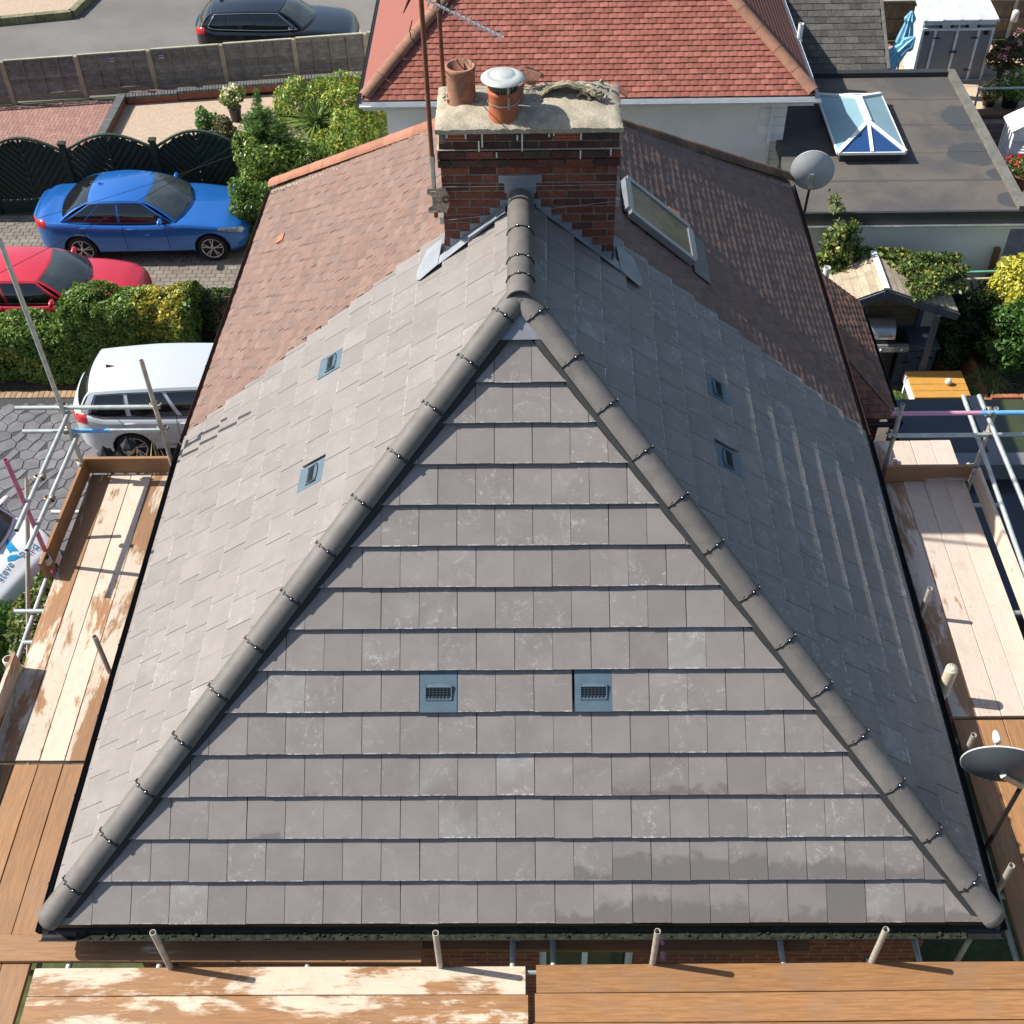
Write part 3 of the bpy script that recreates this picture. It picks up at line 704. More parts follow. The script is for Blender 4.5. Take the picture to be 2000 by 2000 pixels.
# roof window in the right slope
def sp(x, y, c): return SRB.p(y, (W-x)/CP, c)
M_RWF = mat('roof_window_aluminium', (.30,.32,.34), (.25,.27,.29), 6, .4, .5, metal=.5)
x0, x1, y0, y1 = SKY
rw = MB()
for a, b in (((x0,y0),(x1,y0)),((x0,y1),(x1,y1))): rw.bar(sp(a[0],a[1],.07), sp(b[0],b[1],.07), .07, .07, SRB.n)
for a, b in (((x0,y0+.036),(x0,y1-.036)),((x1,y0+.036),(x1,y1-.036))): rw.bar(sp(a[0],a[1],.07), sp(b[0],b[1],.07), .08, .066, SRB.n)
rwo = rw.build('roof_window', M_RWF, br_)
MB().poly([sp(x0,y0,.085),sp(x0,y1,.085),sp(x1,y1,.085),sp(x1,y0,.085)][::-1], SRB.n, .006).build('pane', mat('roof_window_glass', (.20,.165,.115), (.075,.08,.082), 4.5, .05, .9, fine=.0), rwo)
fl = MB(); fl.poly([sp(x1+.03,y0-.1,.035),sp(x1+.03,y1+.05,.035),sp(x1+.22,y1+.05,.03),sp(x1+.22,y0-.1,.03)][::-1], SRB.n, .004)
fl.build('flashing', mat('grey_flashing', (.12,.13,.145), None, 6, .5), rwo)
for x, y in ((.93,7.08),(1.68,7.08),(1.22,9.1),): ot = MB(); tile_prism(ot, [(0,0),(.16,0),(.16,.14),(0,.14)], PG, .013, lambda a,b,c: SRB.p(y+a,(W-x)/CP+b,c+.022)); ot.build('replacement_tile', M_OLDO, nb)
for x, y in ((-3.2,8.9),): ot = MB(); tile_prism(ot, [(0,0),(.16,0),(.16,.11),(0,.11)], PG, .013, lambda a,b,c: SLB.p(PARTY-y+a,(W+x)/CP+b,c+.022))
ot.build('replacement_tile', M_OLDO, nb)
# ================================================================== scaffold: boards are loose things, tubes and couplers one frame
ZD_ = -.35
BTH = .038
def board(x0, y0, x1, y1, zt, label, dry, tint=.3, w=.222, band=True, tilt=0.):
    """one board from (x0,y0) to (x1,y1) along its centre line, top at zt"""
    p0 = V((x0,y0,zt-BTH)); p1 = V((x1,y1,zt-BTH)); d = p1-p0; L = d.length; d.normalize(); n = V((0,0,1)); s = n.cross(d)
    mb = MB(); c = .012; e = .004; h = w/2
    prof = [(-h,0),(h,0),(h,BTH-e),(h-e,BTH),(-h+e,BTH),(-h,BTH-e)]; vs = []
    nseg = max(2, int(L/.5))
    for i in range(nseg+1):
        x = L*i/nseg; sag = .003*sin(x*2.1+x0*7)
        for (a, b) in prof: vs.append((x, a+.002*sin(x*1.3+y0*5), b+sag))
    m = 6; fs = [(i*m+j, i*m+(j+1)%m, (i+1)*m+(j+1)%m, (i+1)*m+j) for i in range(nseg) for j in range(m)]
    fs = [f[::-1] for f in fs]+[tuple(range(m)), tuple(range(nseg*m, nseg*m+m))[::-1]]
    mb.add(vs, fs)
    R = Matrix((d, s, n)).transposed().to_4x4(); o = inst('scaffold_board', mb.mesh('scaffold_board', M_BOARD), Matrix.Translation(p0) @ R, None, (dry, tint, 0, 1))
    tag(o, label, 'board', 'scaffold boards'); 
    if band:
        b = MB()
        for x in (.02, L-.02): b.bbx((x-.014, -h-.0015, -.001), (x+.014, h+.0015, BTH+.0055))
        ob = bpy.data.objects.new('end_band', b.mesh('end_band', M_STEELD)); ob.matrix_basis = o.matrix_basis.copy(); link(ob, o)
    return o
ordn = ['innermost', 'second', 'third', 'outermost']
LX = [-4.035, -4.262, -4.490, -4.718]
for i, x in enumerate(LX):
    board(x, 5.42, x, 1.70, ZD_, f'{ordn[i]} board of the far length of the left deck, counted from the black gutter', (.44,.52,.54,.42)[i], .4, band=False)
    board(x, 1.66, x, -1.9, ZD_-.002, f'{ordn[i]} board of the near length of the left deck, counted from the black gutter', (.28,.18,.14,.2)[i], (.3,.2,.2,.3)[i], band=False)
RX = [4.035, 4.262, 4.490, 4.716]
for i, x in enumerate(RX):
    board(x, 5.87, x, 2.13, ZD_, f'{ordn[i]} board of the far length of the right deck, counted from the black gutter', (.49,.58,.66,.72)[i], .9, band=False)
    board(x, 2.09, x, -1.9, ZD_-.002, f'{ordn[i]} board of the near length of the right deck, counted from the black gutter', (.16,.15,.30,.36)[i], .25, band=False)
board(-4.6, -.062, -.82, -.078, ZD_+.042, 'short inner board under the front gutter at the left, half in its shadow', .30, .35, band=False)
board(-1.55, .075, 2.27, .045, ZD_-.055, 'low dark board tight under the middle of the front gutter', .12, .3, band=False)
fr = [(-.335, 'first'), (-.562, 'second'), (-.790, 'third')]
for i, (y, nme) in enumerate(fr):
    board(-3.86, y-.005, .0+.02*i, y, ZD_+.042, f'{nme} board of the front deck from the wall, left length with cream dried patches', (.47,.43,.45)[i], .2, band=False)
    board(.085-.012*i, y+.012, 3.9, y+.03, ZD_+.042, f'{nme} board of the front deck from the wall, right length of bare orange wood', (.12,.08,.1)[i], .05, band=False)
# ---- frame
sf = thing('scaffolding', (0, -.9, GZ), 'tube and coupler scaffold frame round the grey roofed house', 'scaffold')
PR = .0242
def vert(bx, by, zb, tx, ty, zlow=GZ+.01, m=None, name='standard'):
    p = Z(bx, by, zb); t = YY(tx, ty, p.y); mb = MB(); mb.pipe((p.x, p.y, zlow), (p.x, p.y, t.z), PR); mb.build(name, m or M_POLE, sf); return p, t.z
def rail(a, b, m=None, name='ledger'):
    mb = MB(); mb.pipe(a, b, PR); return mb.build(name, m or M_POLE, sf)
def coupler(p, ax='x', parent=None):
    p = V(p); mb = MB()
    mb.lathe(p, [(PR+.001,-.025),(PR+.011,-.022),(PR+.011,.022),(PR+.001,.025)], 10)
    a = V((1,0,0)) if ax == 'x' else V((0,1,0)); o = V((0,1,0)) if ax == 'x' else V((1,0,0))
    mb.lathe(p+o*.05, [(PR+.001,-.025),(PR+.011,-.022),(PR+.011,.022),(PR+.001,.025)], 10, axis=a)
    mb.box(p+o*.025, (.04,.04,.045)); 
    for s in (-1, 1): mb.tube([p+a*s*.04+o*.01, p+a*s*.055+o*.045], .007, 6); mb.lathe(p+a*s*.055+o*.045, [(0,.012),(.013,.010),(.013,-.010),(0,-.012)], 6)
    return mb.build('coupler', M_STEELD, sf)
# front standards between the inner and outer boards
for bx, by, tx, ty in ((335,1894,293,1821),(859.8,1891,852.5,1822),(1273.8,1885,1287.8,1818.5),(1700.6,1880.8,1738,1815)):
    p, zt = vert(bx, by, ZD_, tx, ty, m=M_POLER); coupler((p.x, p.y, ZD_-.075), 'x')
# transoms under the boards, standing proud into the gap
for x, yb in ((-3.62,.30),(-2.9,.30),(-1.72,.22),(-.10,.30),(.22,.30),(2.03,.24),(3.10,.30)):
    rail((x, -1.3, ZD_-.02), (x, yb, ZD_-.02), name='transom')
rail((-5.4,-.95,ZD_-.075),(5.4,-.95,ZD_-.075)); rail((-5.3,-.20,ZD_-.12),(5.3,-.20,ZD_-.12))
p = Z(1000+1130*.2588,1700+690*.2588,ZD_-.1); MB().pipe((p.x+.02,-.12,ZD_-.12),(p.x,.22,ZD_+.02),PR).build('tie_tube', M_PINK2, sf)
# left bay
vert(160,903,ZD_+.22,3.9,463, m=M_POLE); vert(339,916,ZD_+.1,278,703.6, m=M_POLER); 
pl, zt = vert(93,1088,ZD_+.12,13,898, m=M_PINK)
pI, zI = vert(214,1313,ZD_,182,1243, m=M_POLER)
r1 = ZD_+.985; r2 = ZD_+.665
for z, (xa, ya), (xb, yb), m in ((r1,(31,795.5),(312,796),M_POLE),(r2,(45,842),(326,841),M_BLUE)):
    a = Z(xa,ya,z); b = Z(xb,yb,z); ym = (a.y+b.y)/2; rail((a.x,ym,z),(b.x,ym,z), m=M_POLE, name='guard_rail')
    if m is M_BLUE:
        mb = MB(); q0 = Z(142,842,z); q1 = Z(215,842,z); mb.pipe((q0.x,ym,z),(q1.x,ym,z),PR+.0008); mb.build('paint_band', M_BLUE, sf)
    for px in (xa+88 if z == r1 else xa+85, xb-10):
        c = Z(px, ya, z); coupler((c.x, ym, z), 'x')
for z, (xa, ya), (xb, yb) in ((r1-.06,(124,805),(32,1036)),(r2-.06,(141,850),(53,1075))):
    a = Z(xa,ya,z); b = Z(xb,yb,z); xm = (a.x+b.x)/2; rail((a.x+(.06),a.y,z),(b.x,b.y,z), name='guard_rail')
    c = Z(xa+(xb-xa)*.55, ya+(yb-ya)*.55, z); coupler(c, 'y')
a = Z(53,935,r1-.25); b = Z(56,1330,-2.2); d = (b-a).normalized(); rail(a, b+d*2.0, m=M_POLER, name='raker')
p = Z(50,1257,ZD_-.08); rail((p.x-.02,p.y,ZD_-.065),(-3.5,p.y,ZD_-.065), name='transom')
# toe boards of both decks
M_TOE = M_BOARD
def toe(p0, p1, label, dry, tint, h=.222, t=.036):
    p0 = V(p0); p1 = V(p1); d = (p1-p0); L = d.length; d.normalize(); n = V((0,0,1)); s = d.cross(n)
    mb = MB(); mb.bevbox((0,0,0),(L,h,t),.004); R = Matrix((d, n, s)).transposed().to_4x4()
    o = inst('toe_board', mb.mesh('toe_board', M_BOARD), Matrix.Translation(p0) @ R, None, (dry, tint, 0, 1)); return tag(o, label, 'board', 'toe boards standing on edge')
toe((-4.95,5.47,ZD_+.004),(-3.91,5.47,ZD_+.004), 'toe board on edge across the far end of the left deck', .18, .5)
toe((-4.93,3.88,ZD_+.004),(-4.875,5.42,ZD_+.004), 'long toe board on edge along the outer side of the left deck', .10, .4)
toe((-4.875,-.6,ZD_+.004),(-4.865,2.75,ZD_+.004), 'toe board stub on edge at the left picture edge beside the shrubs', .45, .6)
toe((3.93,5.24,ZD_+.004),(4.86,5.24,ZD_+.004), 'toe board on edge across the far end of the right deck', .42, .95)
toe((4.93,5.18,ZD_+.004),(4.95,-.2,ZD_+.004), 'long toe board on edge along the outer side of the right deck', .60, .6)
cl = MB()
for x, y in ((-4.90,4.0),(-4.90,2.7),(-4.9,5.45),(4.89,5.24),(4.96,3.2)): cl.lathe((x,y,ZD_+.15), [(.04,-.045),(.052,-.04),(.052,.04),(.04,.045)], 12)
cl.build('toe_clip', mat('pale_clip', (.56,.52,.46)), sf)
# right bay
vert(1728,915,ZD_+.05,1762.7,789.5, m=M_POLE); pc, zc = vert(1903,918,ZD_+.12,1947,797, m=M_POLER)
for bx, by, tx, ty in ((1797,1205,1819.6,1149),(1881,1482,1906,1435),(1942,1750,1977,1690)): vert(bx, by, ZD_, tx, ty, m=M_POLER)
for z, (xa, ya), xb, m in ((r1,(1742,808),2080,M_PINK2),(r2+.02,(1735,851),2080,M_POLE)):
    a = Z(xa,ya,z); b = Z(xb,ya,z); rail((a.x,a.y,z),(b.x,a.y,z), m=m, name='guard_rail')
    if m is M_PINK2:
        q0 = Z(1915,ya,z); mb = MB(); mb.pipe((q0.x,a.y,z),(b.x-.01,a.y,z),PR+.0008); mb.build('paint_band', M_BLUE, sf)
    coupler((a.x+.05,a.y,z),'x'); c = Z(1935,ya,z); coupler((c.x,a.y,z),'x')
for z, (xa, ya), (xb, yb) in ((r1-.06,(1912,773),(2000,983)),(r2-.06,(1881,773),(2000,1110))):
    a = Z(xa,ya,z); b = Z(xb,yb,z); rail((a.x,a.y,z), tuple(a+(b-a)*1.8), name='guard_rail')
for x in (4.0, 4.9):
    for y in (4.9, 3.4, 1.9, .4): 
        if x > 4.5: rail((3.45,y,ZD_-.065),(5.15,y,ZD_-.065), name='transom')
for y in (4.9, 3.5, 2.0, .6): rail((-5.15,y,ZD_-.065),(-3.45,y,ZD_-.065), name='transom')
for x in (-4.97, 4.99, -3.9, 3.9): rail((x,-1.2,ZD_-.115),(x,5.6,ZD_-.115))
# ------------------------------------------------------------------ flue and dish on the house wall, right
fp = Z(1841,1352,-.25); ft = YY(1859,1305,fp.y)
fl = thing('flue_terminal', (fp.x, fp.y, fp.z-.4), 'cream round flue terminal rising between the gutter and the right deck', 'flue')
M_CREAM = mat('cream_plastic', (.60,.53,.40), (.52,.46,.34), 8, .5)
mb = MB(); mb.lathe((fp.x,fp.y,fp.z-.9), [(.042,0),(.042,.88),(.060,.90),(.060,.935),(.056,.94)], 24); mb.build('pipe', mat('white_pipe', (.62,.65,.65)), fl)
mb = MB(); mb.lathe((fp.x,fp.y,fp.z+.04), [(.056,0),(.056,ft.z-fp.z-.06),(.054,ft.z-fp.z-.04),(.0,ft.z-fp.z-.035)], 24); mb.build('cap', M_CREAM, fl)
mb = MB()
for i in range(10): a = 2*pi*i/10; mb.box((fp.x+.034*cos(a),fp.y+.034*sin(a),ft.z-.0), (.018,.007,.006), Matrix.Rotation(a,3,'Z'))
mb.build('slot', mat('slot_dark', (.09,.08,.06)), fl)
def dish(name, c, n, r, label, armdir, mast, depth=.22, md=None, arm=.35, ry=None):
    c = V(c); n = V(n).normalized(); t = thing(name, mast[-1], label, 'satellite dish')
    x = V((0,0,1)).cross(n); x.normalize(); y = n.cross(x); ry = ry or r
    vs = []; R_, S_ = 10, 36
    for i in range(R_+1):
        k = i/R_
        for j in range(S_): a = 2*pi*j/S_; vs.append(c+x*(r*k*cos(a))+y*(ry*k*sin(a))+n*(depth*r*(k*k-1)))
    fs = [(i*S_+j, i*S_+(j+1)%S_, (i+1)*S_+(j+1)%S_, (i+1)*S_+j) for i in range(R_) for j in range(S_)]
    mb = MB(); mb.add(vs, fs, sm=True); mb.add([v-n*.006 for v in vs], [f[::-1] for f in fs], sm=True)
    rim = [c+x*(r*cos(2*pi*j/S_))+y*(ry*sin(2*pi*j/S_)) for j in range(S_+1)]
    mb.build('reflector', md or mat('dish_grey', (.40,.42,.42), (.34,.36,.36), 5, .45), t)
    r2_ = MB(); r2_.tube(rim, .007, 6); r2_.build('rim', mat('dish_rim', (.55,.57,.57)), t)
    foot = c-y*ry; lnb = c+n*(arm)+y*(-ry*.55)+armdir
    am = MB(); am.tube([foot-n*.02, foot+n*.03, lnb], .012, 8); am.build('arm', M_STEEL, t)
    lb = MB(); dl = (c-lnb).normalized(); lb.lathe(lnb, [(0,.05),(.03,.045),(.034,.0),(.028,-.05),(.022,-.09),(0,-.095)], 12, axis=dl); lb.build('receiver', M_UPVC, t)
    ms = MB(); ms.tube(mast, .019, 10); ms.build('mast', M_BLACK, t)
    bk = MB(); bk.bar(c-n*(depth*r+.0), mast[0], .06, .05); bk.build('bracket', M_STEEL, t); return t
# right dish, seen from behind over the right deck: mast comes up from the wall behind the gutter
b0 = Z(1840+480*.1656, 1400+1615*.1656, -.28); kx, ky = 1840+945*.1656, 1400+800*.1656
k0 = Z(kx, ky, .42)
dc = Z(1840+640*.1656+12, 1400+560*.1656, .62)
dish('satellite_dish', dc, (.22,.94,.20), .31, 'grey satellite dish seen from behind above the right deck', V((0,0,0)), [k0, k0+(b0-k0)*.96, b0, (WX, b0.y, -.45)], depth=.26, md=mat('dish_dark_grey', (.085,.095,.11), (.07,.08,.09), 4, .45), arm=.30, ry=.34)
# second dish, on a cranked mast at the far corner of the neighbour's roof
d2 = Z(1587, 332, .35)
dish('satellite_dish', YY(1587,333,10.75), (.20,.94,.16), .29, 'pale round satellite dish on a black mast beside the flat roof', V((0,0,0)), [YY(1583,368,10.72), YY(1580,372,10.72), YY(1571,415,10.7), (WX+.0, 10.5, -1.3)], depth=.24, md=mat('dish_pale', (.52,.54,.55), (.46,.48,.49), 4, .45), arm=.28, ry=.33)

# ------------------------------------------------------------------ aerial masts strapped to the chimney
ma = thing('aerial_mast', (CX0-.05, YF-.05, 2.9), 'rusty steel aerial mast clamped to the left edge of the chimney', 'aerial')
M_RUST = mat('rusty_mast', (.20,.085,.045), (.13,.055,.035), 12, .7, .3, metal=.3, fine=.3)
bx, by = CX0-.06, YF-.05
mb = MB(); mb.tube([(bx,by,3.08),(bx,by,3.34)], .020, 10); mb.tube([(bx,by,3.64),(bx,by,6.1)], .020, 10); mb.build('mast', M_RUST, ma)
mb = MB(); mb.tube([(bx,by,3.34),(bx,by,3.66)], .0205, 10); mb.tube([(bx,by,3.62),(bx,by,3.68)], .025, 10); mb.build('sleeve', M_STEEL, ma)
mb = MB(); mb.poly([(bx-.06,by-.03,3.14),(bx+.10,by-.03,3.14),(bx+.13,by-.03,3.22),(bx+.13,by-.03,3.30),(bx+.10,by-.03,3.38),(bx-.06,by-.03,3.38),(bx-.06,by-.03,3.33),(bx-.02,by-.03,3.30),(bx-.02,by-.03,3.22),(bx-.06,by-.03,3.19)], (0,1,0), .008)
mb.tube([(bx-.04,by-.045,3.36),(bx+.02,by-.045,3.36)], .006, 6); mb.tube([(bx-.04,by-.045,3.16),(bx+.02,by-.045,3.16)], .006, 6); mb.build('bracket', M_STEELD, ma)
lo_ = MB()
lo_.lathe((bx+.10,by-.034,3.27), [(.022,-.01),(.034,-.004),(.034,.004),(.022,.01)], 14, axis=(0,1,0)); lo_.build('lashing_eye', M_RUST, ma)
m2 = thing('tv_aerial', (CX0-.03, YB+.06, 3.0), 'television aerial with white elements on the mast behind the chimney', 'aerial')
b2x, b2y = CX0+.02, YB+.05
mb = MB(); mb.tube([(b2x,b2y,3.0),(b2x-.01,b2y,6.0)], .020, 10); mb.build('mast', M_RUST, m2)
# aerial near the frame top: grid reflector and boom running to the right, away from the camera
ac = YY(795*K+8, -2, b2y-.1)
mb = MB(); bd = V((.62,-.10,-.28)).normalized(); a0 = ac-bd*.12; a1 = ac+bd*.72; mb.bar(a0, a1, .016, .016); 
sdv = bd.cross(V((0,0,1))).normalized(); sv2 = sdv.cross(bd)
mb.build('boom', M_UPVC, m2); e = MB()
for i in range(15):
    c = ac+bd*(.04+.046*i); L = .10-.002*i; e.tube([c-sdv*L+sv2*.008, c+sdv*L+sv2*.008], .0035, 5); e.tube([c-sv2*.05, c+sv2*.05], .003, 5)
e.build('element', M_STEEL, m2); g = MB()
for i in range(6): c = a0+sv2*(-.12+.048*i); g.tube([c-sdv*.16, c+sdv*.16], .004, 5)
for i in range(5): c = a0+sdv*(-.16+.08*i); g.tube([c-sv2*.12, c+sv2*.12], .004, 5)
g.build('reflector_grid', M_BLACK, m2)
cbm = MB(); pts = [YY(805,40,b2y-.1),YY(800,60,b2y-.1),YY(803,75,b2y-.1),YY(818,90,b2y-.1),YY(826,105,YF)]; cbm.tube(pts, .005, 5); cbm.build('cable', M_BLACK, m2)
# ================================================================== foliage tools
def fast_mesh(name, verts, quads, mats, tint=None, smooth=False):
    me = bpy.data.meshes.new(name); v = np.asarray(verts, np.float32).reshape(-1, 3); q = np.asarray(quads, np.int32); n, k = q.shape
    me.vertices.add(len(v)); me.vertices.foreach_set('co', v.ravel()); me.loops.add(n*k); me.loops.foreach_set('vertex_index', q.ravel())
    me.polygons.add(n); me.polygons.foreach_set('loop_start', np.arange(n, dtype=np.int32)*k); me.polygons.foreach_set('loop_total', np.full(n, k, np.int32))
    for m in (mats if isinstance(mats, list) else [mats]): me.materials.append(m)
    if tint is not None:
        at = me.attributes.new('tint', 'FLOAT_COLOR', 'FACE'); c = np.ones((n, 4), np.float32); c[:, :3] = tint; at.data.foreach_set('color', c.ravel())
    if smooth: me.polygons.foreach_set('use_smooth', [True]*n)
    me.update(); me.validate(); return me
NR = np.random.RandomState(5)
def unit(a): return a/np.maximum(np.linalg.norm(a, axis=1, keepdims=True), 1e-6)
def foliage(name, P, N, size, pal, parent=None, aspect=.5, spread=.8, szv=.4, bend=.15, wts=None, tintf=None):
    """one mesh of single leaves: P points, N outward directions"""
    n = len(P); N = unit(N+spread*NR.randn(n, 3)); t = NR.randn(n, 3); t = unit(t-N*np.sum(t*N, 1, keepdims=True)); s = np.cross(N, t)
    L = size*(1+szv*NR.randn(n, 1)).clip(.4, 2.2); w = L*aspect/2
    v = np.stack([P-t*L*.5, P+s*w+N*L*bend*.3, P+t*L*.5-N*L*bend, P-s*w+N*L*bend*.3], 1)
    pal = np.array(pal); ci = NR.choice(len(pal), n, p=wts); c = pal[ci]*(1+.22*NR.randn(n, 1)).clip(.45, 1.7)
    if tintf is not None: c = tintf(P, c)
    o = bpy.data.objects.new(name, fast_mesh(name, v, np.arange(4*n).reshape(n, 4), LEAF, c)); link(o, parent); return o
def lumps(P, f, amp, seed=0):
    r = np.random.RandomState(seed); o = np.zeros(len(P))
    for i in range(6):
        k = r.randn(3)*f; o += np.sin(P@k+r.rand()*6.3)
    return amp*o/2.4
def blob(c, R, n, seed=0, f=3., amp=.18, shell=.35, bottom=-.6):
    d = unit(NR.randn(n*2, 3)); d = d[d[:, 2] > bottom][:n]; R = np.array(R); k = (1-shell*NR.rand(len(d), 1)**1.6)*(1+lumps(d*np.max(R), f/np.max(R)*1.2, amp, seed)[:, None])
    return np.array(c)+d*R*k, d
def strips(name, base, dirs, lens, width, pal, parent=None, droop=.5, seg=4):
    """long blades: base points, initial directions"""
    n = len(base); d = unit(np.array(dirs)); s = unit(np.cross(d, [0, 0, 1.])+1e-3*NR.randn(n, 3)); V_ = []; 
    for j in range(seg+1):
        k = j/seg; p = base+d*(lens*k)[:, None]-np.array([0, 0, 1.])*(droop*lens*k*k)[:, None]; w = (width*(1-k**1.5)*(.6+.4*min(1, k*4)))
        V_ += [p-s*w, p+s*w]
    V_ = np.stack(V_, 1); m = 2*(seg+1); q = []
    for j in range(seg): q.append(np.stack([np.arange(n)*m+2*j, np.arange(n)*m+2*j+1, np.arange(n)*m+2*j+3, np.arange(n)*m+2*j+2], 1))
    pal = np.array(pal); c = pal[NR.randint(0, len(pal), n)]*(1+.18*NR.randn(n, 1)).clip(.5, 1.6); c = np.tile(c, (seg, 1))
    o = bpy.data.objects.new(name, fast_mesh(name, V_, np.concatenate(q), LEAF, c)); link(o, parent); return o
G1 = [(.11,.20,.035),(.16,.27,.05),(.075,.135,.027),(.21,.29,.06)]
GY = [(.44,.44,.07),(.34,.40,.07),(.52,.48,.09)]
GD = [(.02,.045,.015),(.03,.06,.02),(.045,.08,.025)]

# ================================================================== ground and paving
def sheet(name, pts, z, m, t=.06, kind='structure', parent=None):
    o = MB().poly([(p[0], p[1], z-t) for p in pts], (0,0,1), t).build(name, m, parent)
    if kind: tag(o, kind=kind)
    return o
M_SOIL = mat('garden_soil', (.085,.065,.045), (.05,.04,.03), 3, .95, .1, fine=.35, fsc=30, bump=.6, bsc=20)
M_ASPH = mat('asphalt', (.17,.165,.155), (.135,.13,.122), .5, .95, .2, fine=.22, fsc=70, bump=.3, bsc=90, dirt=.2)
g = sheet('ground', [(-160,-120),(160,-120),(160,240),(-160,240)], GZ-.02, mat('ground_grass', (.075,.095,.035), (.055,.06,.03), 1.2, .95, .1, fine=.3, fsc=8), .4)
def gp(pts): return [tuple(D(x, y, GZ))[:2] for x, y in pts]
fx0, fy0 = D(0,198,GZ)[:2]; fx1, fy1 = D(690,150,GZ)[:2]
def fline(x): return fy0+(fy1-fy0)*(x-fx0)/(fx1-fx0)
sheet('road', [(-60,fline(-60)+.05),(3.5,fline(3.5)+.05),(3.5,70),(-60,70)], GZ, M_ASPH)
# near drive of printed concrete, cut into uneven stones
M_JOINT = mat('paving_joint', (.055,.055,.058), None, 9, .9)
M_STONE = mat('printed_concrete', (.155,.155,.165), (.11,.11,.12), 3, .6, .4, rv=.16, fine=.2, fsc=60, bump=.3, bsc=40, dirt=.2)
nd = sheet('near_driveway', [(-13,5.2),(-3.6,5.2),(-3.6,13.66),(-13,13.66)], GZ, M_JOINT)
def fan_paving(parent, x0, x1, y0, y1, a, z, vis):
    hx = a*math.sqrt(3); out = []; jc = {}
    def jit(x, y):
        k = (round(x, 2), round(y, 2))
        if k not in jc: jc[k] = (x+uni(-.20,.20)*a, y+uni(-.20,.20)*a)
        return jc[k]
    j = 0; y = y0
    while y < y1:
        x = x0+(hx/2 if j % 2 else 0)
        while x < x1:
            ring = [jit(x+a*sin(rad(60*i)), y+a*cos(rad(60*i))) for i in range(6)]
            if vis(x, y): out.append(((x, y), ring))
            x += hx
        y += 1.5*a; j += 1
    out.sort(key=lambda o: (V((o[0][0], o[0][1], z))-V(CAM)).length); far = MB()
    for i, (c, ring) in enumerate(out):
        if rnd() < .3: ring = [ring[0], ring[1], ring[3], ring[4]] if rnd() < .4 else ring
        r = [(c[0]+(p[0]-c[0])*.955, c[1]+(p[1]-c[1])*.955) for p in ring][::-1]; r2 = [(c[0]+(p[0]-c[0])*.90, c[1]+(p[1]-c[1])*.90) for p in ring][::-1]
        m = len(r); mb = far if i >= 300 else MB(); tl = uni(0,.003); k = rnd()
        vs = [(*p, z+.001) for p in r]+[(*p, z+.008+tl) for p in r2]
        mb.add(vs, [tuple(range(m, 2*m))]+[(q,(q+1)%m,m+(q+1)%m,m+q) for q in range(m)], a=k if i >= 300 else 0.)
        if i < 300: mb.build('paving_stone', M_STONE, parent)
    if far.v: tag(far.build('paving_stone_field', M_STONE, parent), kind='stuff')
fan_paving(nd, -11.6, -5.0, 7.0, 13.3, .17, GZ, lambda x, y: x < -6.2)
# pale brick edging along the hedge foot
M_EDGE = mat('buff_edging_brick', (.34,.235,.135), (.28,.19,.11), 6, .9, rv=.14, fine=.2)
eb = MB().bevbox((0,0,0),(.10,.20,.02),.004).mesh('edging_brick', M_EDGE)
for i in range(46): inst('edging_brick', eb, Matrix.Translation((-11.6+i*.107, 13.44+uni(-.003,.003), GZ+.001)), nd)
# middle drive of tumbled blocks under the blue and red cars
M_BLK = mat('grey_block', (.20,.175,.145), (.155,.135,.115), 4, .9, rv=.14, fine=.2, fsc=60)
md = sheet('middle_driveway', [(-14,15.2),(-3.7,15.2),(-3.7,20.1),(-14,20.1)], GZ, mat('block_joint', (.075,.065,.05), None, 9, .95))
bm_ = MB().bevbox((0,0,0),(.205,.135,.018),.006).mesh('paving_block', M_BLK); cand = []; far = MB()
for j in range(int(4.7/.14)):
    for i in range(int(10/.21)):
        x = -13.9+i*.211+(j%2)*.105; y = 15.25+j*.141
        if -12.2 < x < -5.0: cand.append((x, y))
cand.sort(key=lambda c: abs(c[0]+5.9)+abs(c[1]-17.3) if c[0] > -8 else 4+abs(c[0]+11))
for i, (x, y) in enumerate(cand):
    if i < 300: inst('paving_block', bm_, Matrix.Translation((x, y, GZ+.001)), md)
    else: far.bevbox((x,y,GZ+.001),(x+.205,y+.135,GZ+.019),.006,a=rnd())
if far.v: tag(far.build('paving_block_field', M_BLK, md), kind='stuff')
# red herringbone drive
M_RBLK = mat('red_block', (.30,.165,.135), (.25,.14,.118), 3, .9, rv=.12, fine=.15, fsc=40)
rdv = sheet('red_driveway', [(-20,20.4),(-10.42,20.4),(-10.42,fline(-10.42)-.08),(-20,fline(-20)-.08)], GZ, mat('red_joint', (.16,.10,.085), None, 5))
bmx = MB().bevbox((0,0,0),(.196,.096,.016),.003).mesh('paving_brick', M_RBLK); bmy = MB().bevbox((0,0,0),(.096,.196,.016),.003).mesh('paving_brick', M_RBLK); hb = []
for j in range(-40, 90):
    for i in range(-10, 40):
        # herringbone cell of 4 units, step (1,1) shifts
        bx, by = i*.4+(j%4)*.1, j*.1
        hb.append((bx, by, 0)); hb.append((bx-.1, by, 1))
hb = [(-16.6+x, 20.5+y, k) for x, y, k in hb]; hb = [(x, y, k) for x, y, k in hb if -14.4 < x < -10.66 and 21.9 < y < fline(x)-.32]
hb.sort(key=lambda c: c[1]); far = MB()
for i, (x, y, k) in enumerate(hb):
    if i < 300: inst('paving_brick', bmx if k == 0 else bmy, Matrix.Translation((x, y, GZ+.001)), rdv)
    else: far.bevbox((x,y,GZ+.001),(x+(.196 if k == 0 else .096),y+(.096 if k == 0 else .196),GZ+.017),.003,a=rnd())
tag(far.build('paving_brick_field', M_RBLK, rdv), kind='stuff')
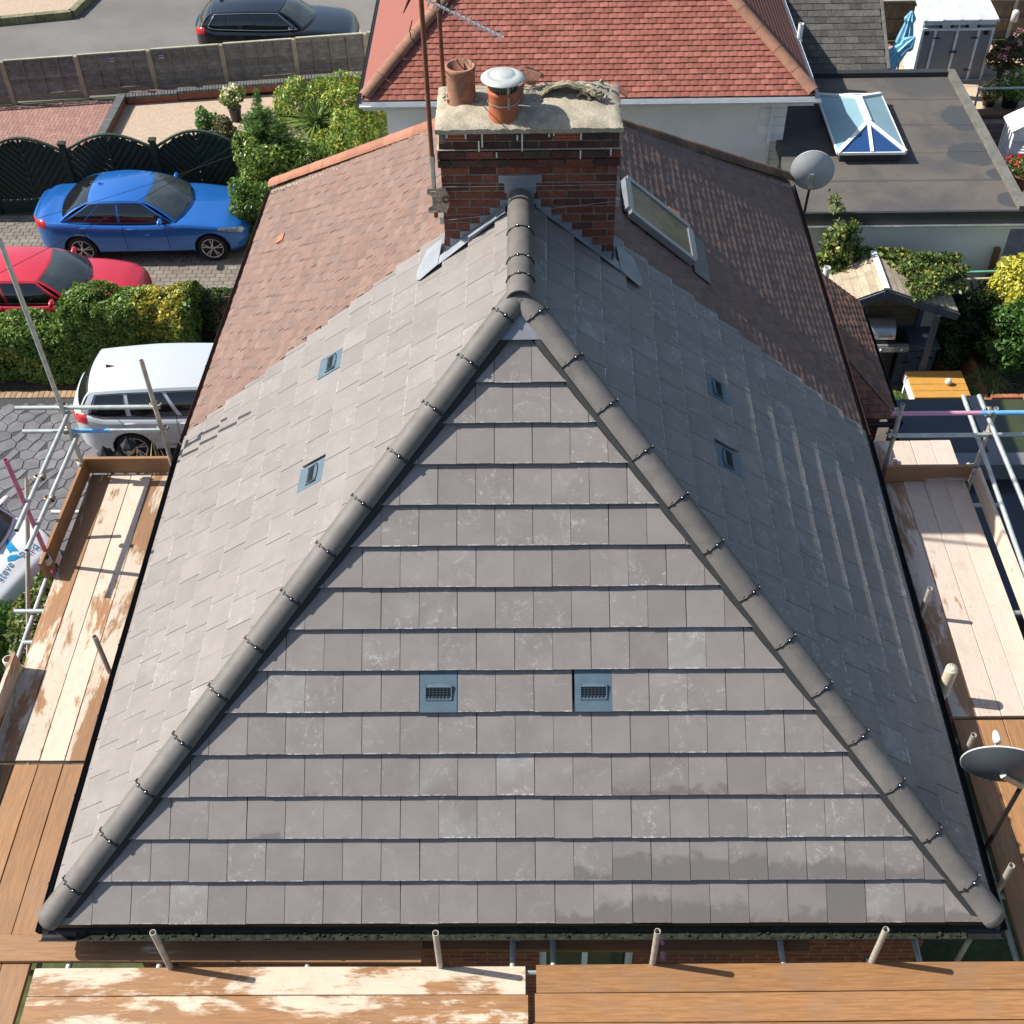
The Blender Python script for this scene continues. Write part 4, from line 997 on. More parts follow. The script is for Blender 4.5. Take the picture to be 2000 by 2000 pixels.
# gravel court with dark brick kerb walls
M_GRAV = mat('buff_gravel', (.46,.36,.27), (.34,.26,.20), 26, .95, .1, fine=.35, fsc=55, bump=1., bsc=60)
gc = sheet('gravel_court', [(-10.4,20.4),(-3.9,20.4),(-3.9,fline(-4)-.5),(-10.4,fline(-10.4)-.5)], GZ+.012, M_GRAV)
M_KERB = mat('blue_brick', (.115,.12,.12), (.085,.09,.09), 6, .7, rv=.14, fine=.15); M_KBASE = mat('red_kerb_brick', (.22,.085,.05), (.17,.065,.045), 8, .9)
kw = thing('gravel_kerb_wall', (-9,23.5,GZ), 'low blue brick kerb wall edging the gravel court', 'wall')
def kerb(p0, p1, z0, parent, hgt=.17):
    p0 = V((*p0, z0)); p1 = V((*p1, z0)); d = p1-p0; L = d.length; d.normalize(); n = int(L/.078); s = V((-d.y, d.x, 0)); R = Matrix((d, s, V((0,0,1)))).transposed().to_4x4()
    MB().bar(p0+V((0,0,hgt/2)), p1+V((0,0,hgt/2)), .19, hgt).build('base_course', M_KBASE, parent)
    for i in range(n): inst('coping_brick', kb, Matrix.Translation(p0+d*(L*i/n)+V((0,0,hgt+.001))) @ R, parent)
kb = MB().bevbox((0,-.11,0),(.071,.11,.075),.006).mesh('coping_brick', M_KERB)
kerb((-10.5,21.2),(-10.40,fline(-10.4)-.32), GZ, kw); 
seg = [(-10.36,-9.05,.0),(-9.05,-7.75,.05),(-7.75,-6.0,.10),(-6.0,-3.9,.15)]
for xa, xb, dz in seg: kerb((xa+.09,fline(xa)-.42),(xb+.07,fline(xb)-.42), GZ+dz, kw)
sheet('path_strip', [(-10.3,fline(-10.3)-.30),(-3.9,fline(-3.9)-.30),(-3.9,fline(-3.9)-.06),(-10.3,fline(-10.3)-.06)], GZ+.16, M_RBLK, .17)
# raised gravel bed across the road, top left corner
bed = [D(-60,52,GZ),D(138,33,GZ),D(178,-6,GZ),D(240,-60,GZ),D(-60,-60,GZ)]
rb_ = thing('roadside_bed_wall', (-14.5,31,GZ), 'low mossy wall round the gravel bed across the road', 'wall')
M_MOSSW = mat('mossy_wall_stone', (.22,.19,.12), (.12,.13,.06), 6, .95, rv=.15, fine=.3, dirt=.3)
for a, b in ((bed[0],bed[1]),(bed[1],bed[2]),(bed[2],bed[3])):
    d = (b-a); L = d.length; d.normalize(); n = max(2, int(L/.45))
    for i in range(n):
        p = a+d*(L*i/n); q = a+d*(L*(i+1)/n-.012); MB().bar(p+V((0,0,.10)), q+V((0,0,.10)), .20, .22).build('wall_block', M_MOSSW, rb_)
sheet('gravel_bed', [p[:2] for p in bed], GZ+.16, M_GRAV, .15)
# ================================================================== grey waney-lap fence
gf = thing('grey_panel_fence', (-8, 26, GZ), 'weathered grey overlap panel fence with concrete posts beside the road', 'fence')
M_CONC = mat('concrete_post', (.33,.29,.22), (.26,.23,.175), 6, .95, fine=.2, dirt=.3); M_GBRD = mat('gravel_board', (.27,.235,.19), (.20,.175,.145), 4, .95, fine=.25, dirt=.4)
M_LAP = mat('weathered_lap', (.20,.185,.175), (.13,.122,.118), 7, .9, rv=.22, fine=.25, fsc=40); M_BATT = mat('fence_batten', (.22,.185,.145), None, 6, .9)
M_CAP = mat('fence_cap', (.36,.35,.28), (.26,.27,.19), 8, .9)
posts = [-15.1,-13.25,-11.42,-9.6,-7.77,-5.93,-4.1,-2.3]; 
for i, x in enumerate(posts):
    y = fline(x); st = .02*i; MB().bevbox((x-.055,y-.06,GZ),(x+.055,y+.05,GZ+1.14+st),.02).build('post', M_CONC, gf)
    if i == len(posts)-1: break
    x2 = posts[i+1]; y2 = fline(x2); a, b = V((x+.058,y,0)), V((x2-.058,y2,0)); d = (b-a).normalized(); nrm = V((d.y,-d.x,0)); zb = GZ+.05+st
    MB().bar(a+V((0,0,zb+.10)), b+V((0,0,zb+.06)), .04, .19).build('gravel_board', M_GBRD, gf)
    pn = MB().bar(a+V((0,0,zb+.165))+nrm*.0, b+V((0,0,zb+.165)), .045, .02).build('panel', M_BATT, gf)
    ns = 9; H = .90
    for k in range(ns):
        z = zb+.18+H*k/ns; mb = MB(); N_ = 9; vs = []; wob = [uni(-.012,.012) for _ in range(N_+1)]
        for j in range(N_+1):
            p = a+(b-a)*(j/N_); vs += [p+nrm*.034+V((0,0,z+wob[j])), p+nrm*.004+V((0,0,z+H/ns*1.18))]
        mb.add(vs, [(2*j,2*j+2,2*j+3,2*j+1) for j in range(N_)]); mb.add([v-nrm*.010 for v in vs], [(2*j+1,2*j+3,2*j+2,2*j) for j in range(N_)])
        mb.build('slat', M_LAP, pn)
    for k in (.25,.5,.75): p = a+(b-a)*k+nrm*.045; MB().bar(p+V((0,0,zb+.17)), p+V((0,0,zb+1.07)), .022, .035, nrm).build('batten', M_BATT, pn)
    MB().bar(a+V((0,0,zb+1.10)), b+V((0,0,zb+1.10)), .07, .025).build('cap', M_CAP, pn)
for px in (211, 302):
    p = D(px,118,GZ+1.0); y = fline(p.x)-.09; t = thing('solar_fence_light', (p.x,y,GZ+1.0), 'small solar light on the grey fence, '+('left of the two' if px == 211 else 'right of the two'), 'light', 'solar fence lights')
    MB().box((p.x,y-.03,GZ+1.07),(.14,.10,.03)).build('panel', mat('solar_cell', (.05,.06,.10), None, 6, .2), t); MB().box((p.x,y-.02,GZ+1.03),(.12,.07,.05)).build('lens', mat('lens_cream', (.45,.42,.33)), t)
# ================================================================== dark green arched lattice fence
lf_ = thing('green_trellis_fence', (-9.5, 20, GZ), 'dark green arched lattice fence behind the blue car', 'fence')
M_DGREEN = mat('dark_green_stain', (.014,.024,.018), (.020,.032,.022), 6, .7, .3, fine=.3)
M_DGTOP = mat('faded_green_stain', (.05,.075,.05), (.035,.055,.04), 6, .8, .2, fine=.3)
xs_ = [-13.9,-12.05,-10.2,-8.22,-6.35]
def gy(x): return 20.02+(x+12)*.06
for i, x in enumerate(xs_):
    y = gy(x); pst = MB().bevbox((x-.06,y-.06,GZ),(x+.06,y+.06,GZ+1.64),.01); pst.box((x,y,GZ+1.67),(.16,.16,.05)); pst.build('post', M_DGREEN, lf_)
    if i == len(xs_)-1: break
    x2 = xs_[i+1]; a, b = V((x+.06,y,GZ)), V((x2-.06,gy(x2),GZ)); d = (b-a); L = d.length; d.normalize()
    top = lambda s: 1.50+.34*sin(pi*min(max(s/L,0),1))
    fr_ = MB(); pts = [a+d*(L*j/14)+V((0,0,top(L*j/14))) for j in range(15)]
    for j in range(14): fr_.bar(pts[j], pts[j+1], .07, .045)
    pn = fr_.build('panel', M_DGTOP, lf_)
    f2 = MB(); f2.bar(a+V((0,0,.30)), b+V((0,0,.30)), .05, .05); f2.bar(a+V((0,0,.12)), b+V((0,0,.12)), .03, .28)
    for s in (.02, L/2, L-.02): f2.bar(a+d*s+V((0,0,.3)), a+d*s+V((0,0,top(s)-.02)), .045, .05, (0,1,0))
    f2.build('frame', M_DGREEN, pn)
    for hs in (0, 1):                                  # diagonal slats, mirrored about the mid rail
        s0, s1 = (0, L/2) if hs == 0 else (L/2, L); n_ = 14
        for k in range(-8, n_+6):
            c = s0+(k+.5)*(s1-s0)/n_*1.25
            pts_ = []
            for q in range(41):
                z = .34+q*.04; s = c+(1 if hs == 0 else -1)*(-(z-1.0))*.8
                if s0-.01 < s < s1+.01 and z < top(s)-.03: pts_.append((s, z))
            if len(pts_) > 3:
                p, r_ = pts_[0], pts_[-1]; off = V((0,.012 if k % 2 else -.012,0))
                MB().bar(a+d*p[0]+V((0,0,p[1]))+off, a+d*r_[0]+V((0,0,r_[1]))+off, .072, .014, (0,1,0)).build('slat', M_DGREEN, pn)

# ================================================================== red roofed house beyond
EZ2, P2 = -2.0, rad(38); C2, S2, T2 = cos(P2), sin(P2), math.tan(P2); RX0, RX1, RY = -3.06, 5.52, 17.32; HW2 = (RX1-RX0)/2; RY1 = RY+13.5
rh = thing('white_rendered_house', ((RX0+RX1)/2, RY+6, GZ), 'white rendered house with the bright red tiled hip roof behind the chimney', 'house')
M_REND = mat('white_render', (.80,.80,.77), (.74,.74,.71), 1.3, .92, .2, fine=.06, fsc=60, bump=.2, bsc=80, dirt=.10)
wy = RY+.38
rwl = MB(); rwl.bbx((RX0+.4, wy, GZ), (RX1-.42, wy+.25, EZ2-.14)); rwl.build('front_wall', M_REND, rh)
MB().bbx((RX1-.67, wy+.252, GZ), (RX1-.42, RY1-.4, EZ2-.14)).build('side_wall', M_REND, rh); MB().bbx((RX0+.4, wy+.252, GZ), (RX0+.65, RY1-.4, EZ2-.14)).build('side_wall', M_REND, rh)
qs = MB(); z = GZ+.3; i = 0                                # painted quoin blocks at the corner
M_QUO = mat('painted_quoin', (.82,.82,.79), (.77,.77,.74), 4, .85, rv=.05, bump=.2)
while z < EZ2-.3:
    w_ = .50 if i % 2 else .30; MB().bevbox((RX1-.42-w_, wy-.02, z),(RX1-.405, wy-.001, z+.17),.004).build('quoin', M_QUO, rh); z += .182; i += 1
SRF = Slope((RX0,RY,EZ2), (1,0,0), (0,C2,S2)); LS2 = HW2/C2
M_RED = [mat('red_tile_'+n, c, c2, 12, .85, .2, rv=.12, fine=.16, fsc=60, dirt=.12) for n, c, c2 in (('a', (.31,.112,.085), (.265,.095,.072)), ('b', (.34,.13,.098), (.29,.108,.08)), ('c', (.275,.098,.075), (.235,.085,.064)))]
rrf = under(SRF, [(0,0),(2*HW2,0),(HW2,LS2)], rh, 'front_roof_slope')
RG, RWD = .113, .168
def offr(k): return (RWD/2 if k % 2 else 0)
def vis_skip(u, v, k): return v > 3.0
lay(rrf, SRF, RWD, RG, .17, .014, int(3.1/RG), offr, [(-1,C2,-.03),(1,C2,2*HW2-.03)], M_RED, 0, 2*HW2, keep=300, skip=vis_skip, jit=1.2, name='plain_tile', gap=.004, camber=.006)
up2 = SRF.p(0,3.05,.03); MB().poly([SRF.p(3.05*C2,3.05,.012),SRF.p(2*HW2-3.05*C2,3.05,.012),SRF.p(HW2,LS2,.012)], SRF.n, .01).build('upper_tiling', M_RED[0], rh)
SLR = Slope((RX0,RY,EZ2), (0,-1,0), (C2,0,S2)); SRR = Slope((RX1,RY,EZ2), (0,1,0), (-C2,0,S2))
M_REDR = mat('red_tile_side', (.27,.105,.082), (.225,.088,.068), 30, .85, .2, fine=.2, fsc=70); M_REDD = mat('shaded_tile_side', (.22,.10,.075), (.17,.08,.06), 30, .85, .2, fine=.2, fsc=70)  # right slope: same red tiles, their shade put into a darker brown colour
for S, sg, mm, nm in ((SLR, -1, M_REDR, 'left_roof_slope'), (SRR, 1, M_REDD, 'right_roof_slope')):
    o = MB().poly([S.p(0,0,-.03),S.p(sg*13,0,-.03),S.p(sg*(13-HW2),LS2,-.03),S.p(sg*HW2,LS2,-.03)][::sg], S.n, .03).build(nm, M_UNDER, rh); mb = MB()
    for k in range(27):            # stepped courses along the slope
        v = k*RG; u0 = v*C2+.05; L_ = 6.0
        pts = [(u0,v),(u0+L_,v),(u0+L_+RG*C2,v+.17),(u0+.17*C2,v+.17)] if sg > 0 else [(-u0,v),(-u0-.17*C2,v+.17),(-u0-L_-.1,v+.17),(-u0-L_,v)]
        tile_prism(mb, [(a,b-v) for a,b in (pts if sg > 0 else pts[::-1])], RG, .014, lambda a,b,c: S.p(a, b+v, c), rnd())
    mb.build('tile_course', mm, o)
M_REDHIP = mat('buff_clay_hip', (.30,.15,.095), (.22,.115,.08), 5, .85, rv=.1, fine=.2, dirt=.45)
for xa, sg in ((RX0, 1), (RX1, -1)):
    hipline(V((xa+sg*.05,RY+.05,EZ2+.03)), V((xa+sg*HW2,RY+HW2,EZ2+HW2*T2)), 13, .145, rh, lift=.0, matl=M_REDHIP, clips=False, gapl=.008)
M_WG = mat('white_gutter', (.66,.68,.68), (.60,.62,.62), 4, .45, fine=.05)
gutter((RX0-.06,RY-.06,EZ2-.06),(RX1+.12,RY-.06,EZ2-.06), rh, .06, M_WG, br=.9); gutter((RX1+.06,RY,EZ2-.06),(RX1+.06,RY+8,EZ2-.06), rh, .06, M_WG, br=.9); gutter((RX0-.06,RY,EZ2-.06),(RX0-.06,RY+8,EZ2-.06), rh, .06, M_GUT, br=.9)
f_ = MB(); f_.bbx((RX0,RY+.0,EZ2-.20),(RX1,RY+.03,EZ2-.02)); f_.bbx((RX0,RY+.031,EZ2-.20),(RX1,wy,EZ2-.18)); f_.bbx((RX1-.03,RY+.031,EZ2-.2),(RX1,RY+9,EZ2-.02)); f_.bbx((RX0,RY+.031,EZ2-.2),(RX0+.03,RY+9,EZ2-.02)); f_.bbx((RX1-.42,wy,EZ2-.2),(RX1-.031,RY+9,EZ2-.18)); f_.build('fascia', M_UPVC, rh)
dp = MB(); q0 = YY(1513,203,wy-.05); q1 = YY(1488,320,wy-.05); dp.box((q0.x,wy-.06,EZ2-.24),(.11,.10,.16)); dp.box((q0.x-.02,wy-.045,-4.1),(.065,.065,3.6)); dp.build('downpipe', M_UPVC, rh)
# oriel window roof, left of the wall
bw = thing('bay_window', (-3.0, RY-.1, GZ), 'faceted bay window roof with white edges beside the bushes', 'bay window')
M_BAYR = mat('grey_felt_roof', (.22,.22,.21), (.16,.155,.15), 2.5, .7, fine=.2, dirt=.3)
bz = -3.25; bp = [DY(740,215,wy-.02), D(705,205,bz), D(684,230,bz), D(690,255,bz), D(720,282,bz), D(757,290,bz)]
ctr = V((-2.05, wy, bz+.25)); base = [(-2.9,wy,bz),(-3.16,wy-.35,bz),(-3.06,wy-.75,bz),(-2.72,wy-1.02,bz),(-1.7,wy-1.1,bz),(-1.2,wy-.75,bz),(-1.1,wy,bz)]
mb = MB(); 
for i in range(len(base)-1): mb.add([base[i],base[i+1],(-2.0,wy,bz+.30)], [(0,1,2)]); mb.add([base[i],base[i+1],(base[i+1][0],base[i+1][1],bz-.1),(base[i][0],base[i][1],bz-.1)], [(3,2,1,0)])
mb.build('roof', M_BAYR, bw); e = MB()
for i in range(len(base)-1): e.tube([base[i],base[i+1]], .035, 6)
for i in (3,): e.bar(V(base[i])+V((.35,0,.02)), V((-2.0,wy,bz+.33)), .10, .03)
e.build('edge_trim', M_UPVC, bw)
for i in range(len(base)-1):
    a, b = V(base[i]), V(base[i+1]); a = a*.94+ctr*.06; b = b*.94+ctr*.06; MB().add([(a.x,a.y,GZ),(b.x,b.y,GZ),(b.x,b.y,GZ+.9),(a.x,a.y,GZ+.9)], [(0,1,2,3)]).build('panel', M_REND, bw)
    MB().add([(a.x,a.y,GZ+.9),(b.x,b.y,GZ+.9),(b.x,b.y,bz-.1),(a.x,a.y,bz-.1)], [(0,1,2,3)]).build('pane', M_DARKGLASS, bw)

# ================================================================== flat roofed extension with roof lantern
FZ = -3.1; E0x, E1x = 5.0, 9.13; E0y, E1y = 15.05, 20.42
ex = thing('flat_roofed_extension', (7.2, 17.7, GZ), 'pale rendered extension with black felt flat roof at the right', 'extension')
M_FELT = None
t = NT('roof_felt'); v = t.vec(); c = t.mix(t.step(t.noise(v, .9, 5, .6, .4), .38, .62), (.105,.092,.080), (.068,.066,.065))
w = t.sep(t.tc.outputs['Object'])
pud = None
def puddle(cx, cy, rx, ry):
    dx = t.math('DIVIDE', t.math('SUBTRACT', w[0], cx), rx); dy = t.math('DIVIDE', t.math('SUBTRACT', w[1], cy), ry)
    d_ = t.math('ADD', t.math('ADD', t.math('MULTIPLY', dx, dx), t.math('MULTIPLY', dy, dy)), t.math('MULTIPLY', t.noise(v, 3.2, 4, .6), 1.1)); return t.step(d_, 1.60, 1.52)
for (px, py, rx, ry) in ((1880,230,.42,.52),(1905,300,.52,.44),(1955,340,.28,.22),(1978,390,.30,.26)):
    q = Z(px, py, FZ); m_p = puddle(q.x, q.y, rx, ry); pud = m_p if pud is None else t.math('MAXIMUM', pud, m_p)
c = t.mix(t.math('MULTIPLY', pud, .9), c, (.055,.058,.062)); sp_ = t.step(t.noise(v, 14, 3, .6), .72, .76); c = t.mix(t.math('MULTIPLY', sp_, .5), c, (.03,.03,.03))
c = t.gain(c, t.rng(t.noise(v, 60, 3), .3, .7, .85, 1.15)); t.bump(t.noise(v, 90, 3), .3, .003); M_FELT = t.done(c, t.rng(pud, 0, 1, .85, .42), .35)
MB().bbx((E0x,E0y,FZ-.18),(E1x,E1y,FZ)).build('roof', M_FELT, ex)
for i in range(1, 5): MB().bbx((E0x+.02,E0y+i*1.06-.035,FZ),(E1x-.15,E0y+i*1.06+.035,FZ+.004)).build('felt_lap', M_FELT, ex)
M_FTRIM = mat('felt_trim', (.035,.036,.038), None, 6, .5); M_FTRIM2 = mat('weathered_roof_trim', (.16,.155,.13), (.11,.105,.09), 5, .6)
MB().bbx((E0x,E0y-.06,FZ-.26),(E1x+.02,E0y-.001,FZ+.006)).build('front_drip', M_FTRIM, ex); MB().bbx((E1x-.14,E0y-.02,FZ+.001),(E1x+.03,E1y,FZ+.09)).build('side_kerb', M_FTRIM2, ex); MB().bbx((E0x,E1y-.16,FZ+.001),(E1x-.141,E1y,FZ+.10)).build('rear_kerb', M_FTRIM, ex)
M_PALE = mat('pale_blue_render', (.74,.77,.76), (.70,.735,.73), 1.2, .9, .2, fine=.05, bump=.15, bsc=70)
MB().bbx((E0x,E0y+.10,GZ),(E1x-.12,E0y+.32,FZ-.185)).build('front_wall', M_PALE, ex); MB().bbx((E1x-.34,E0y+.322,GZ),(E1x-.12,E1y,FZ-.185)).build('side_wall', M_PALE, ex)
gutter((E0x+.1,E0y-.10,FZ-.22),(E1x+.5,E0y-.10,FZ-.22), ex, .055, mat('green_white_gutter', (.58,.62,.58), None, 4, .5), br=1.0)
MB().bbx((E0x,E0y-.035,FZ-.38),(E1x+.45,E0y+.0,FZ-.262)).build('fascia', M_UPVC, ex)
ln = thing('roof_lantern', (6.7,18.2,FZ), 'white framed roof lantern with blue glass on the flat roof', 'roof lantern')
la0 = Z(1634.6,301,FZ+.22); la1 = Z(1769,295,FZ+.22); lb0 = Z(1599.6,185,FZ+.22); lb1 = Z(1718.7,184,FZ+.22)
lx0, lx1 = (la0.x+lb0.x)/2, (la1.x+lb1.x)/2; ly0, ly1 = (la0.y+la1.y)/2, (lb0.y+lb1.y)/2; lz = FZ+.22; lh = .22
lxm = (lx0+lx1)/2; _q0 = Z(1500+755*.2588,920*.2588,lz+lh); _q1 = Z(1500+650*.2588,737*.2588,lz+lh); r0 = tuple(_q0); r1_ = (_q0.x, min(_q1.y, ly1-.08), lz+lh)
MB().bbx((lx0+.06,ly0+.06,FZ+.001),(lx1-.06,ly1-.06,lz-.001)).build('upstand', M_FTRIM, ln)
def lglass(n, c): return mat(n, c, tuple(x*1.12 for x in c), 1.5, .12, .6, fine=0)
GL1 = lglass('blue_tinted_glass', (.19,.31,.35)); GL2 = lglass('deep_blue_glass', (.02,.06,.17))
def pane(pts, m): 
    p = [V(q) for q in pts]; nn = (p[1]-p[0]).cross(p[2]-p[0]).normalized(); 
    if nn.z < 0: p = p[::-1]; nn = -nn
    MB().poly(p, nn, .012).build('pane', m, ln)
pane([(lx0,ly0,lz),(lx0,ly1,lz),r1_,r0], GL1); pane([(lx1,ly0,lz),(lx1,ly1,lz),r1_,r0], GL1)
pane([(lx0,ly0,lz),(lxm,ly0,lz),r0], GL2); pane([(lxm,ly0,lz),(lx1,ly0,lz),r0], GL2); pane([(lx0,ly1,lz),(lx1,ly1,lz),r1_], GL1)
def lbar(a, b, w_=.075): MB().bar(V(a)+V((0,0,.02)), V(b)+V((0,0,.02)), w_, .035).build('glazing_bar', M_UPVC, ln)
lbar((lx0,ly0,lz),r0); lbar((lx1,ly0,lz),r0); lbar((lxm,ly0,lz),r0,.06); lbar((lx0,ly1,lz),r1_); lbar((lx1,ly1,lz),r1_); lbar(r0,r1_,.13)
for a, b in (((lx0,ly0,lz),(lx1,ly0,lz)),((lx0,ly0,lz),(lx0,ly1,lz)),((lx1,ly0,lz),(lx1,ly1,lz)),((lx0,ly1,lz),(lx1,ly1,lz))): MB().bar(V(a)-V((0,0,.012)), V(b)-V((0,0,.012)), .05, .05).build('frame_rail', M_UPVC, ln)
# dark slate lean-to roof beyond, with flue pipe
SSL = Slope((5.9,20.45,FZ+.06), (1,0,0), (0,cos(rad(28)),sin(rad(28))))
sr = thing('rear_outbuilding', (7,23,GZ), 'dark grey slated roof beyond the flat roof, right of the red tiles', 'building')
M_SLATE = [mat('worn_slate_'+n, c, None, 10, .9, .2, rv=.16, fine=.3, fsc=30, dirt=.5) for n, c in (('a', (.105,.10,.09)), ('b', (.085,.082,.076)))]
so_ = under(SSL, [(-.3,0),(1.85,0),(1.85,7),(-.3,7)], sr, 'roof_slope')
lay(so_, SSL, .26, .17, .25, .012, 24, lambda k: (.13 if k % 2 else 0), [(-1,0,.3),(1,0,1.84)], M_SLATE, -.3, 1.84, keep=200, jit=2, name='slate', gap=.005)
MB().bbx((5.75,20.5,GZ),(7.62,20.7,FZ+.02)).build('wall', M_REND, sr); MB().bbx((7.42,20.702,GZ),(7.62,26,FZ+.0)).build('side_wall', M_REND, sr)
MB().bar(SSL.p(1.87,0,.02), SSL.p(1.87,7,.02), .05, .10, SSL.n).build('verge', M_FTRIM2, sr)
fq = Z(1560,80,FZ+1.0); fp_ = thing('flue_pipe', (fq.x,fq.y,fq.z-.2), 'white plastic flue pipe beside the red roof gutter', 'flue')
MB().pipe((fq.x,fq.y,fq.z-.35),(fq.x,fq.y,fq.z+.36),.055,.006).build('pipe', M_UPVC, fp_); MB().lathe((fq.x,fq.y,fq.z-.02), [(.056,0),(.07,.01),(.07,.05),(.056,.06)], 16).build('collar', M_UPVC, fp_)
# ================================================================== cars
def paint(name, c, metal=.35, rough=.32):
    t = NT(name); fl = t.noise(t.vec(), 900, 1); cc = t.gain(c, t.rng(fl, .3, .7, .93, 1.07)); m = t.done(cc, rough, .5, metal, Coat_Weight=1.0, Coat_Roughness=.04); return m
M_TYRE = mat('tyre_rubber', (.016,.016,.017), None, 10, .8); M_RIM = mat('alloy_rim', (.55,.55,.54), None, 5, .3, metal=.8); M_RIMD = mat('rim_dark', (.03,.03,.032), None, 5, .5)
M_CGL = mat('car_glass', (.012,.014,.016), None, 3, .03, .9, fine=0.); M_WSC = mat('windscreen_glass', (.075,.095,.095), (.045,.055,.055), 2.5, .03, .9, fine=0.)
M_TAIL = mat('tail_light_red', (.45,.015,.02), None, 8, .1, .7); M_HEAD = mat('headlight_glass', (.38,.40,.38), (.16,.18,.17), 14, .08, .8); M_CHR = mat('chrome', (.75,.76,.77), None, 5, .12, metal=.95)
M_TRIM = mat('car_black_trim', (.012,.012,.013), None, 6, .4)
def smooth(xs, pts):
    """monotone-ish smooth interpolation of control points"""
    px = np.array([p[0] for p in pts], float); py = np.array([p[1] for p in pts], float); d = np.gradient(py, px); x = np.clip(np.asarray(xs, float), px[0], px[-1]); i = np.clip(np.searchsorted(px, x)-1, 0, len(px)-2)
    h = px[i+1]-px[i]; t = (x-px[i])/h; return (2*t**3-3*t**2+1)*py[i]+(t**3-2*t**2+t)*h*d[i]+(-2*t**3+3*t**2)*py[i+1]+(t**3-t**2)*h*d[i+1]
def car(name, loc, heading, label, paintm, L, Wd, H, deck, gh, wb, fo, windows, tail_h=(.72,.95), chrome=False, rails=False, rims='dark', fin=True, seams=(), group=None):
    ct = thing(name, loc, label, 'car', group); T = Matrix.Translation(V(loc)) @ Matrix.Rotation(heading, 4, 'Z'); hl = L/2
    def put(mb, nm, m, parent=ct):
        me = mb.mesh(nm, m); o = bpy.data.objects.new(nm, me); o.matrix_basis = T; return link(o, parent)
    def zt(x): return float(smooth(x, deck))
    def wd(x): k = abs(x)/hl; return Wd/2*(1-.055*k**2)*(max(1e-4, 1-(k*.985)**14))**.5
    def zb(x): k = abs(x)/hl; return .19+.16*max(0, (k-.82)/.18)**2
    def sect(x):
        w, t_, b = wd(x), zt(x), zb(x); sh = t_-.055; k = abs(x)/hl
        cp = [(0,b),(w*.80,b),(w*.955,b+.05),(w*.99,b+.16),(w*1.0,b+.45*(sh-b)),(w*.992,sh-.12),(w*.965,sh-.02),(w*.90,sh+.025),(w*.62,t_-.004),(w*.3,t_+.012),(0,t_+.016)]
        s = np.linspace(0, len(cp)-1, 41); idx = np.arange(len(cp)); return np.stack([smooth(s, list(zip(idx, [c[0] for c in cp]))), smooth(s, list(zip(idx, [c[1] for c in cp])))], 1)
    def S(x, s, side=1, off=.004):
        c = sect(x); i = s*40; j = min(int(i), 39); f = i-j; p = c[j]*(1-f)+c[j+1]*f; tn = c[j+1]-c[j]; n = np.array([tn[1], -tn[0]]); n = n/max(np.linalg.norm(n), 1e-6); p = p+n*off; return V((x, side*p[0], p[1]))
    xs = [hl*sin(pi/2*k) if abs(k) > .0 else 0 for k in np.linspace(-1, 1, 61)]; xs = [hl*(.55*k+.45*sin(pi/2*k)) for k in np.linspace(-1, 1, 65)]
    vs = []; R_ = 81
    for x in xs:
        c = sect(x); ring = [(x, p[0], p[1]) for p in c]+[(x, -p[0], p[1]) for p in c[::-1][1:]]; vs += ring
    fs = [(i*R_+j, (i+1)*R_+j, (i+1)*R_+j+1, i*R_+j+1) for i in range(len(xs)-1) for j in range(R_-1)]
    mb = MB(); mb.add(vs, fs, sm=True); n = len(xs)-1; mb.add(vs[:R_], [tuple(range(R_))], sm=True); mb.add(vs[n*R_:], [tuple(range(R_))[::-1]], sm=True)
    # wheel arches cut out of the shell
    me = mb.mesh('tmp', paintm); body = bpy.data.objects.new('body', me); col.objects.link(body); wxs = (hl-fo, hl-fo-wb); WR = .325
    cm = MB()
    for wx in wxs:
        for sd in (-1, 1): cm.tube([(wx, sd*(Wd/2+.1), WR), (wx, sd*(Wd/2-.24), WR)], WR+.045, 28)
    cut = bpy.data.objects.new('tmpcut', cm.mesh('tmpcut', M_TRIM)); col.objects.link(cut)
    md = body.modifiers.new('b', 'BOOLEAN'); md.object = cut; md.operation = 'DIFFERENCE'; md.solver = 'EXACT'
    dg = bpy.context.evaluated_depsgraph_get(); new = bpy.data.meshes.new_from_object(body.evaluated_get(dg)); bpy.data.objects.remove(body); bpy.data.objects.remove(cut)
    for p in new.polygons: p.use_smooth = True
    new.name = 'body'; bo = bpy.data.objects.new('body', new); bo.matrix_basis = T; link(bo, ct)
    # greenhouse
    xcf, xrf, xrr, xcr = gh; zbelt = lambda x: zt(x)-.01
    def WB(x): return wd(x)*.905
    def RW(t): return Wd/2*(.70-.03*abs(2*t-1))
    def rz(t): return H-.045-.05*(1-t)**3-.055*t**3
    def side(t, v, off=0., sd=1):
        xb = xcf-.18+(xcr+.10-xcf+.18)*t; xt = xrf-.06+(xrr+.02-xrf+.06)*t
        yb, zb_ = WB(xb), zbelt(xb)+.004; yt, zt_ = RW(t), rz(t); k = v; bul = .045*sin(pi*v)
        return V((xb+(xt-xb)*k, sd*(yb+(yt-yb)*k+bul+off), zb_+(zt_-zb_)*k+off*.4))
    def scr(front, u, v, off=0.):
        if front: b0, t0, xb, xt, bu = side(0,0), side(0,1), xcf, xrf, .10
        else: b0, t0, xb, xt, bu = side(1,0), side(1,1), xcr, xrr, -.05
        b = V((b0.x+(xb-b0.x+bu)*(1-u*u), b0.y*u, b0.z+.02*(1-u*u))); t_ = V((t0.x+(xt-t0.x+bu*.6)*(1-u*u), t0.y*u, t0.z+.045*(1-u*u))); p = b+(t_-b)*v; p.z += .05*sin(pi*v); sgn = 1 if front else -1
        return p+V((sgn*off*.7, 0, off*.7))
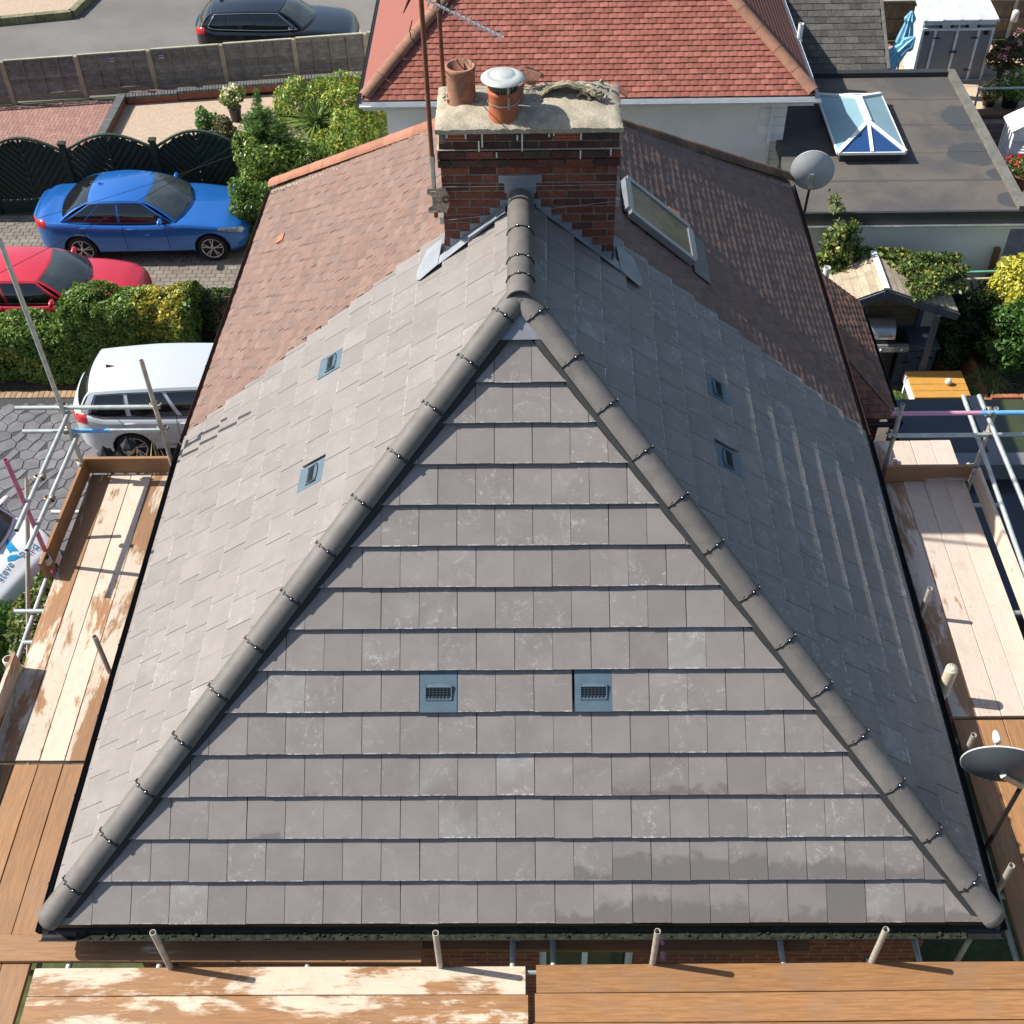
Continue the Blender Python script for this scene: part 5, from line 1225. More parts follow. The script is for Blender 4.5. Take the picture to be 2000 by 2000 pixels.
    def grid(f, nu, nv, flip=False):
        vs = [f(i/nu, j/nv) for j in range(nv+1) for i in range(nu+1)]; fs = [(j*(nu+1)+i, j*(nu+1)+i+1, (j+1)*(nu+1)+i+1, (j+1)*(nu+1)+i) for j in range(nv) for i in range(nu)]
        return vs, [q[::-1] for q in fs] if flip else fs
    cab = MB()
    for sd in (-1, 1): cab.add(*grid(lambda a, b: side(a, b, 0, sd), 24, 8, sd < 0), sm=True)
    cab.add(*grid(lambda a, b: scr(True, 2*a-1, b), 14, 6), sm=True); cab.add(*grid(lambda a, b: scr(False, 2*a-1, b), 14, 6, True), sm=True)
    def roof(a, b):
        u = 2*b-1; p0 = scr(True, u, 1); p1 = scr(False, u, 1); p = p0+(p1-p0)*a; e = side(a, 1); p.y = e.y*u; p.z = e.z+.045*(1-u*u)+.018*sin(pi*a)*(1-u*u); return p
    cab.add(*grid(roof, 20, 12), sm=True); put(cab, 'cabin', paintm)
    put(MB().add(*grid(lambda a, b: scr(True, (2*a-1)*.93, .05+.90*b, .006), 14, 6), sm=True), 'windscreen', M_WSC)
    put(MB().add(*grid(lambda a, b: scr(False, (2*a-1)*.90, .10+.80*b, .006), 14, 6, True), sm=True), 'rear_window', M_CGL)
    for sd in (-1, 1):
        for (a0, a1) in windows:
            so_ = put(MB().add(*grid(lambda a, b: side(a0+(a1-a0)*a, .07+.80*b*(1 if a0 > .1 or a > .25 else 1), .006, sd), 10, 5, sd < 0), sm=True), 'side_window', M_CGL)
        a0, a1 = windows[0][0]-.012, windows[-1][1]+.012; loop = [side(a0+(a1-a0)*i/14, .04, .008, sd) for i in range(15)]+[side(a1, .04+.86*i/5, .008, sd) for i in range(1,6)]+[side(a1+(a0-a1)*i/14, .90, .008, sd) for i in range(1,15)]+[side(a0, .9-.86*i/5, .008, sd) for i in range(1,6)]
        put(MB().tube(loop, .011 if chrome else .008, 5), 'window_trim', M_CHR if chrome else M_TRIM)
        # mirrors, handles, lamps, door seams
        mp = side(.10, .10, .0, sd); mm = MB(); c = mp+V((.02, sd*.13, .06))
        vs = []; 
        for i in range(9):
            for j in range(12):
                th = pi*i/8; ph = 2*pi*j/12; vs.append(c+V((.075*sin(th)*cos(ph)*(1 if cos(ph) > 0 else .6), .115*cos(th), .065*sin(th)*sin(ph))))
        mm.add(vs, [(i*12+j, i*12+(j+1)%12, (i+1)*12+(j+1)%12, (i+1)*12+j) for i in range(8) for j in range(12)], sm=True); mm.bar(mp, c, .03, .03); put(mm, 'wing_mirror', paintm)
        for dx in seams:
            sm_ = MB(); pts = [S(dx[0]+dx[2]*k, .28+.44*k, sd, .002) for k in np.linspace(0, 1, 14)]; sm_.tube(pts, .0045, 4); put(sm_, 'door_seam', M_TRIM)
            if dx[1]:
                h = MB(); hp = [S(dx[1]+q, .565, sd, .018) for q in (-.10,-.05,0,.05,.10)]; h.tube(hp, [.008,.016,.017,.016,.008], 6); put(h, 'door_handle', paintm)
        hd = MB().add(*grid(lambda a, b: S(hl-.62+.50*a, .56+.16*b*(.45+.55*a), sd, .008), 8, 4, sd > 0), sm=True); put(hd, 'headlight', M_HEAD)
        tl = MB().add(*grid(lambda a, b: S(-hl+.05+.30*(1-a), .50+.20*b, sd, .008), 8, 4, sd < 0), sm=True); put(tl, 'tail_light', M_TAIL)
        for wx in wxs:
            w = MB(); yo = sd*(Wd/2-.015); w.lathe((wx, yo-sd*.11, WR), [(.20,-.10),(.29,-.105),(WR-.008,-.085),(WR,-.05),(WR,.05),(WR-.008,.085),(.285,.105),(.225,.098)], 32, axis=(0,sd,0)); wo = put(w, 'wheel', M_TYRE)
            r = MB(); r.lathe((wx, yo-sd*.11, WR), [(0,.035),(.20,.03),(.222,.06),(.228,.100)], 32, axis=(0,sd,0)); put(r, 'rim_well', M_RIMD, wo)
            sp = MB(); sp.lathe((wx, yo-sd*.11, WR), [(.216,.075),(.222,.104),(.234,.104),(.236,.09)], 32, axis=(0,sd,0)); sp.lathe((wx, yo-sd*.11, WR), [(0,.098),(.04,.096),(.05,.07)], 16, axis=(0,sd,0))
            for q in range(5):
                for dq in (-.14, .14):
                    a = 2*pi*q/5+.3; p0 = V((wx+.035*cos(a), yo-sd*.025, WR+.035*sin(a))); a += dq*1.2; p1 = V((wx+.222*cos(a), yo-sd*.018, WR+.222*sin(a))); sp.bar(p0, p1, .018, .022, (0,1,0))
            put(sp, 'rim', M_RIM, wo)
            ar = MB(); arc = [(wx+(WR+.043)*cos(a), WR+(WR+.043)*sin(a)) for a in np.linspace(-.25, pi+.25, 20)]
            vs = [V((x, sd*(Wd/2-.24), z)) for x, z in arc]+[V((x, sd*(Wd/2-.02), z)) for x, z in arc]; ar.add(vs, [(i, i+1, 20+i+1, 20+i) for i in range(19)]); ar.add([V((wx, sd*(Wd/2-.238), WR))]+vs[:20], [(0, i, i+1) for i in range(1, 20)]); put(ar, 'wheel_arch', M_TRIM)
        if rails:
            rr_ = MB(); pts = [roof(a, .5+sd*.47)+V((0,0,.05 if .03 < a < .97 else .0)) for a in np.linspace(.02,.98,12)]; rr_.tube(pts, .014, 6); put(rr_, 'roof_rail', M_CHR)
    for sd in (-1, 1): put(MB().add(*grid(lambda a, b: S(wxs[1]+.40+(wxs[0]-wxs[1]-.80)*a, .13+.12*b, sd, .006), 16, 3, sd > 0), sm=True), 'sill_trim', M_TRIM)
    put(MB().box((hl+.005, 0, .44), (.02, .52, .11)), 'front_plate', M_UPVC)
    # nose and tail furniture
    gr = MB().add(*grid(lambda a, b: V((hl-.02-.10*(2*a-1)**2*.6, (2*a-1)*Wd*.30, .36+.22*b))+V((.02,0,0)), 8, 3), sm=True); put(gr, 'grille', M_TRIM)
    put(MB().box((-hl+.0, 0, .62), (.03, .50, .11)), 'number_plate', mat('plate_yellow', (.62,.50,.06)))
    if fin:
        f = MB(); p = roof(.86, .5); f.add([p+V((.09,-.015,-.005)), p+V((.09,.015,-.005)), p+V((-.07,.022,-.005)), p+V((-.07,-.022,-.005)), p+V((-.075,0,.05)), p+V((-.02,0,.035))], [(0,1,5),(1,2,4,5),(2,3,4),(3,0,5,4)]); put(f, 'roof_fin', paintm if fin != 'black' else M_TRIM)
    wp = MB(); p0 = scr(True,-.75,.03,.015); wp.tube([p0, scr(True,-.15,.10,.015)], .008, 5); wp.tube([scr(True,.05,.03,.015), scr(True,.62,.10,.015)], .008, 5); put(wp, 'wiper', M_TRIM)
    return ct, T, S, zt, side
P_BLUE = paint('blue_metallic_paint', (.02,.15,.50), .35, .28); P_RED = paint('red_paint', (.50,.018,.035), .05, .35); P_SILV = paint('silver_paint', (.58,.61,.62), .25, .32); P_BLACK = paint('black_paint', (.012,.016,.020), .3, .3); P_WHITE = paint('white_paint', (.70,.72,.74), 0, .4)
dk_saloon = [(-2.35,.62),(-2.31,.90),(-2.18,.985),(-1.8,1.0),(-1.0,.955),(.3,.93),(.95,.945),(1.5,.885),(1.95,.80),(2.2,.69),(2.32,.55)]
car('blue_saloon_car', (-8.24,18.83,GZ+.02), rad(.5), 'blue metallic saloon car parked before the dark green lattice fence', P_BLUE, 4.62, 1.81, 1.43, dk_saloon, (.98,.18,-.95,-1.72), 2.81, .80, [(.05,.47),(.50,.80),(.82,.95)], seams=((.62,None,-.05),(-.30,-.12,-.02),(-1.05,-1.12,-.25)))
dk_est = [(-2.2,.60),(-2.17,.88),(-2.08,.98),(-1.5,.98),(-.8,.955),(.3,.93),(.95,.95),(1.4,.90),(1.8,.82),(2.05,.70),(2.17,.55)]
car('black_estate_car', (-6.66,28.1,GZ+.02), rad(1), 'black estate car with chrome window line behind the grey fence', P_BLACK, 4.34, 1.80, 1.45, dk_est, (.95,.22,-1.62,-2.0), 2.65, .82, [(.05,.42),(.45,.74),(.77,.93)], chrome=True, seams=((.58,None,-.05),(-.35,-.2,-.02),(-1.15,-1.2,-.2)))
dk_wag = [(-2.39,.60),(-2.36,.90),(-2.26,1.0),(-1.7,1.0),(-.8,.97),(.3,.95),(1.0,.96),(1.5,.90),(2.0,.80),(2.25,.68),(2.38,.52)]
sil, silT, silS, _, _ = car('silver_estate_car', (-5.72,12.60,GZ+.02), rad(3.5), 'silver estate car half hidden under the eaves below the hedge', P_SILV, 4.76, 1.83, 1.52, dk_wag, (1.05,.30,-1.92,-2.24), 2.79, .92, [(.05,.40),(.43,.70),(.73,.94)], rails=False, fin='black', seams=((.55,None,-.05),(-.45,-.30,-.02),(-1.25,-1.28,-.25)))
dk_hat = [(-2.1,.6),(-2.07,.88),(-1.98,.97),(-1.4,.98),(-.8,.95),(.3,.93),(.95,.95),(1.4,.89),(1.75,.80),(1.97,.68),(2.08,.52)]
car('red_hatchback_car', (-9.70,15.95,GZ+.02), rad(1.0), 'red car partly hidden behind the clipped hedge', P_RED, 4.16, 1.74, 1.42, dk_hat, (.92,.20,-1.45,-1.9), 2.55, .82, [(.05,.45),(.48,.92)], seams=((.58,None,-.05),(-.55,-.40,-.02)))
dk_mpv = [(-2.0,.62),(-1.97,1.0),(-1.9,1.08),(-1.0,1.06),(.3,1.03),(1.0,1.04),(1.35,1.0),(1.7,.88),(1.9,.74),(1.99,.55)]
wc, wT, wS, wz, wside = car('white_signwritten_car', (-9.50,8.98,GZ+.02), rad(-25), 'white car with a blue bird logo lettered on its bonnet, left edge', P_WHITE, 4.0, 1.76, 1.62, dk_mpv, (1.22,.55,-1.55,-1.85), 2.5, .78, [(.06,.45),(.48,.92)], seams=((.75,None,-.05),(-.4,-.25,-.02)))
# lettering and emblem on the bonnet
M_TXT = mat('blue_grey_vinyl', (.06,.20,.33), None, 5, .4); M_CYAN = mat('cyan_vinyl', (.02,.33,.62), None, 5, .4)
def text_on(s, size, place, m, name, parent):
    cu = bpy.data.curves.new(name, 'FONT'); cu.body = s; cu.size = size; cu.resolution_u = 3; o = bpy.data.objects.new(name, cu); col.objects.link(o)
    dg = bpy.context.evaluated_depsgraph_get(); me = bpy.data.meshes.new_from_object(o.evaluated_get(dg)); bpy.data.objects.remove(o)
    for v in me.vertices: v.co = place(v.co.x, v.co.y)
    me.materials.clear(); me.materials.append(m); me.name = name; ob = bpy.data.objects.new(name, me); return link(ob, parent)
def bon(a, b):          # a across the bonnet (car -y to +y seen from the front), b towards the windscreen
    x = 1.66-b; y = a+.16; z = wz(x); t_ = abs(y)/(.88); z += .016-.022*t_*t_-.035*max(0, t_-.62)**2*6; return wT @ V((x, y, z+.006))
text_on('steve', .17, lambda a, b: bon(a-.50, b-.03+.12*a), M_TXT, 'lettering', wc)
text_on('Bird', .19, lambda a, b: bon(a+.03, b-.06-.10*a+.02), M_TXT, 'lettering', wc)
def vinyl(pts): 
    mb = MB(); c = (sum(p[0] for p in pts)/len(pts), sum(p[1] for p in pts)/len(pts)); n = len(pts); mb.add([bon(*c)]+[bon(*p) for p in pts], [(0, i+1, (i+1)%n+1) for i in range(n)]); mb.build('emblem', M_CYAN, wc)
vinyl([(-.16,.12),(-.10,.17),(-.04,.16),(.02,.10),(.04,.02),(-.02,.05),(-.08,.06)])
vinyl([(-.02,.18),(.02,.27),(.10,.36),(.20,.42),(.16,.32),(.12,.22),(.09,.12),(.06,.16),(.02,.20)])
def dor(a, b): p = silS(-.25+a, .30+b*.9, -1, .006); return silT @ p
text_on('ROYAL', .085, lambda a, b: dor(a-.55, b), mat('grey_vinyl', (.06,.06,.065)), 'lettering', sil)
# ================================================================== hedges and planting, left
hg = thing('clipped_hedge', (-7.6,14.5,GZ), 'tall clipped privet hedge with yellow variegated patch behind the silver car', 'hedge')
def box_pts(x0, x1, y0, y1, z0, z1, n, seed, amp=.07, rnd_=.22):
    P = []; N = []; fr = [((x1-x0)*(y1-y0), 2), ((x1-x0)*(z1-z0)*2, 1), ((y1-y0)*(z1-z0)*2, 0)]; tot = sum(f[0] for f in fr)
    for a, ax in fr:
        m = int(n*a/tot); u = NR.rand(m, 3); s = np.where(NR.rand(m) < .5, 0., 1.); s = np.ones(m) if ax == 2 else (np.where(NR.rand(m) < .62, 0., 1.) if ax == 1 else s); u[:, ax] = s; nn = np.zeros((m, 3)); nn[:, ax] = s*2-1; P.append(u); N.append(nn)
    P = np.concatenate(P); N = np.concatenate(N); lo = np.array([x0,y0,z0]); hi = np.array([x1,y1,z1]); P = lo+P*(hi-lo); c = (lo+hi)/2
    e = np.minimum(P-lo, hi-P)[:, :2].min(1); top = (N[:, 2] > .5); P[top, 2] -= rnd_*np.exp(-e[top]/.10)*.8
    hz = hi[2]-P[:, 2]; side = ~top; P[side] -= N[side]*(rnd_*.7*np.exp(-hz[side]/.10))[:, None]
    P += N*(lumps(P, 3.5, amp, seed)+lumps(P, 9, amp*.5, seed+1)-.10*NR.rand(len(P))**2)[:, None]; return P, N+np.array([0,0,.35])
def privet(P, c):
    yel = ((P[:,0] > -7.35) & (P[:,0] < -6.3)).astype(float)*np.exp(-((P[:,0]+6.75)/.5)**2)*np.clip((P[:,2]+5.3)/.9, 0, 1); yel += .10*(lumps(P, 4, 1, 3) > 1.1); k = (NR.rand(len(P)) < yel*.8)[:, None]
    return np.where(k, np.array([.50,.43,.07])*(1+.25*NR.randn(len(P),1)).clip(.5,1.6), c)
P, N = box_pts(-8.72, -6.2, 13.92, 14.82, GZ, -4.28, 34000, 1); foliage('foliage', P, N, .062, G1, hg, .6, .75, tintf=privet)
MB().bbx((-8.5,14.12,GZ),(-6.4,14.8,-4.6)).build('dark_core', mat('hedge_inside', (.018,.02,.012), None, 8, 1, .0), hg)  # solid dark filler box so the leaves are not see-through
hg2 = thing('low_hedge', (-10.2,14.4,GZ), 'lower clipped hedge at the left edge in front of the red car', 'hedge')
P, N = box_pts(-11.9, -8.68, 13.85, 14.72, GZ, -4.78, 24000, 4); foliage('foliage', P, N, .062, G1, hg2, .6, .75, tintf=lambda P, c: np.where((NR.rand(len(P)) < .22*(lumps(P, 3, 1, 9) > .6))[:, None], np.array([.46,.39,.08]), c))
MB().bbx((-11.8,14.05,GZ),(-8.8,14.55,-5.05)).build('dark_core', _mc['hedge_inside'], hg2)  # same dark filler box inside the low hedge
iv = thing('ivy_fence', (-5.8,14.9,GZ), 'old slatted panel fence overgrown with ivy at the hedge end', 'fence')
M_OLDW = mat('grey_brown_board', (.16,.12,.09), (.11,.085,.07), 6, .9, rv=.2, fine=.25)
for i in range(11):
    z = GZ+.1+i*.125; MB().bar((-6.35,14.62,z),(-4.9,14.72,z+.06), .115, .018, (0,1,0)).build('board', M_OLDW, iv)
for x in (-6.1,-5.0): MB().bbx((x-.04,14.70,GZ),(x+.04,14.78,-4.6)).build('post', M_OLDW, iv)
P, N = box_pts(-6.5, -5.0, 14.58, 15.05, -5.15, -4.52, 7000, 6, .09); foliage('ivy', P, N, .06, [(.05,.09,.025),(.09,.14,.04),(.16,.20,.07)], iv, .8, .7)
P = np.stack([NR.uniform(-6.5,-6.0,2500), NR.uniform(14.5,14.62,2500), NR.uniform(GZ,-4.6,2500)], 1); foliage('ivy', P, np.tile([0,-1.,.3],(2500,1)), .06, GD+[(.06,.10,.03)], iv, .8, .6)
sheet('hedge_bed', [(-13,13.66),(-3.6,13.66),(-3.6,15.2),(-13,15.2)], GZ+.004, M_SOIL, .06)
# lantern posts and spiky plant beside the drive
M_LAMPM = mat('black_lantern_metal', (.035,.04,.04), None, 6, .35, metal=.5); M_LAMPG = mat('lantern_glass', (.55,.50,.32), (.40,.36,.22), 20, .15, .6)
def lantern(x, y, ztop, label):
    t = thing('garden_lantern', (x,y,GZ), label, 'lamp', 'black lantern posts by the drive'); z = ztop
    MB().lathe((x,y,GZ), [(.07,0),(.07,.05),(.035,.10),(.025,.2),(.025,z-GZ-.44),(.05,z-GZ-.40),(.09,z-GZ-.37),(.05,z-GZ-.345)], 12).build('post', M_LAMPM, t)
    MB().lathe((x,y,z-.34), [(.045,0),(.075,.05),(.105,.19)], 6, sm=False).build('glass', M_LAMPG, t)
    r = MB(); r.lathe((x,y,z-.15), [(.15,0),(.14,.035),(.05,.115),(.055,.135),(.02,.165),(.012,.2),(0,.205)], 6, sm=False); r.build('roof', M_LAMPM, t)
    b = MB()
    for i in range(6): a = 2*pi*i/6; b.tube([(x+.048*cos(a),y+.048*sin(a),z-.34),(x+.108*cos(a),y+.108*sin(a),z-.15)], .006, 5)
    b.build('cage', M_LAMPM, t)
q = YY(251,868,11.15); lantern(q.x, q.y, q.z+.12, 'black lantern lamp before the silver car wheel, nearer the house'); q = YY(205,885,11.15); lantern(q.x, q.y, q.z+.12, 'black lantern lamp showing only its roof above the left toe board')
q = D(295,868,GZ+.35); yp = thing('spiky_yucca', (q.x,11.2,GZ), 'pale spiky bladed plant behind the far toe board of the left deck', 'plant')
n = 46; b = np.tile([q.x-.02,11.1,GZ+.1],(n,1))+NR.randn(n,3)*[.22,.08,.0]; strips('blades', b, NR.randn(n,3)*[.35,.25,.1]+[0,0,1], NR.uniform(.35,.75,n), .022, [(.42,.36,.20),(.34,.31,.15),(.20,.22,.08),(.48,.42,.26)], yp, .05)
# shrubs by the lower left deck
def shrub(name, c, R, n, size, pal, label, cat='shrub', wts=None, seed=0, asp=.5, stems=True, group=None, spread=.8, zt=None, amp=.18):
    t = thing(name, (c[0], c[1], zt if zt is not None else GZ), label, cat, group); P, N = blob(c, R, n, seed, amp=amp); foliage('foliage', P, N, size, pal, t, asp, spread, wts=wts)
    if stems:
        s = MB(); zb_ = zt if zt is not None else GZ
        for i in range(7):
            a = uni(0,6.28); s.tube([(c[0]+.05*cos(a),c[1]+.05*sin(a),zb_-.02),(c[0]+R[0]*.35*cos(a),c[1]+R[1]*.35*sin(a),c[2]),(c[0]+R[0]*.7*cos(a),c[1]+R[1]*.7*sin(a),c[2]+R[2]*.45)], [.018,.012,.005], 5)
        s.build('stem', mat('twig', (.10,.07,.045)), t)
    return t
shrub('feathery_shrub', (-8.35,7.35,GZ+.45), (.62,.75,.50), 9000, .07, [(.07,.19,.02),(.11,.26,.03),(.045,.12,.02)], 'bright green feathery shrub below the white car at the left edge', seed=3, asp=.22)
shrub('laurel_shrub', (-7.25,7.15,GZ+.65), (.50,1.1,.62), 7000, .10, [(.09,.14,.035),(.16,.20,.05),(.05,.085,.025),(.22,.23,.07)], 'glossy mottled green shrub beside the left deck', seed=5, asp=.45)
sheet('left_border', [(-13,4.0),(-6.6,4.0),(-6.6,8.1),(-13,8.1)], GZ+.01, M_SOIL, .06)
# bank of shrubs between the gravel court and the blue car
SC = [('spruce_sapling', None)]
cx_, cy_ = D(520,260,GZ+1)[:2]
q = D(505,300,GZ+.9); ct_ = thing('spruce_tree', (q.x,q.y,GZ), 'young spruce with a bare leading shoot above the blue car bonnet', 'tree')
tipz = YY(526,170,q.y).z; h = tipz-GZ; tk = MB(); tk.tube([(q.x,q.y,GZ-.02),(q.x,q.y,GZ+h*.6),(q.x,q.y,tipz)], [.05,.025,.008], 7); tk.build('trunk', mat('spruce_bark', (.20,.17,.10)), ct_)
P = []; N = []; br = MB()
for i in range(64):
    f = i/63; z = GZ+.15+(h-.25)*f**.9; R_ = (1-f)**.85*.95+.05
    if f > .72: R_ *= .55
    for k in range(6 if f < .75 else (4 if i % 3 == 0 else 0)):
        a = uni(0,6.28); L_ = R_*uni(.75,1.1); m = int(58*L_)+8; s_ = np.linspace(.1, 1, m)[:, None]; d = np.array([cos(a), sin(a), .22]); p = np.array([q.x,q.y,z])+d*s_*L_+np.array([0,0,-.10])*(s_*L_)**2
        br.tube([(q.x,q.y,z),tuple(p[-1])], [.006,.002], 4)
        for rep in range(4): P.append(p+NR.randn(m,3)*[.035,.035,.02]*(1.1-.5*s_)); N.append(np.tile([0,0,1.],(m,1))+NR.randn(m,3)*.5)
br.build('branch', mat('spruce_twig', (.14,.12,.06)), ct_); P = np.concatenate(P); N = np.concatenate(N); foliage('foliage', P, N, .075, [(.10,.21,.045),(.15,.29,.06),(.07,.14,.035)], ct_, .16, .9)
q = D(602,262,GZ+.6); pl_ = thing('cordyline_palm', (q.x,q.y,GZ), 'spiky cordyline palm with long narrow green leaves among the shrubs', 'palm')
n = 230; d = unit(NR.randn(n,3)*[1,1,.6]+[0,0,.75]); strips('fronds', np.tile([q.x,q.y,GZ+.95],(n,1))+NR.randn(n,3)*.04, d, NR.uniform(.75,1.15,n), .026, [(.10,.19,.04),(.16,.25,.06),(.07,.13,.03),(.24,.29,.09)], pl_, .35, 5)
MB().tube([(q.x,q.y,GZ-.02),(q.x,q.y,GZ+1.0)], [.09,.06], 8).build('trunk', mat('palm_trunk', (.16,.12,.08)), pl_)
for i, (px, py, hz, R, pal, lab) in enumerate(((665,215,.95,(.85,.75,.95),GY[:2]+G1[:2],'loose yellow green bush against the white house wall'),(585,215,.75,(.75,.6,.8),GY[:1]+G1[:2],'pale yellow green bush behind the palm'),(655,285,.75,(.7,.7,.85),G1[:2]+GY[:1],'glossy green shrub right of the palm, above the orange ridge'),(495,330,.75,(.72,.85,.85),G1+GY[1:2],'bright mixed shrub left of the spruce'),(478,400,.6,(.55,.65,.7),[(.10,.19,.03),(.15,.24,.04),(.07,.13,.03)],'fresh green shrub beside the blue car bonnet'),(560,335,.65,(.95,.6,.75),G1[:3],'dark green undergrowth below the palm'))):
    q = D(px,py,GZ+hz); shrub('garden_shrub', (q.x,q.y,GZ+hz), R, 9000, .08, pal, lab, seed=10+i, asp=.42, amp=.28)
M_POTB = mat('dark_glazed_pot', (.035,.037,.04), None, 6, .4); M_TER2 = mat('terracotta_planter', (.30,.13,.08), (.22,.10,.065), 6, .85, fine=.15)
def planter(px, py, label, pal, size=.06, pot=(.20,.34), R=(.28,.28,.30), m=None, z=GZ, flowers=None, n=1500, cat='potted plant', xy=None, asp=.5):
    q = D(px, py, z) if xy is None else V((*xy, z)); t = thing('potted_plant', (q.x,q.y,z), label, cat); r, h = pot
    MB().lathe((q.x,q.y,z), [(0,.004),(r*.72,.004),(r*.95,h-.03),(r*1.05,h-.025),(r*1.05,h),(r*.9,h),(r*.88,h-.05),(0,h-.05)], 18).build('pot', m or M_POTB, t)
    P, N = blob((q.x,q.y,z+h+R[2]*.75), R, n, int(px), amp=.25); foliage('foliage', P, N, size, pal, t, asp)
    if flowers:
        P, N = blob((q.x,q.y,z+h+R[2]*.85), (R[0]*.95,R[1]*.95,R[2]*1.0), 26, 3, shell=.05, bottom=0.)
        PP = np.repeat(P, 22, 0)+NR.randn(len(P)*22,3)*.035; foliage('blossom', PP, np.repeat(N,22,0), .035, flowers, t, .9, .5)
    return t
planter(447,228,'pot of white flowers at the far side of the gravel court',[(.12,.20,.04),(.2,.26,.06)],pot=(.17,.38),flowers=[(.75,.75,.6),(.7,.65,.25)])
planter(397,272,'leafy green potted plant at the left of the gravel court pots',[(.07,.17,.03),(.10,.22,.04)],pot=(.19,.36))
planter(432,282,'bronze leaved potted plant right of the green one on the gravel',[(.10,.12,.04),(.14,.12,.05)],pot=(.22,.30))
# overhead telephone wires crossing the parked cars
for i, (a, b) in enumerate(((D(-30,530,-1.6),D(640,150,-.8)),(D(-30,440,-2.4),D(640,215,-1.2)))):
    t = tag(MB().tube([a+(b-a)*k-V((0,0,.12*sin(pi*k))) for k in np.linspace(0,1,9)], .0045, 5).build('telephone_wire', M_TRIM), 'thin black overhead wire crossing above the red and blue cars, '+('upper one' if i else 'lower one'), 'wire', 'overhead wires')

# ================================================================== right: lean-to roof, dark membrane roof, garden shelter
lt = thing('lean_to_roof', (4.4,10.4,GZ), 'small lean-to with mossy brown tiles beside the brown roof', 'lean-to')
LP = rad(38); lc, ls = cos(LP), sin(LP); LX1, LY0, LY1, LZ = 5.42, 9.02, 11.9, -2.8
S1 = Slope((LX1,LY0,LZ), (0,1,0), (-lc,0,ls)); S2_ = Slope((LX1,LY0,LZ), (1,0,0), (0,lc,ls)); wl_ = (LX1-WX)/lc
M_LT = [mat('lean_tile_'+n, c, c2, 10, .9, .2, rv=.2, fine=.25, dirt=.5) for n, c, c2 in (('a', (.20,.11,.085), (.12,.09,.07)), ('b', (.26,.115,.08), (.16,.095,.07)))]
o1 = under(S1, [(0,0),(LY1-LY0,0),(LY1-LY0,wl_),(wl_*lc,wl_)], lt, 'side_slope'); o2 = under(S2_, [(-(LX1-WX),0),(0,0),(-(LX1-WX),wl_)], lt, 'front_slope')
lay(o1, S1, PW, PG, .165, .0125, int(wl_/PG), offp, [(-1,lc,-.01),(1,0,LY1-LY0)], M_LT, 0, LY1-LY0, keep=120, jit=2, name='plain_tile', gap=.004, camber=.004)
lay(o2, S2_, PW, PG, .165, .0125, int(wl_/PG), offp, [(1,lc,-.01),(-1,0,LX1-WX)], [M_LT[1]], -(LX1-WX), 0, keep=80, jit=2.5, name='plain_tile', gap=.004, camber=.004)
MB().bbx((LX1-.30,LY0+.3,GZ),(LX1-.12,LY1,LZ-.1)).build('wall', brickS, lt); MB().bbx((WX,LY0+.3,GZ),(LX1-.302,LY0+.48,LZ-.1)).build('front_wall', brickF, lt)
gutter((LX1+.05,LY0-.05,LZ-.05),(LX1+.05,LY1,LZ-.05), lt, .05, M_GUT); gutter((WX,LY0-.06,LZ-.05),(LX1+.06,LY0-.06,LZ-.05), lt, .05, M_GUT)
wp_ = thing('vent_pipe', (4.85,12.0,GZ), 'white vent pipe at the corner of the brown roof by the plank roof', 'pipe'); a = YY(1616,522,12.05); MB().pipe((a.x,12.05,GZ),(a.x,12.05,a.z),.055,.005).build('pipe', M_UPVC, wp_)
fr2 = thing('dark_roofed_extension', (6,8,GZ), 'extension with dark grey membrane roof beyond the right deck', 'extension')
M_EPDM = mat('dark_membrane', (.032,.038,.046), (.024,.028,.034), 1.2, .22, .6, fine=.06); M_GTRIM = mat('grey_roof_trim', (.17,.18,.19), None, 4, .35)
MB().bbx((5.5,8.56,-3.30),(6.72,9.80,-3.10)).build('upper_roof', M_EPDM, fr2); MB().bbx((6.722,8.56,-3.30),(6.97,9.86,-3.085)).build('roof_strip', M_GTRIM, fr2)
MB().bbx((6.972,8.56,-3.30),(8.3,9.80,-3.12)).build('tinted_rooflight', mat('olive_tinted_glass', (.05,.058,.02), (.03,.04,.018), 1.5, .08, .7, fine=0), fr2)
MB().bbx((5.5,8.30,-3.36),(8.3,8.555,-3.06)).build('upstand', M_GTRIM, fr2); MB().bbx((3.46,5.75,-3.60),(8.3,8.298,-3.35)).build('lower_roof', M_EPDM, fr2)
MB().bbx((3.46,5.66,-3.62),(8.35,5.748,-3.28)).build('front_kerb', M_FTRIM, fr2); MB().bbx((8.0,5.9,GZ),(8.2,9.7,-3.605)).build('wall', M_REND, fr2); MB().bbx((5.6,9.45,GZ),(7.998,9.65,-3.36)).build('rear_wall', M_REND, fr2); MB().bbx((5.6,5.9,GZ),(7.998,6.1,-3.605)).build('front_wall', brickF, fr2)
sheet('patio', [(3.5,9.9),(16,9.9),(16,15.1),(3.5,15.1)], GZ, mat('dark_patio', (.10,.085,.07), (.07,.06,.05), 3, .9, fine=.2))
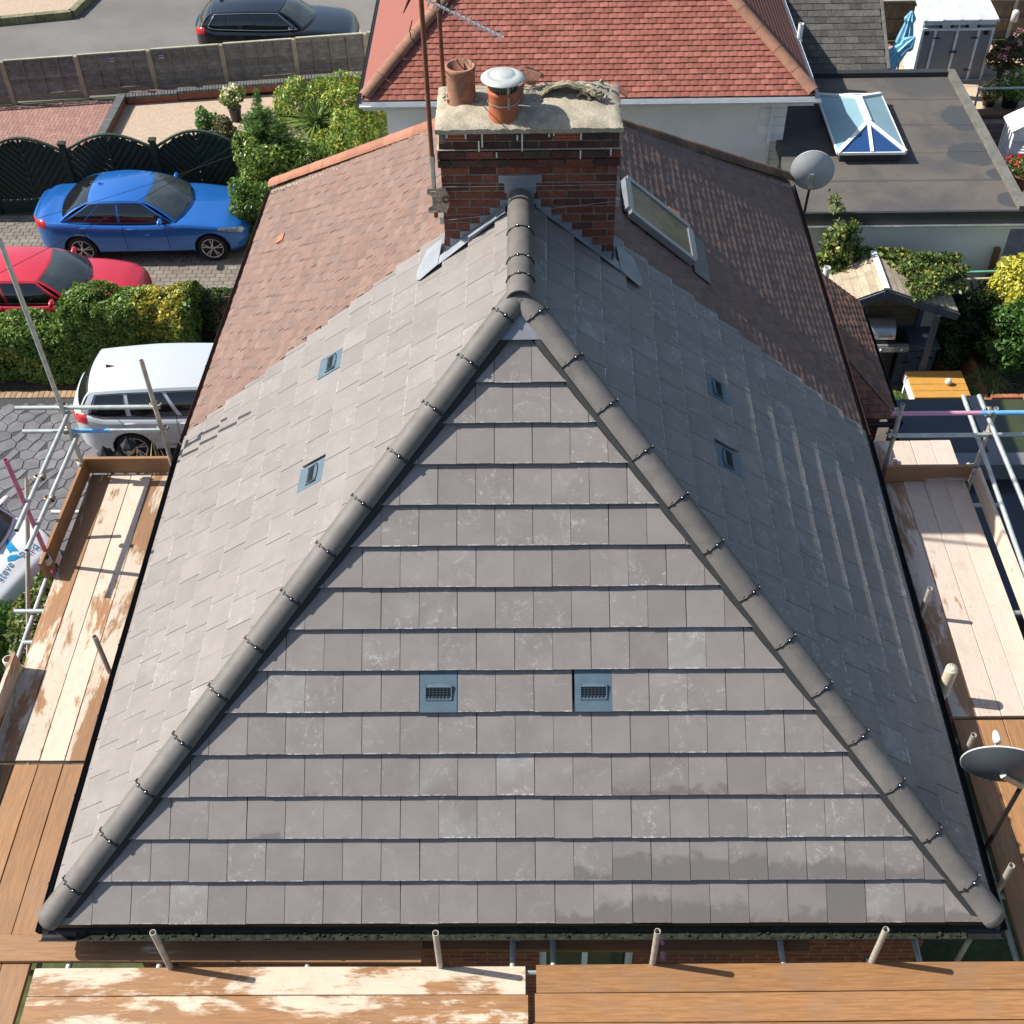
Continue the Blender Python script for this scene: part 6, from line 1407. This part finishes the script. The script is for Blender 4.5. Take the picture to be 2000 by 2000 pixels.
# garden shelter with plank roof
sh = thing('garden_shelter', (6.6,13.8,GZ), 'open timber garden shelter with weathered plank roof over the barbecue', 'shelter')
M_PLK = mat('weathered_plank', (.40,.33,.235), (.30,.25,.18), 8, .9, rv=.16, fine=.25, fsc=40, dirt=.3); M_SLT = mat('blue_grey_paint', (.062,.078,.10), (.05,.065,.085), 6, .6)
ye0, ye1 = 13.22, 14.35; rx, rz_ = 6.30, -3.52; lx_, lz_ = 5.46, -3.90; rx2, rz2 = 7.68, -4.02
for (xa, za, n) in ((lx_, lz_, 7), (rx2, rz2, 11)):
    for i in range(n):
        a = i/n; b = (i+1)/n-.006*n/7; p = V((rx+(xa-rx)*a, 0, rz_+(za-rz_)*a)); q = V((rx+(xa-rx)*b, 0, rz_+(za-rz_)*b)); dz = V((0,0,uni(-.004,.008)))
        ym_ = 13.75+uni(-.12,.12)
        for (y0, y1) in ((ye0, ym_), (ym_+.004, ye1)):
            if y1 < y0: continue
            mb = MB(); vs = [p+V((0,y0,0))+dz, q+V((0,y0,0))+dz, q+V((0,y1-.002,0))+dz, p+V((0,y1-.002,0))+dz]; mb.poly(vs if xa > rx else vs[::-1], (0,0,1), .022); mb.build('roof_plank', M_PLK, sh)
MB().bar((rx,ye0-.02,rz_+.035),(rx,ye1,rz_+.035),.10,.03).build('ridge_board', M_UPVC, sh)
for (xa, za) in ((lx_, lz_),(rx2, rz2)): MB().bar((rx,ye0-.03,rz_-.075),(xa,ye0-.03,za-.075),.03,.14,(0,1,0) if False else (0,0,1)).build('barge_board', M_SLT, sh)
MB().bbx((rx-.03,ye0-.06,rz_-.16),(rx+.03,ye0-.045,rz_+.05)).build('finial', M_SLT, sh)
for x, y, z in ((7.30,13.16,-4.02),(7.42,14.25,-4.05),(5.6,13.3,-3.98),(5.6,14.25,-3.98)): MB().bar((x,y,GZ),(x,y,z),.09,.09,(0,1,0)).build('post', M_SLT, sh)
for i in range(9): MB().bbx((5.65,14.26,GZ+.05+i*.22),(7.38,14.285,GZ+.255+i*.22)).build('back_board', mat('back_board_brown', (.15,.12,.075), (.10,.08,.05), 6, .9, rv=.2), sh)
cu = thing('outdoor_kitchen_unit', (7.2,13.8,GZ), 'blue grey plank door cupboard unit beside the barbecue', 'cupboard')
MB().bbx((6.98,13.62,GZ),(7.66,14.22,-5.13)).build('carcass', M_SLT, cu); MB().bbx((6.95,13.58,-5.128),(7.70,14.24,-5.09)).build('worktop', M_SLT, cu)
for i in range(5): MB().bbx((7.0+i*.13,13.602,GZ+.08),(7.122+i*.13,13.619,-5.2)).build('door_plank', M_SLT, cu)
hh = MB(); hh.bbx((7.32,13.59,-5.36),(7.62,13.60,-5.33)); hh.bbx((7.32,13.59,-5.80),(7.62,13.60,-5.77)); hh.bbx((7.05,13.585,-5.45),(7.20,13.60,-5.42)); hh.build('hinge', M_BLACK, cu)
ck_ = tag(MB().lathe((7.5,13.95,-5.088), [(0,.02),(.055,.018),(.06,0)], 18).build('round_thermometer', mat('white_dial', (.6,.6,.56))), 'small white round dial lying on the blue grey worktop', 'dial')
bq = thing('gas_barbecue', (6.55,13.85,GZ), 'stainless steel gas barbecue with closed hood under the plank roof', 'barbecue'); M_SS = mat('stainless_steel', (.52,.53,.54), (.44,.45,.46), 4, .28, metal=.7)
mb = MB(); vs = []; N_ = 12
for x in (6.02, 6.86):
    for i in range(N_+1):
        a = pi*i/N_; vs.append((x, 13.93-.24*cos(a), -4.98+.27*sin(a)))
mb.add(vs, [(i, i+1, N_+2+i, N_+1+i) for i in range(N_)], sm=True); mb.add(vs, [tuple(range(N_+1)), tuple(range(N_+1, 2*N_+2))[::-1]]); mb.build('hood', M_SS, bq)
MB().bbx((6.0,13.66,GZ+.1),(6.9,14.18,-5.0)).build('cabinet', M_BLACK, bq); MB().bbx((6.0,13.56,-5.17),(7.12,13.658,-5.05)).build('control_panel', M_SS, bq); MB().bbx((6.91,13.66,-5.06),(7.14,14.1,-5.03)).build('side_shelf', M_BLACK, bq)
for x in (6.2,6.4,6.6,6.98): MB().lathe((x,13.555,-5.11), [(.034,0),(.034,.03),(.026,.04),(0,.04)], 14, axis=(0,-1,0)).build('knob', M_SS, bq)
MB().tube([(6.12,13.66,-4.86),(6.12,13.62,-4.86),(6.76,13.62,-4.86),(6.76,13.66,-4.86)], .014, 8).build('handle', M_SS, bq)
P, N = blob((6.6,14.42,-3.85), (1.25,.36,.40), 9000, 21, amp=.3, bottom=-.9); P2, N2 = blob((7.15,13.9,-3.72), (.62,.42,.18), 4500, 22, amp=.35, bottom=-.2); P3, N3 = blob((6.95,13.5,-3.70), (.26,.28,.10), 1500, 23, amp=.3, bottom=-.3); P4, N4 = blob((5.75,14.45,-3.5), (.30,.28,.62), 2500, 24, amp=.4, bottom=-.9)
cl_ = thing('climbing_ivy', (6.6,14.45,GZ), 'ivy and honeysuckle scrambling over the plank roof of the shelter', 'climber'); foliage('foliage', np.concatenate([P,P2,P3,P4]), np.concatenate([N,N2,N3,N4]), .075, [(.10,.17,.04),(.17,.22,.05),(.06,.11,.03),(.28,.27,.06),(.05,.09,.03)], cl_, .55)
MB().tube([(6.9,14.42,GZ),(6.7,14.40,-4.8),(6.5,14.42,-3.8)], [.03,.02,.01], 6).build('stem', _mc['twig'], cl_)
# slatted table, stools, bowl
tb = thing('garden_table', (7.5,12.72,GZ), 'small garden table with four golden slats and white legs', 'table'); M_GOLD = mat('golden_slat', (.50,.26,.055), (.44,.225,.05), 6, .5, rv=.06)
for i in range(4): MB().bevbox((6.99,12.36+i*.188,-5.29),(8.0,12.54+i*.188,-5.25),.006).build('slat', M_GOLD, tb)
for x in (7.02, 7.94):
    for y in (12.44, 13.0): MB().bbx((x-.03,y-.03,GZ),(x+.03,y+.03,-5.295)).build('leg', M_UPVC, tb)
MB().bbx((6.975,12.37,-5.46),(6.995,13.09,-5.296)).build('end_panel', M_UPVC, tb); MB().bbx((7.06,12.40,-5.36),(7.9,12.43,-5.296)).build('apron', M_TRIM, tb)
def ball(name, c, r, m, label, cat, sq=1.): tag(MB().lathe(c, [(r*sin(pi*i/12), -r*sq*cos(pi*i/12)) for i in range(13)], 20).build(name, m), label, cat)
ball('ceramic_ball', (7.66,12.72,-5.25+.062), .062, mat('white_ceramic', (.68,.62,.58)), 'small white ceramic ball lying on the golden slatted table', 'ball')
def stool(x, y, label):
    t = thing('drum_stool', (x,y,GZ), label, 'stool', 'drum stools with turf tops'); MB().lathe((x,y,GZ), [(.19,0),(.20,.10),(.20,.40),(.195,.41)], 22).build('drum', mat('zinc_drum', (.45,.46,.45), None, 5, .35, metal=.6), t)
    MB().lathe((x,y,GZ+.41), [(.205,-.02),(.205,.02),(.16,.05),(0,.055)], 22).build('cushion', mat('turf_base', (.06,.12,.03)), t); m = 1600; a = NR.rand(m)*6.28; r = .2*NR.rand(m)**.5; P = np.stack([x+r*np.cos(a), y+r*np.sin(a), np.full(m, GZ+.475)-.04*(r/.2)**3], 1); foliage('turf', P, np.tile([0,0,.3],(m,1)), .04, [(.10,.19,.04),(.15,.24,.06)], t, .3, .9)
stool(6.78,12.72,'drum stool with green turf top left of the slatted table'); stool(8.12,12.85,'drum stool with green turf top right of the slatted table')
# planting on the right
shrub('laurel_bush', (9.05,13.55,GZ+1.15), (.62,.6,.75), 6500, .12, [(.06,.14,.025),(.10,.20,.04),(.04,.09,.02)], 'dense rounded bush with long glossy leaves at the right edge', 'bush', seed=31, asp=.32)
shrub('golden_shrub', (9.15,14.3,GZ+1.6), (.55,.5,.75), 6500, .075, [(.50,.47,.05),(.42,.42,.06),(.58,.55,.12)], 'bright golden yellow leaved shrub at the right edge', seed=32, asp=.7)
shrub('evergreen_shrub', (8.3,14.15,GZ+.9), (.62,.40,.85), 7000, .07, GD+[(.05,.09,.03)], 'dark shaded evergreen shrub right of the shelter', seed=33, asp=.6)
shrub('silver_shrub', (8.9,14.05,GZ+1.0), (.25,.25,.5), 1500, .09, [(.16,.22,.16),(.12,.18,.12)], 'grey green shrub under the golden one', seed=36, asp=.6)
planter(0,0,'dark bushy plant in a terracotta pot beside the shelter post',GD+[(.05,.09,.025)],m=M_TER2,pot=(.22,.34),R=(.36,.34,.48),n=3500,xy=(7.98,13.95))
gt = thing('ornamental_grass', (8.62,13.1,GZ), 'arching clump of ornamental grass spilling over the planter', 'grass'); n = 420; strips('blades', np.tile([8.62,13.25,GZ+.35],(n,1))+NR.randn(n,3)*[.08,.08,.02], NR.randn(n,3)*[1,1,.3]+[0,-.1,1.1], NR.uniform(.45,.75,n), .008, [(.14,.20,.05),(.24,.27,.08),(.09,.14,.04),(.32,.32,.12)], gt, .75, 5)
bp_ = thing('brick_planter', (9.0,12.95,GZ), 'low orange brick planter wall at the right edge', 'planter'); M_OBR = mat('orange_brick', (.36,.14,.07), (.28,.10,.055), 8, .9, rv=.2, fine=.25, dirt=.25)
ob_ = MB().bevbox((0,0,0),(.205,.10,.062),.004).mesh('brick', M_OBR)
for r in range(6):
    for i in range(7): inst('brick', ob_, Matrix.Translation((8.45+i*.215+(.1 if r % 2 else 0), 12.72+uni(-.003,.003), GZ+r*.073)), bp_)
    for i in range(6): inst('brick', ob_, Matrix.Translation((8.42+.1, 12.84+i*.215+(.1 if r % 2 else 0), GZ+r*.073)) @ Matrix.Rotation(pi/2,4,'Z'), bp_)
MB().bbx((8.53,12.83,GZ),(9.95,14.2,GZ+.36)).build('soil', M_SOIL, bp_)
jp = thing('terracotta_jar', (9.12,12.45,GZ), 'tall terracotta jar at the right edge below the bush', 'pot'); MB().lathe((9.05,12.38,GZ), [(.12,0),(.20,.12),(.24,.30),(.16,.50),(.085,.58),(.09,.66),(.075,.66),(.07,.55)], 22).build('jar', M_TER2, jp)
MB().lathe((9.05,12.38,GZ+.66), [(.095,0),(.10,.06),(.085,.09),(.05,.095)], 18).build('rim', mat('grey_rim', (.30,.31,.30)), jp)
tr = thing('green_trellis_rail', (8.6,14.72,GZ), 'green topped trellis before the pale extension wall', 'trellis')
for z, yy, m in ((-4.19,14.70,mat('green_rail', (.10,.30,.20))),(-4.24,14.55,M_PLK)): MB().bar((8.15,yy,z-.02),(9.3,yy+.02,z),.05,.035).build('rail', m, tr)
for i in range(9):
    a = 8.15+i*.15; MB().bar((a,14.6,-5.2),(a+.45,14.6,-4.28),.03,.012,(0,1,0)).build('lath', M_DGTOP, tr); MB().bar((a+.45,14.575,-5.2),(a,14.575,-4.28),.03,.012,(0,1,0)).build('lath', M_DGTOP, tr)
for x in (8.2,9.25): MB().bbx((x-.03,14.60,GZ),(x+.03,14.66,-4.2)).build('post', M_DGTOP, tr)
q = YY(1948,482,15.12); lp = tag(MB().bbx((q.x-.05,15.04,-5.4),(q.x+.05,15.12,q.z)).build('timber_post', mat('brown_post', (.20,.115,.06), (.14,.08,.045), 6, .85)), 'brown timber post standing against the pale extension wall', 'post')
q0 = thing('wall_sapling', (5.6,15.0,FZ-.2), 'thin leafy seedling growing out of the flat roof gutter', 'plant'); a = YY(1936/1932*0+1500+530*.2588,1640*.2588,15.0); b_ = YY(1500+490*.2588,1450*.2588,15.0)
MB().tube([a,(a+b_)/2+V((.03,0,0)),b_], [.008,.006,.003], 5).build('stem', _mc['twig'], q0); P = np.array([tuple(a+(b_-a)*k) for k in NR.uniform(.3,1,150)])+NR.randn(150,3)*[.06,.05,.05]; foliage('foliage', P, NR.randn(150,3)+[0,0,.5], .08, [(.22,.27,.07),(.14,.20,.05)], q0, .35)
# ------------------------------------------------------------------ far garden, top right
M_FLAG = mat('buff_flagstone', (.50,.40,.28), (.44,.35,.25), 3, .9, rv=.08, fine=.12); UG = GZ
ft = sheet('garden_terrace', [(8.2,24.3),(18,24.3),(18,28.2),(8.2,28.2)], UG, mat('flag_joint', (.16,.13,.09)), .06)
fm = MB().bevbox((0,0,0),(.585,.585,.02),.006).mesh('flagstone', M_FLAG)
for i in range(12):
    for j in range(6): inst('flagstone', fm, Matrix.Translation((8.3+i*.6,24.35+j*.6,UG+.002)), ft)
sheet('lower_terrace', [(9.2,15.2),(20,15.2),(20,24.28),(9.2,24.28)], GZ-.55+.54, mat('lower_paving', (.20,.165,.14), (.15,.125,.105), 3, .9))
rt = thing('timber_retaining_wall', (12,24.2,GZ), 'dark timber sleeper wall below the sunny terrace', 'wall')
for i in range(3): MB().bevbox((10.9,24.12-.3*i*0,GZ-.02+.0),(11.0,24.2,GZ),.0).build('stake', M_OLDW, rt) if i == 0 else None
for i in range(4): MB().bbx((9.6,23.2-.28*i,GZ+.012),(16,23.42-.28*i,GZ+.12+.02*i)).build('sleeper', mat('dark_sleeper', (.075,.045,.03), (.05,.032,.022), 6, .85, rv=.2), rt)
MB().bbx((9.6,23.9,GZ+.022),(16,24.2,GZ+.10)).build('edge_board', mat('edge_board', (.14,.085,.055)), rt)
hr_ = thing('tubular_handrail', (11.2,24,GZ), 'grey tubular handrail along the terrace edge', 'handrail'); a = Z(1500+1595*.2588,670*.2588,-5.05)
MB().tube([(a.x,a.y+.0,-5.05),(16,a.y+.1,-5.05)], .03, 8).build('rail', M_POLE, hr_); MB().tube([(a.x,a.y,-5.02),(a.x,a.y,GZ)], .03, 8).build('post', M_POLE, hr_); MB().lathe((a.x,a.y,-5.05), [(0,.045),(.04,.03),(.045,0),(.04,-.03),(0,-.045)], 12).build('elbow', M_POLE, hr_)
sd_ = thing('garden_shed', (11,26.4,GZ), 'grey and white plastic garden shed with double doors', 'shed'); M_SHG = mat('shed_grey', (.215,.22,.235), (.195,.20,.215), 4, .6, fine=.04); M_SHW = mat('shed_white', (.74,.76,.78), None, 4, .5, fine=.03)
sx0, sx1, sy0, sy1, szt = 10.12, 11.93, 25.9, 26.95, -4.42
M_SHS = mat('shed_side_panel', (.62,.64,.66), None, 4, .6, fine=.04)
MB().bbx((sx0+.04,sy0+.03,GZ),(sx1-.04,sy1-.03,szt)).build('panel', M_SHG, sd_); MB().bbx((sx0-.001,sy0+.06,GZ+.02),(sx0+.038,sy1-.06,szt-.02)).build('side_panel', M_SHS, sd_)
MB().poly([(sx0-.05,sy0-.07,szt+.01),(sx1+.05,sy0-.07,szt+.01),(sx1+.02,sy1+.05,szt+.12),(sx0-.02,sy1+.05,szt+.12)], (0,0,1), .045).build('roof', mat('shed_roof', (.58,.61,.64), None, 4, .5, fine=.03), sd_)
for i in range(5): x = sx0+(sx1-sx0)*i/4; MB().bar((x,sy0-.072,szt+.062),(x,sy1+.05,szt+.172),.06,.02).build('roof_rib', M_SHW, sd_)
for x in (sx0+.02, 10.46, 11.02, 11.56, sx1-.02): MB().bbx((x-.03,sy0,GZ),(x+.03,sy0+.029,szt-.19)).build('frame_post', M_SHW, sd_)
for z in (szt-.05, szt-.20): MB().bbx((sx0,sy0-.004,z-.03),(sx1,sy0+.026,z+.03)).build('frame_rail', M_SHW, sd_)
MB().bbx((sx0+.0,sy0-.006,GZ),(sx1,sy0-.001,GZ+.05)).build('sill', M_SHW, sd_); MB().bbx((11.0,sy0-.006,szt-.17),(11.04,sy0-.001,szt-.03)).build('mullion', M_SHW, sd_)
for x, z in ((10.24,szt-.30),(11.74,szt-.30)): MB().box((x,sy0+.02,z),(.12,.03,.10)).build('vent', M_BLACK, sd_)
for x, z in ((10.52,szt-.42),(11.48,szt-.42),(11.48,GZ+.30)): MB().box((x,sy0-.005,z),(.17,.02,.025)).build('hinge', M_BLACK, sd_)
MB().box((11.02,sy0-.012,szt-.78),(.18,.03,.04)).build('latch', M_BLACK, sd_)
for x in (10.55,10.83,11.22,11.5): MB().box((x,sy0+.0,szt-.11),(.06,.08,.06)).build('spotlight', M_BLACK, sd_)
for x in (10.69,11.36): MB().box((x,sy0-.002,szt-.115),(.22,.01,.08)).build('top_light', M_SHS, sd_)
bf = thing('rear_board_fence', (11,28.3,GZ), 'brown close board fence behind the shed', 'fence'); M_CB = mat('brown_fence_board', (.19,.145,.095), (.13,.10,.07), 5, .9, rv=.22, fine=.25)
cbm_ = MB().bevbox((0,0,0),(.145,.02,1.02),.003).mesh('board', M_CB)
for i in range(56): inst('board', cbm_, Matrix.Translation((7.7+i*.15,28.3+uni(-.004,.004),GZ+.0+.02*rnd())), bf)
for z in (.15,.55,1.03): MB().bbx((7.6,28.27,GZ+z),(16.2,28.298,GZ+z+.06)).build('rail', M_OLDW, bf)
for i in range(5): MB().bbx((7.65+i*1.85,28.25,GZ),(7.75+i*1.85,28.268,GZ+1.16)).build('post', M_CAP, bf)
MB().bbx((7.6,28.24,GZ+1.1),(16.2,28.36,GZ+1.135)).build('cap_rail', M_CAP, bf)
# folded parasols
M_PAR = mat('blue_parasol_canvas', (.13,.38,.55), (.30,.52,.66), 14, .8, fine=.08)
def parasol(p0, p1, label, r0=.05, r1=.20):
    p0 = V(p0); p1 = V(p1); t = thing('folded_parasol', (p1.x,p1.y,GZ), label, 'parasol', 'folded blue parasols'); d = (p0-p1).normalized(); L = (p0-p1).length; mb = MB(); n = 18; prof = [(.10,.0),(r1,.06),(r1*.8,L*.35),(r1*.45,L*.7),(r1*.62,L*.80),(r0*.8,L*.97),(0,L)]
    x = d.cross(V((0,1,0))).normalized(); y = d.cross(x); vs = []
    for r, h_ in prof:
        for j in range(n): a = 2*pi*j/n; rr_ = r*(1+(.22 if j % 2 else -.16)); vs.append(p1+d*h_+x*(rr_*cos(a))+y*(rr_*sin(a)))
    mb.add(vs, [(i*n+j, i*n+(j+1)%n, (i+1)*n+(j+1)%n, (i+1)*n+j) for i in range(len(prof)-1) for j in range(n)]); mb.build('canvas', M_PAR, t)
    MB().tube([p1-d*.02, V((p1.x-d.x*.3,p1.y,GZ))], .022, 8).build('pole', M_POLE, t); return t
parasol((9.52,25.2,-3.82),(9.50,25.25,-4.85),'folded blue and white parasol standing upright beside the shed'); parasol((9.55,24.6,-4.20),(8.78,24.55,-5.05),'folded blue parasol leaning over behind the flat roof', r1=.26)
ch_ = thing('garden_swing_frame', (8.7,25.3,GZ), 'black tubular seat frame half hidden behind the flat roof', 'seat'); MB().tube([(8.35,25.3,GZ),(8.35,25.3,-5.1),(8.55,25.3,-4.75),(8.9,25.3,-4.7)], .025, 7).build('frame', M_BLACK, ch_); MB().tube([(8.5,25.0,-5.2),(8.9,25.0,-5.15),(9.05,25.0,-5.4),(9.05,25.0,GZ)], .022, 7).build('arm', M_BLACK, ch_)
PK = [(.55,.08,.25),(.48,.05,.18),(.62,.22,.36)]
planter(0,0,'yellow green hydrangea with pink flower heads beside the parasol',[(.20,.24,.05),(.13,.19,.04)],pot=(.25,.3),R=(.5,.42,.42),n=2500,flowers=PK,xy=(9.0,26.1))
planter(0,0,'dark bronze hydrangea bush right of the shed',[(.10,.085,.035),(.07,.075,.03),(.15,.11,.05)],pot=(.34,.42),R=(.62,.55,.50),n=4500,flowers=[(.62,.52,.40),(.60,.14,.30)],xy=(12.55,25.75),size=.09)
planter(0,0,'fresh green hydrangea with pale pink heads at the handrail',[(.12,.24,.04),(.18,.30,.06)],pot=(.24,.34),R=(.42,.40,.36),n=3000,flowers=[(.75,.62,.55),(.70,.45,.52)],xy=(12.25,24.45),size=.085)
planter(0,0,'fading buff hydrangea beside the green one on the terrace',[(.34,.26,.10),(.24,.26,.08)],pot=(.18,.22),R=(.26,.26,.22),n=1300,flowers=[(.55,.42,.26)],xy=(11.75,24.55))
q = YY(1500+1865*.2588,120*.2588,27.5); bl_ = thing('hanging_bird_feeder', (q.x,27.5,q.z), 'pale cylindrical bird feeder hanging before the rear fence', 'feeder'); MB().lathe((q.x,27.5,q.z-.15), [(0,0),(.09,.01),(.09,.26),(.06,.30),(0,.31)], 14).build('tube', mat('feeder_white', (.62,.60,.55)), bl_); MB().tube([(q.x,27.5,q.z+.15),(q.x,27.52,q.z+.34),(q.x,28.3,q.z+.36)], .008, 5).build('hook', M_BLACK, bl_)
# arbour seat and red flowers at the right edge
ab_ = thing('white_arbour_seat', (11.7,21.6,GZ), 'white slatted arbour seat at the right edge', 'arbour'); ax = 11.25
for x in (ax, ax+1.3):
    for y in (21.3, 21.9): MB().bbx((x-.04,y-.04,GZ),(x+.04,y+.04,-4.95)).build('post', M_SHW, ab_)
    for k in range(4): MB().bbx((x-.015,21.36+k*.14,GZ+.25),(x+.015,21.42+k*.14,-5.0)).build('side_slat', M_SHW, ab_)
arc = [(ax-.1+1.5*k, 21.25, -4.95+.30*sin(pi*k)) for k in np.linspace(0,1,11)]
for i in range(10):
    p, q = V(arc[i]), V(arc[i+1]); MB().poly([p, q, q+V((0,.72,0)), p+V((0,.72,0))], (0,0,1), .02).build('roof_slat', M_SHW, ab_)
MB().bbx((ax,21.35,GZ+.42),(ax+1.3,21.85,GZ+.46)).build('seat', M_SHW, ab_); MB().bbx((ax,21.86,GZ+.46),(ax+1.3,21.89,-5.1)).build('back', M_SHW, ab_)
planter(0,0,'mass of bright red flowers in a trough at the right edge',[(.12,.16,.04)],pot=(.3,.3),R=(.5,.4,.26),n=1200,flowers=[(.65,.02,.02),(.72,.06,.03)],xy=(11.55,20.75),m=M_TER2)
gs = thing('white_garden_bench', (10.0,16.3,GZ), 'pale bench in the shade at the corner of the extension', 'bench'); MB().bbx((9.75,16.0,GZ+.40),(11.2,16.5,GZ+.45)).build('seat', M_PALE, gs); MB().bbx((9.75,16.5,GZ+.45),(11.2,16.55,GZ+.85)).build('backrest', M_PALE, gs)
for x in (9.82, 11.1):
    for y in (16.05,16.45): MB().bbx((x-.03,y-.03,GZ),(x+.03,y+.03,GZ+.40)).build('leg', M_PALE, gs)
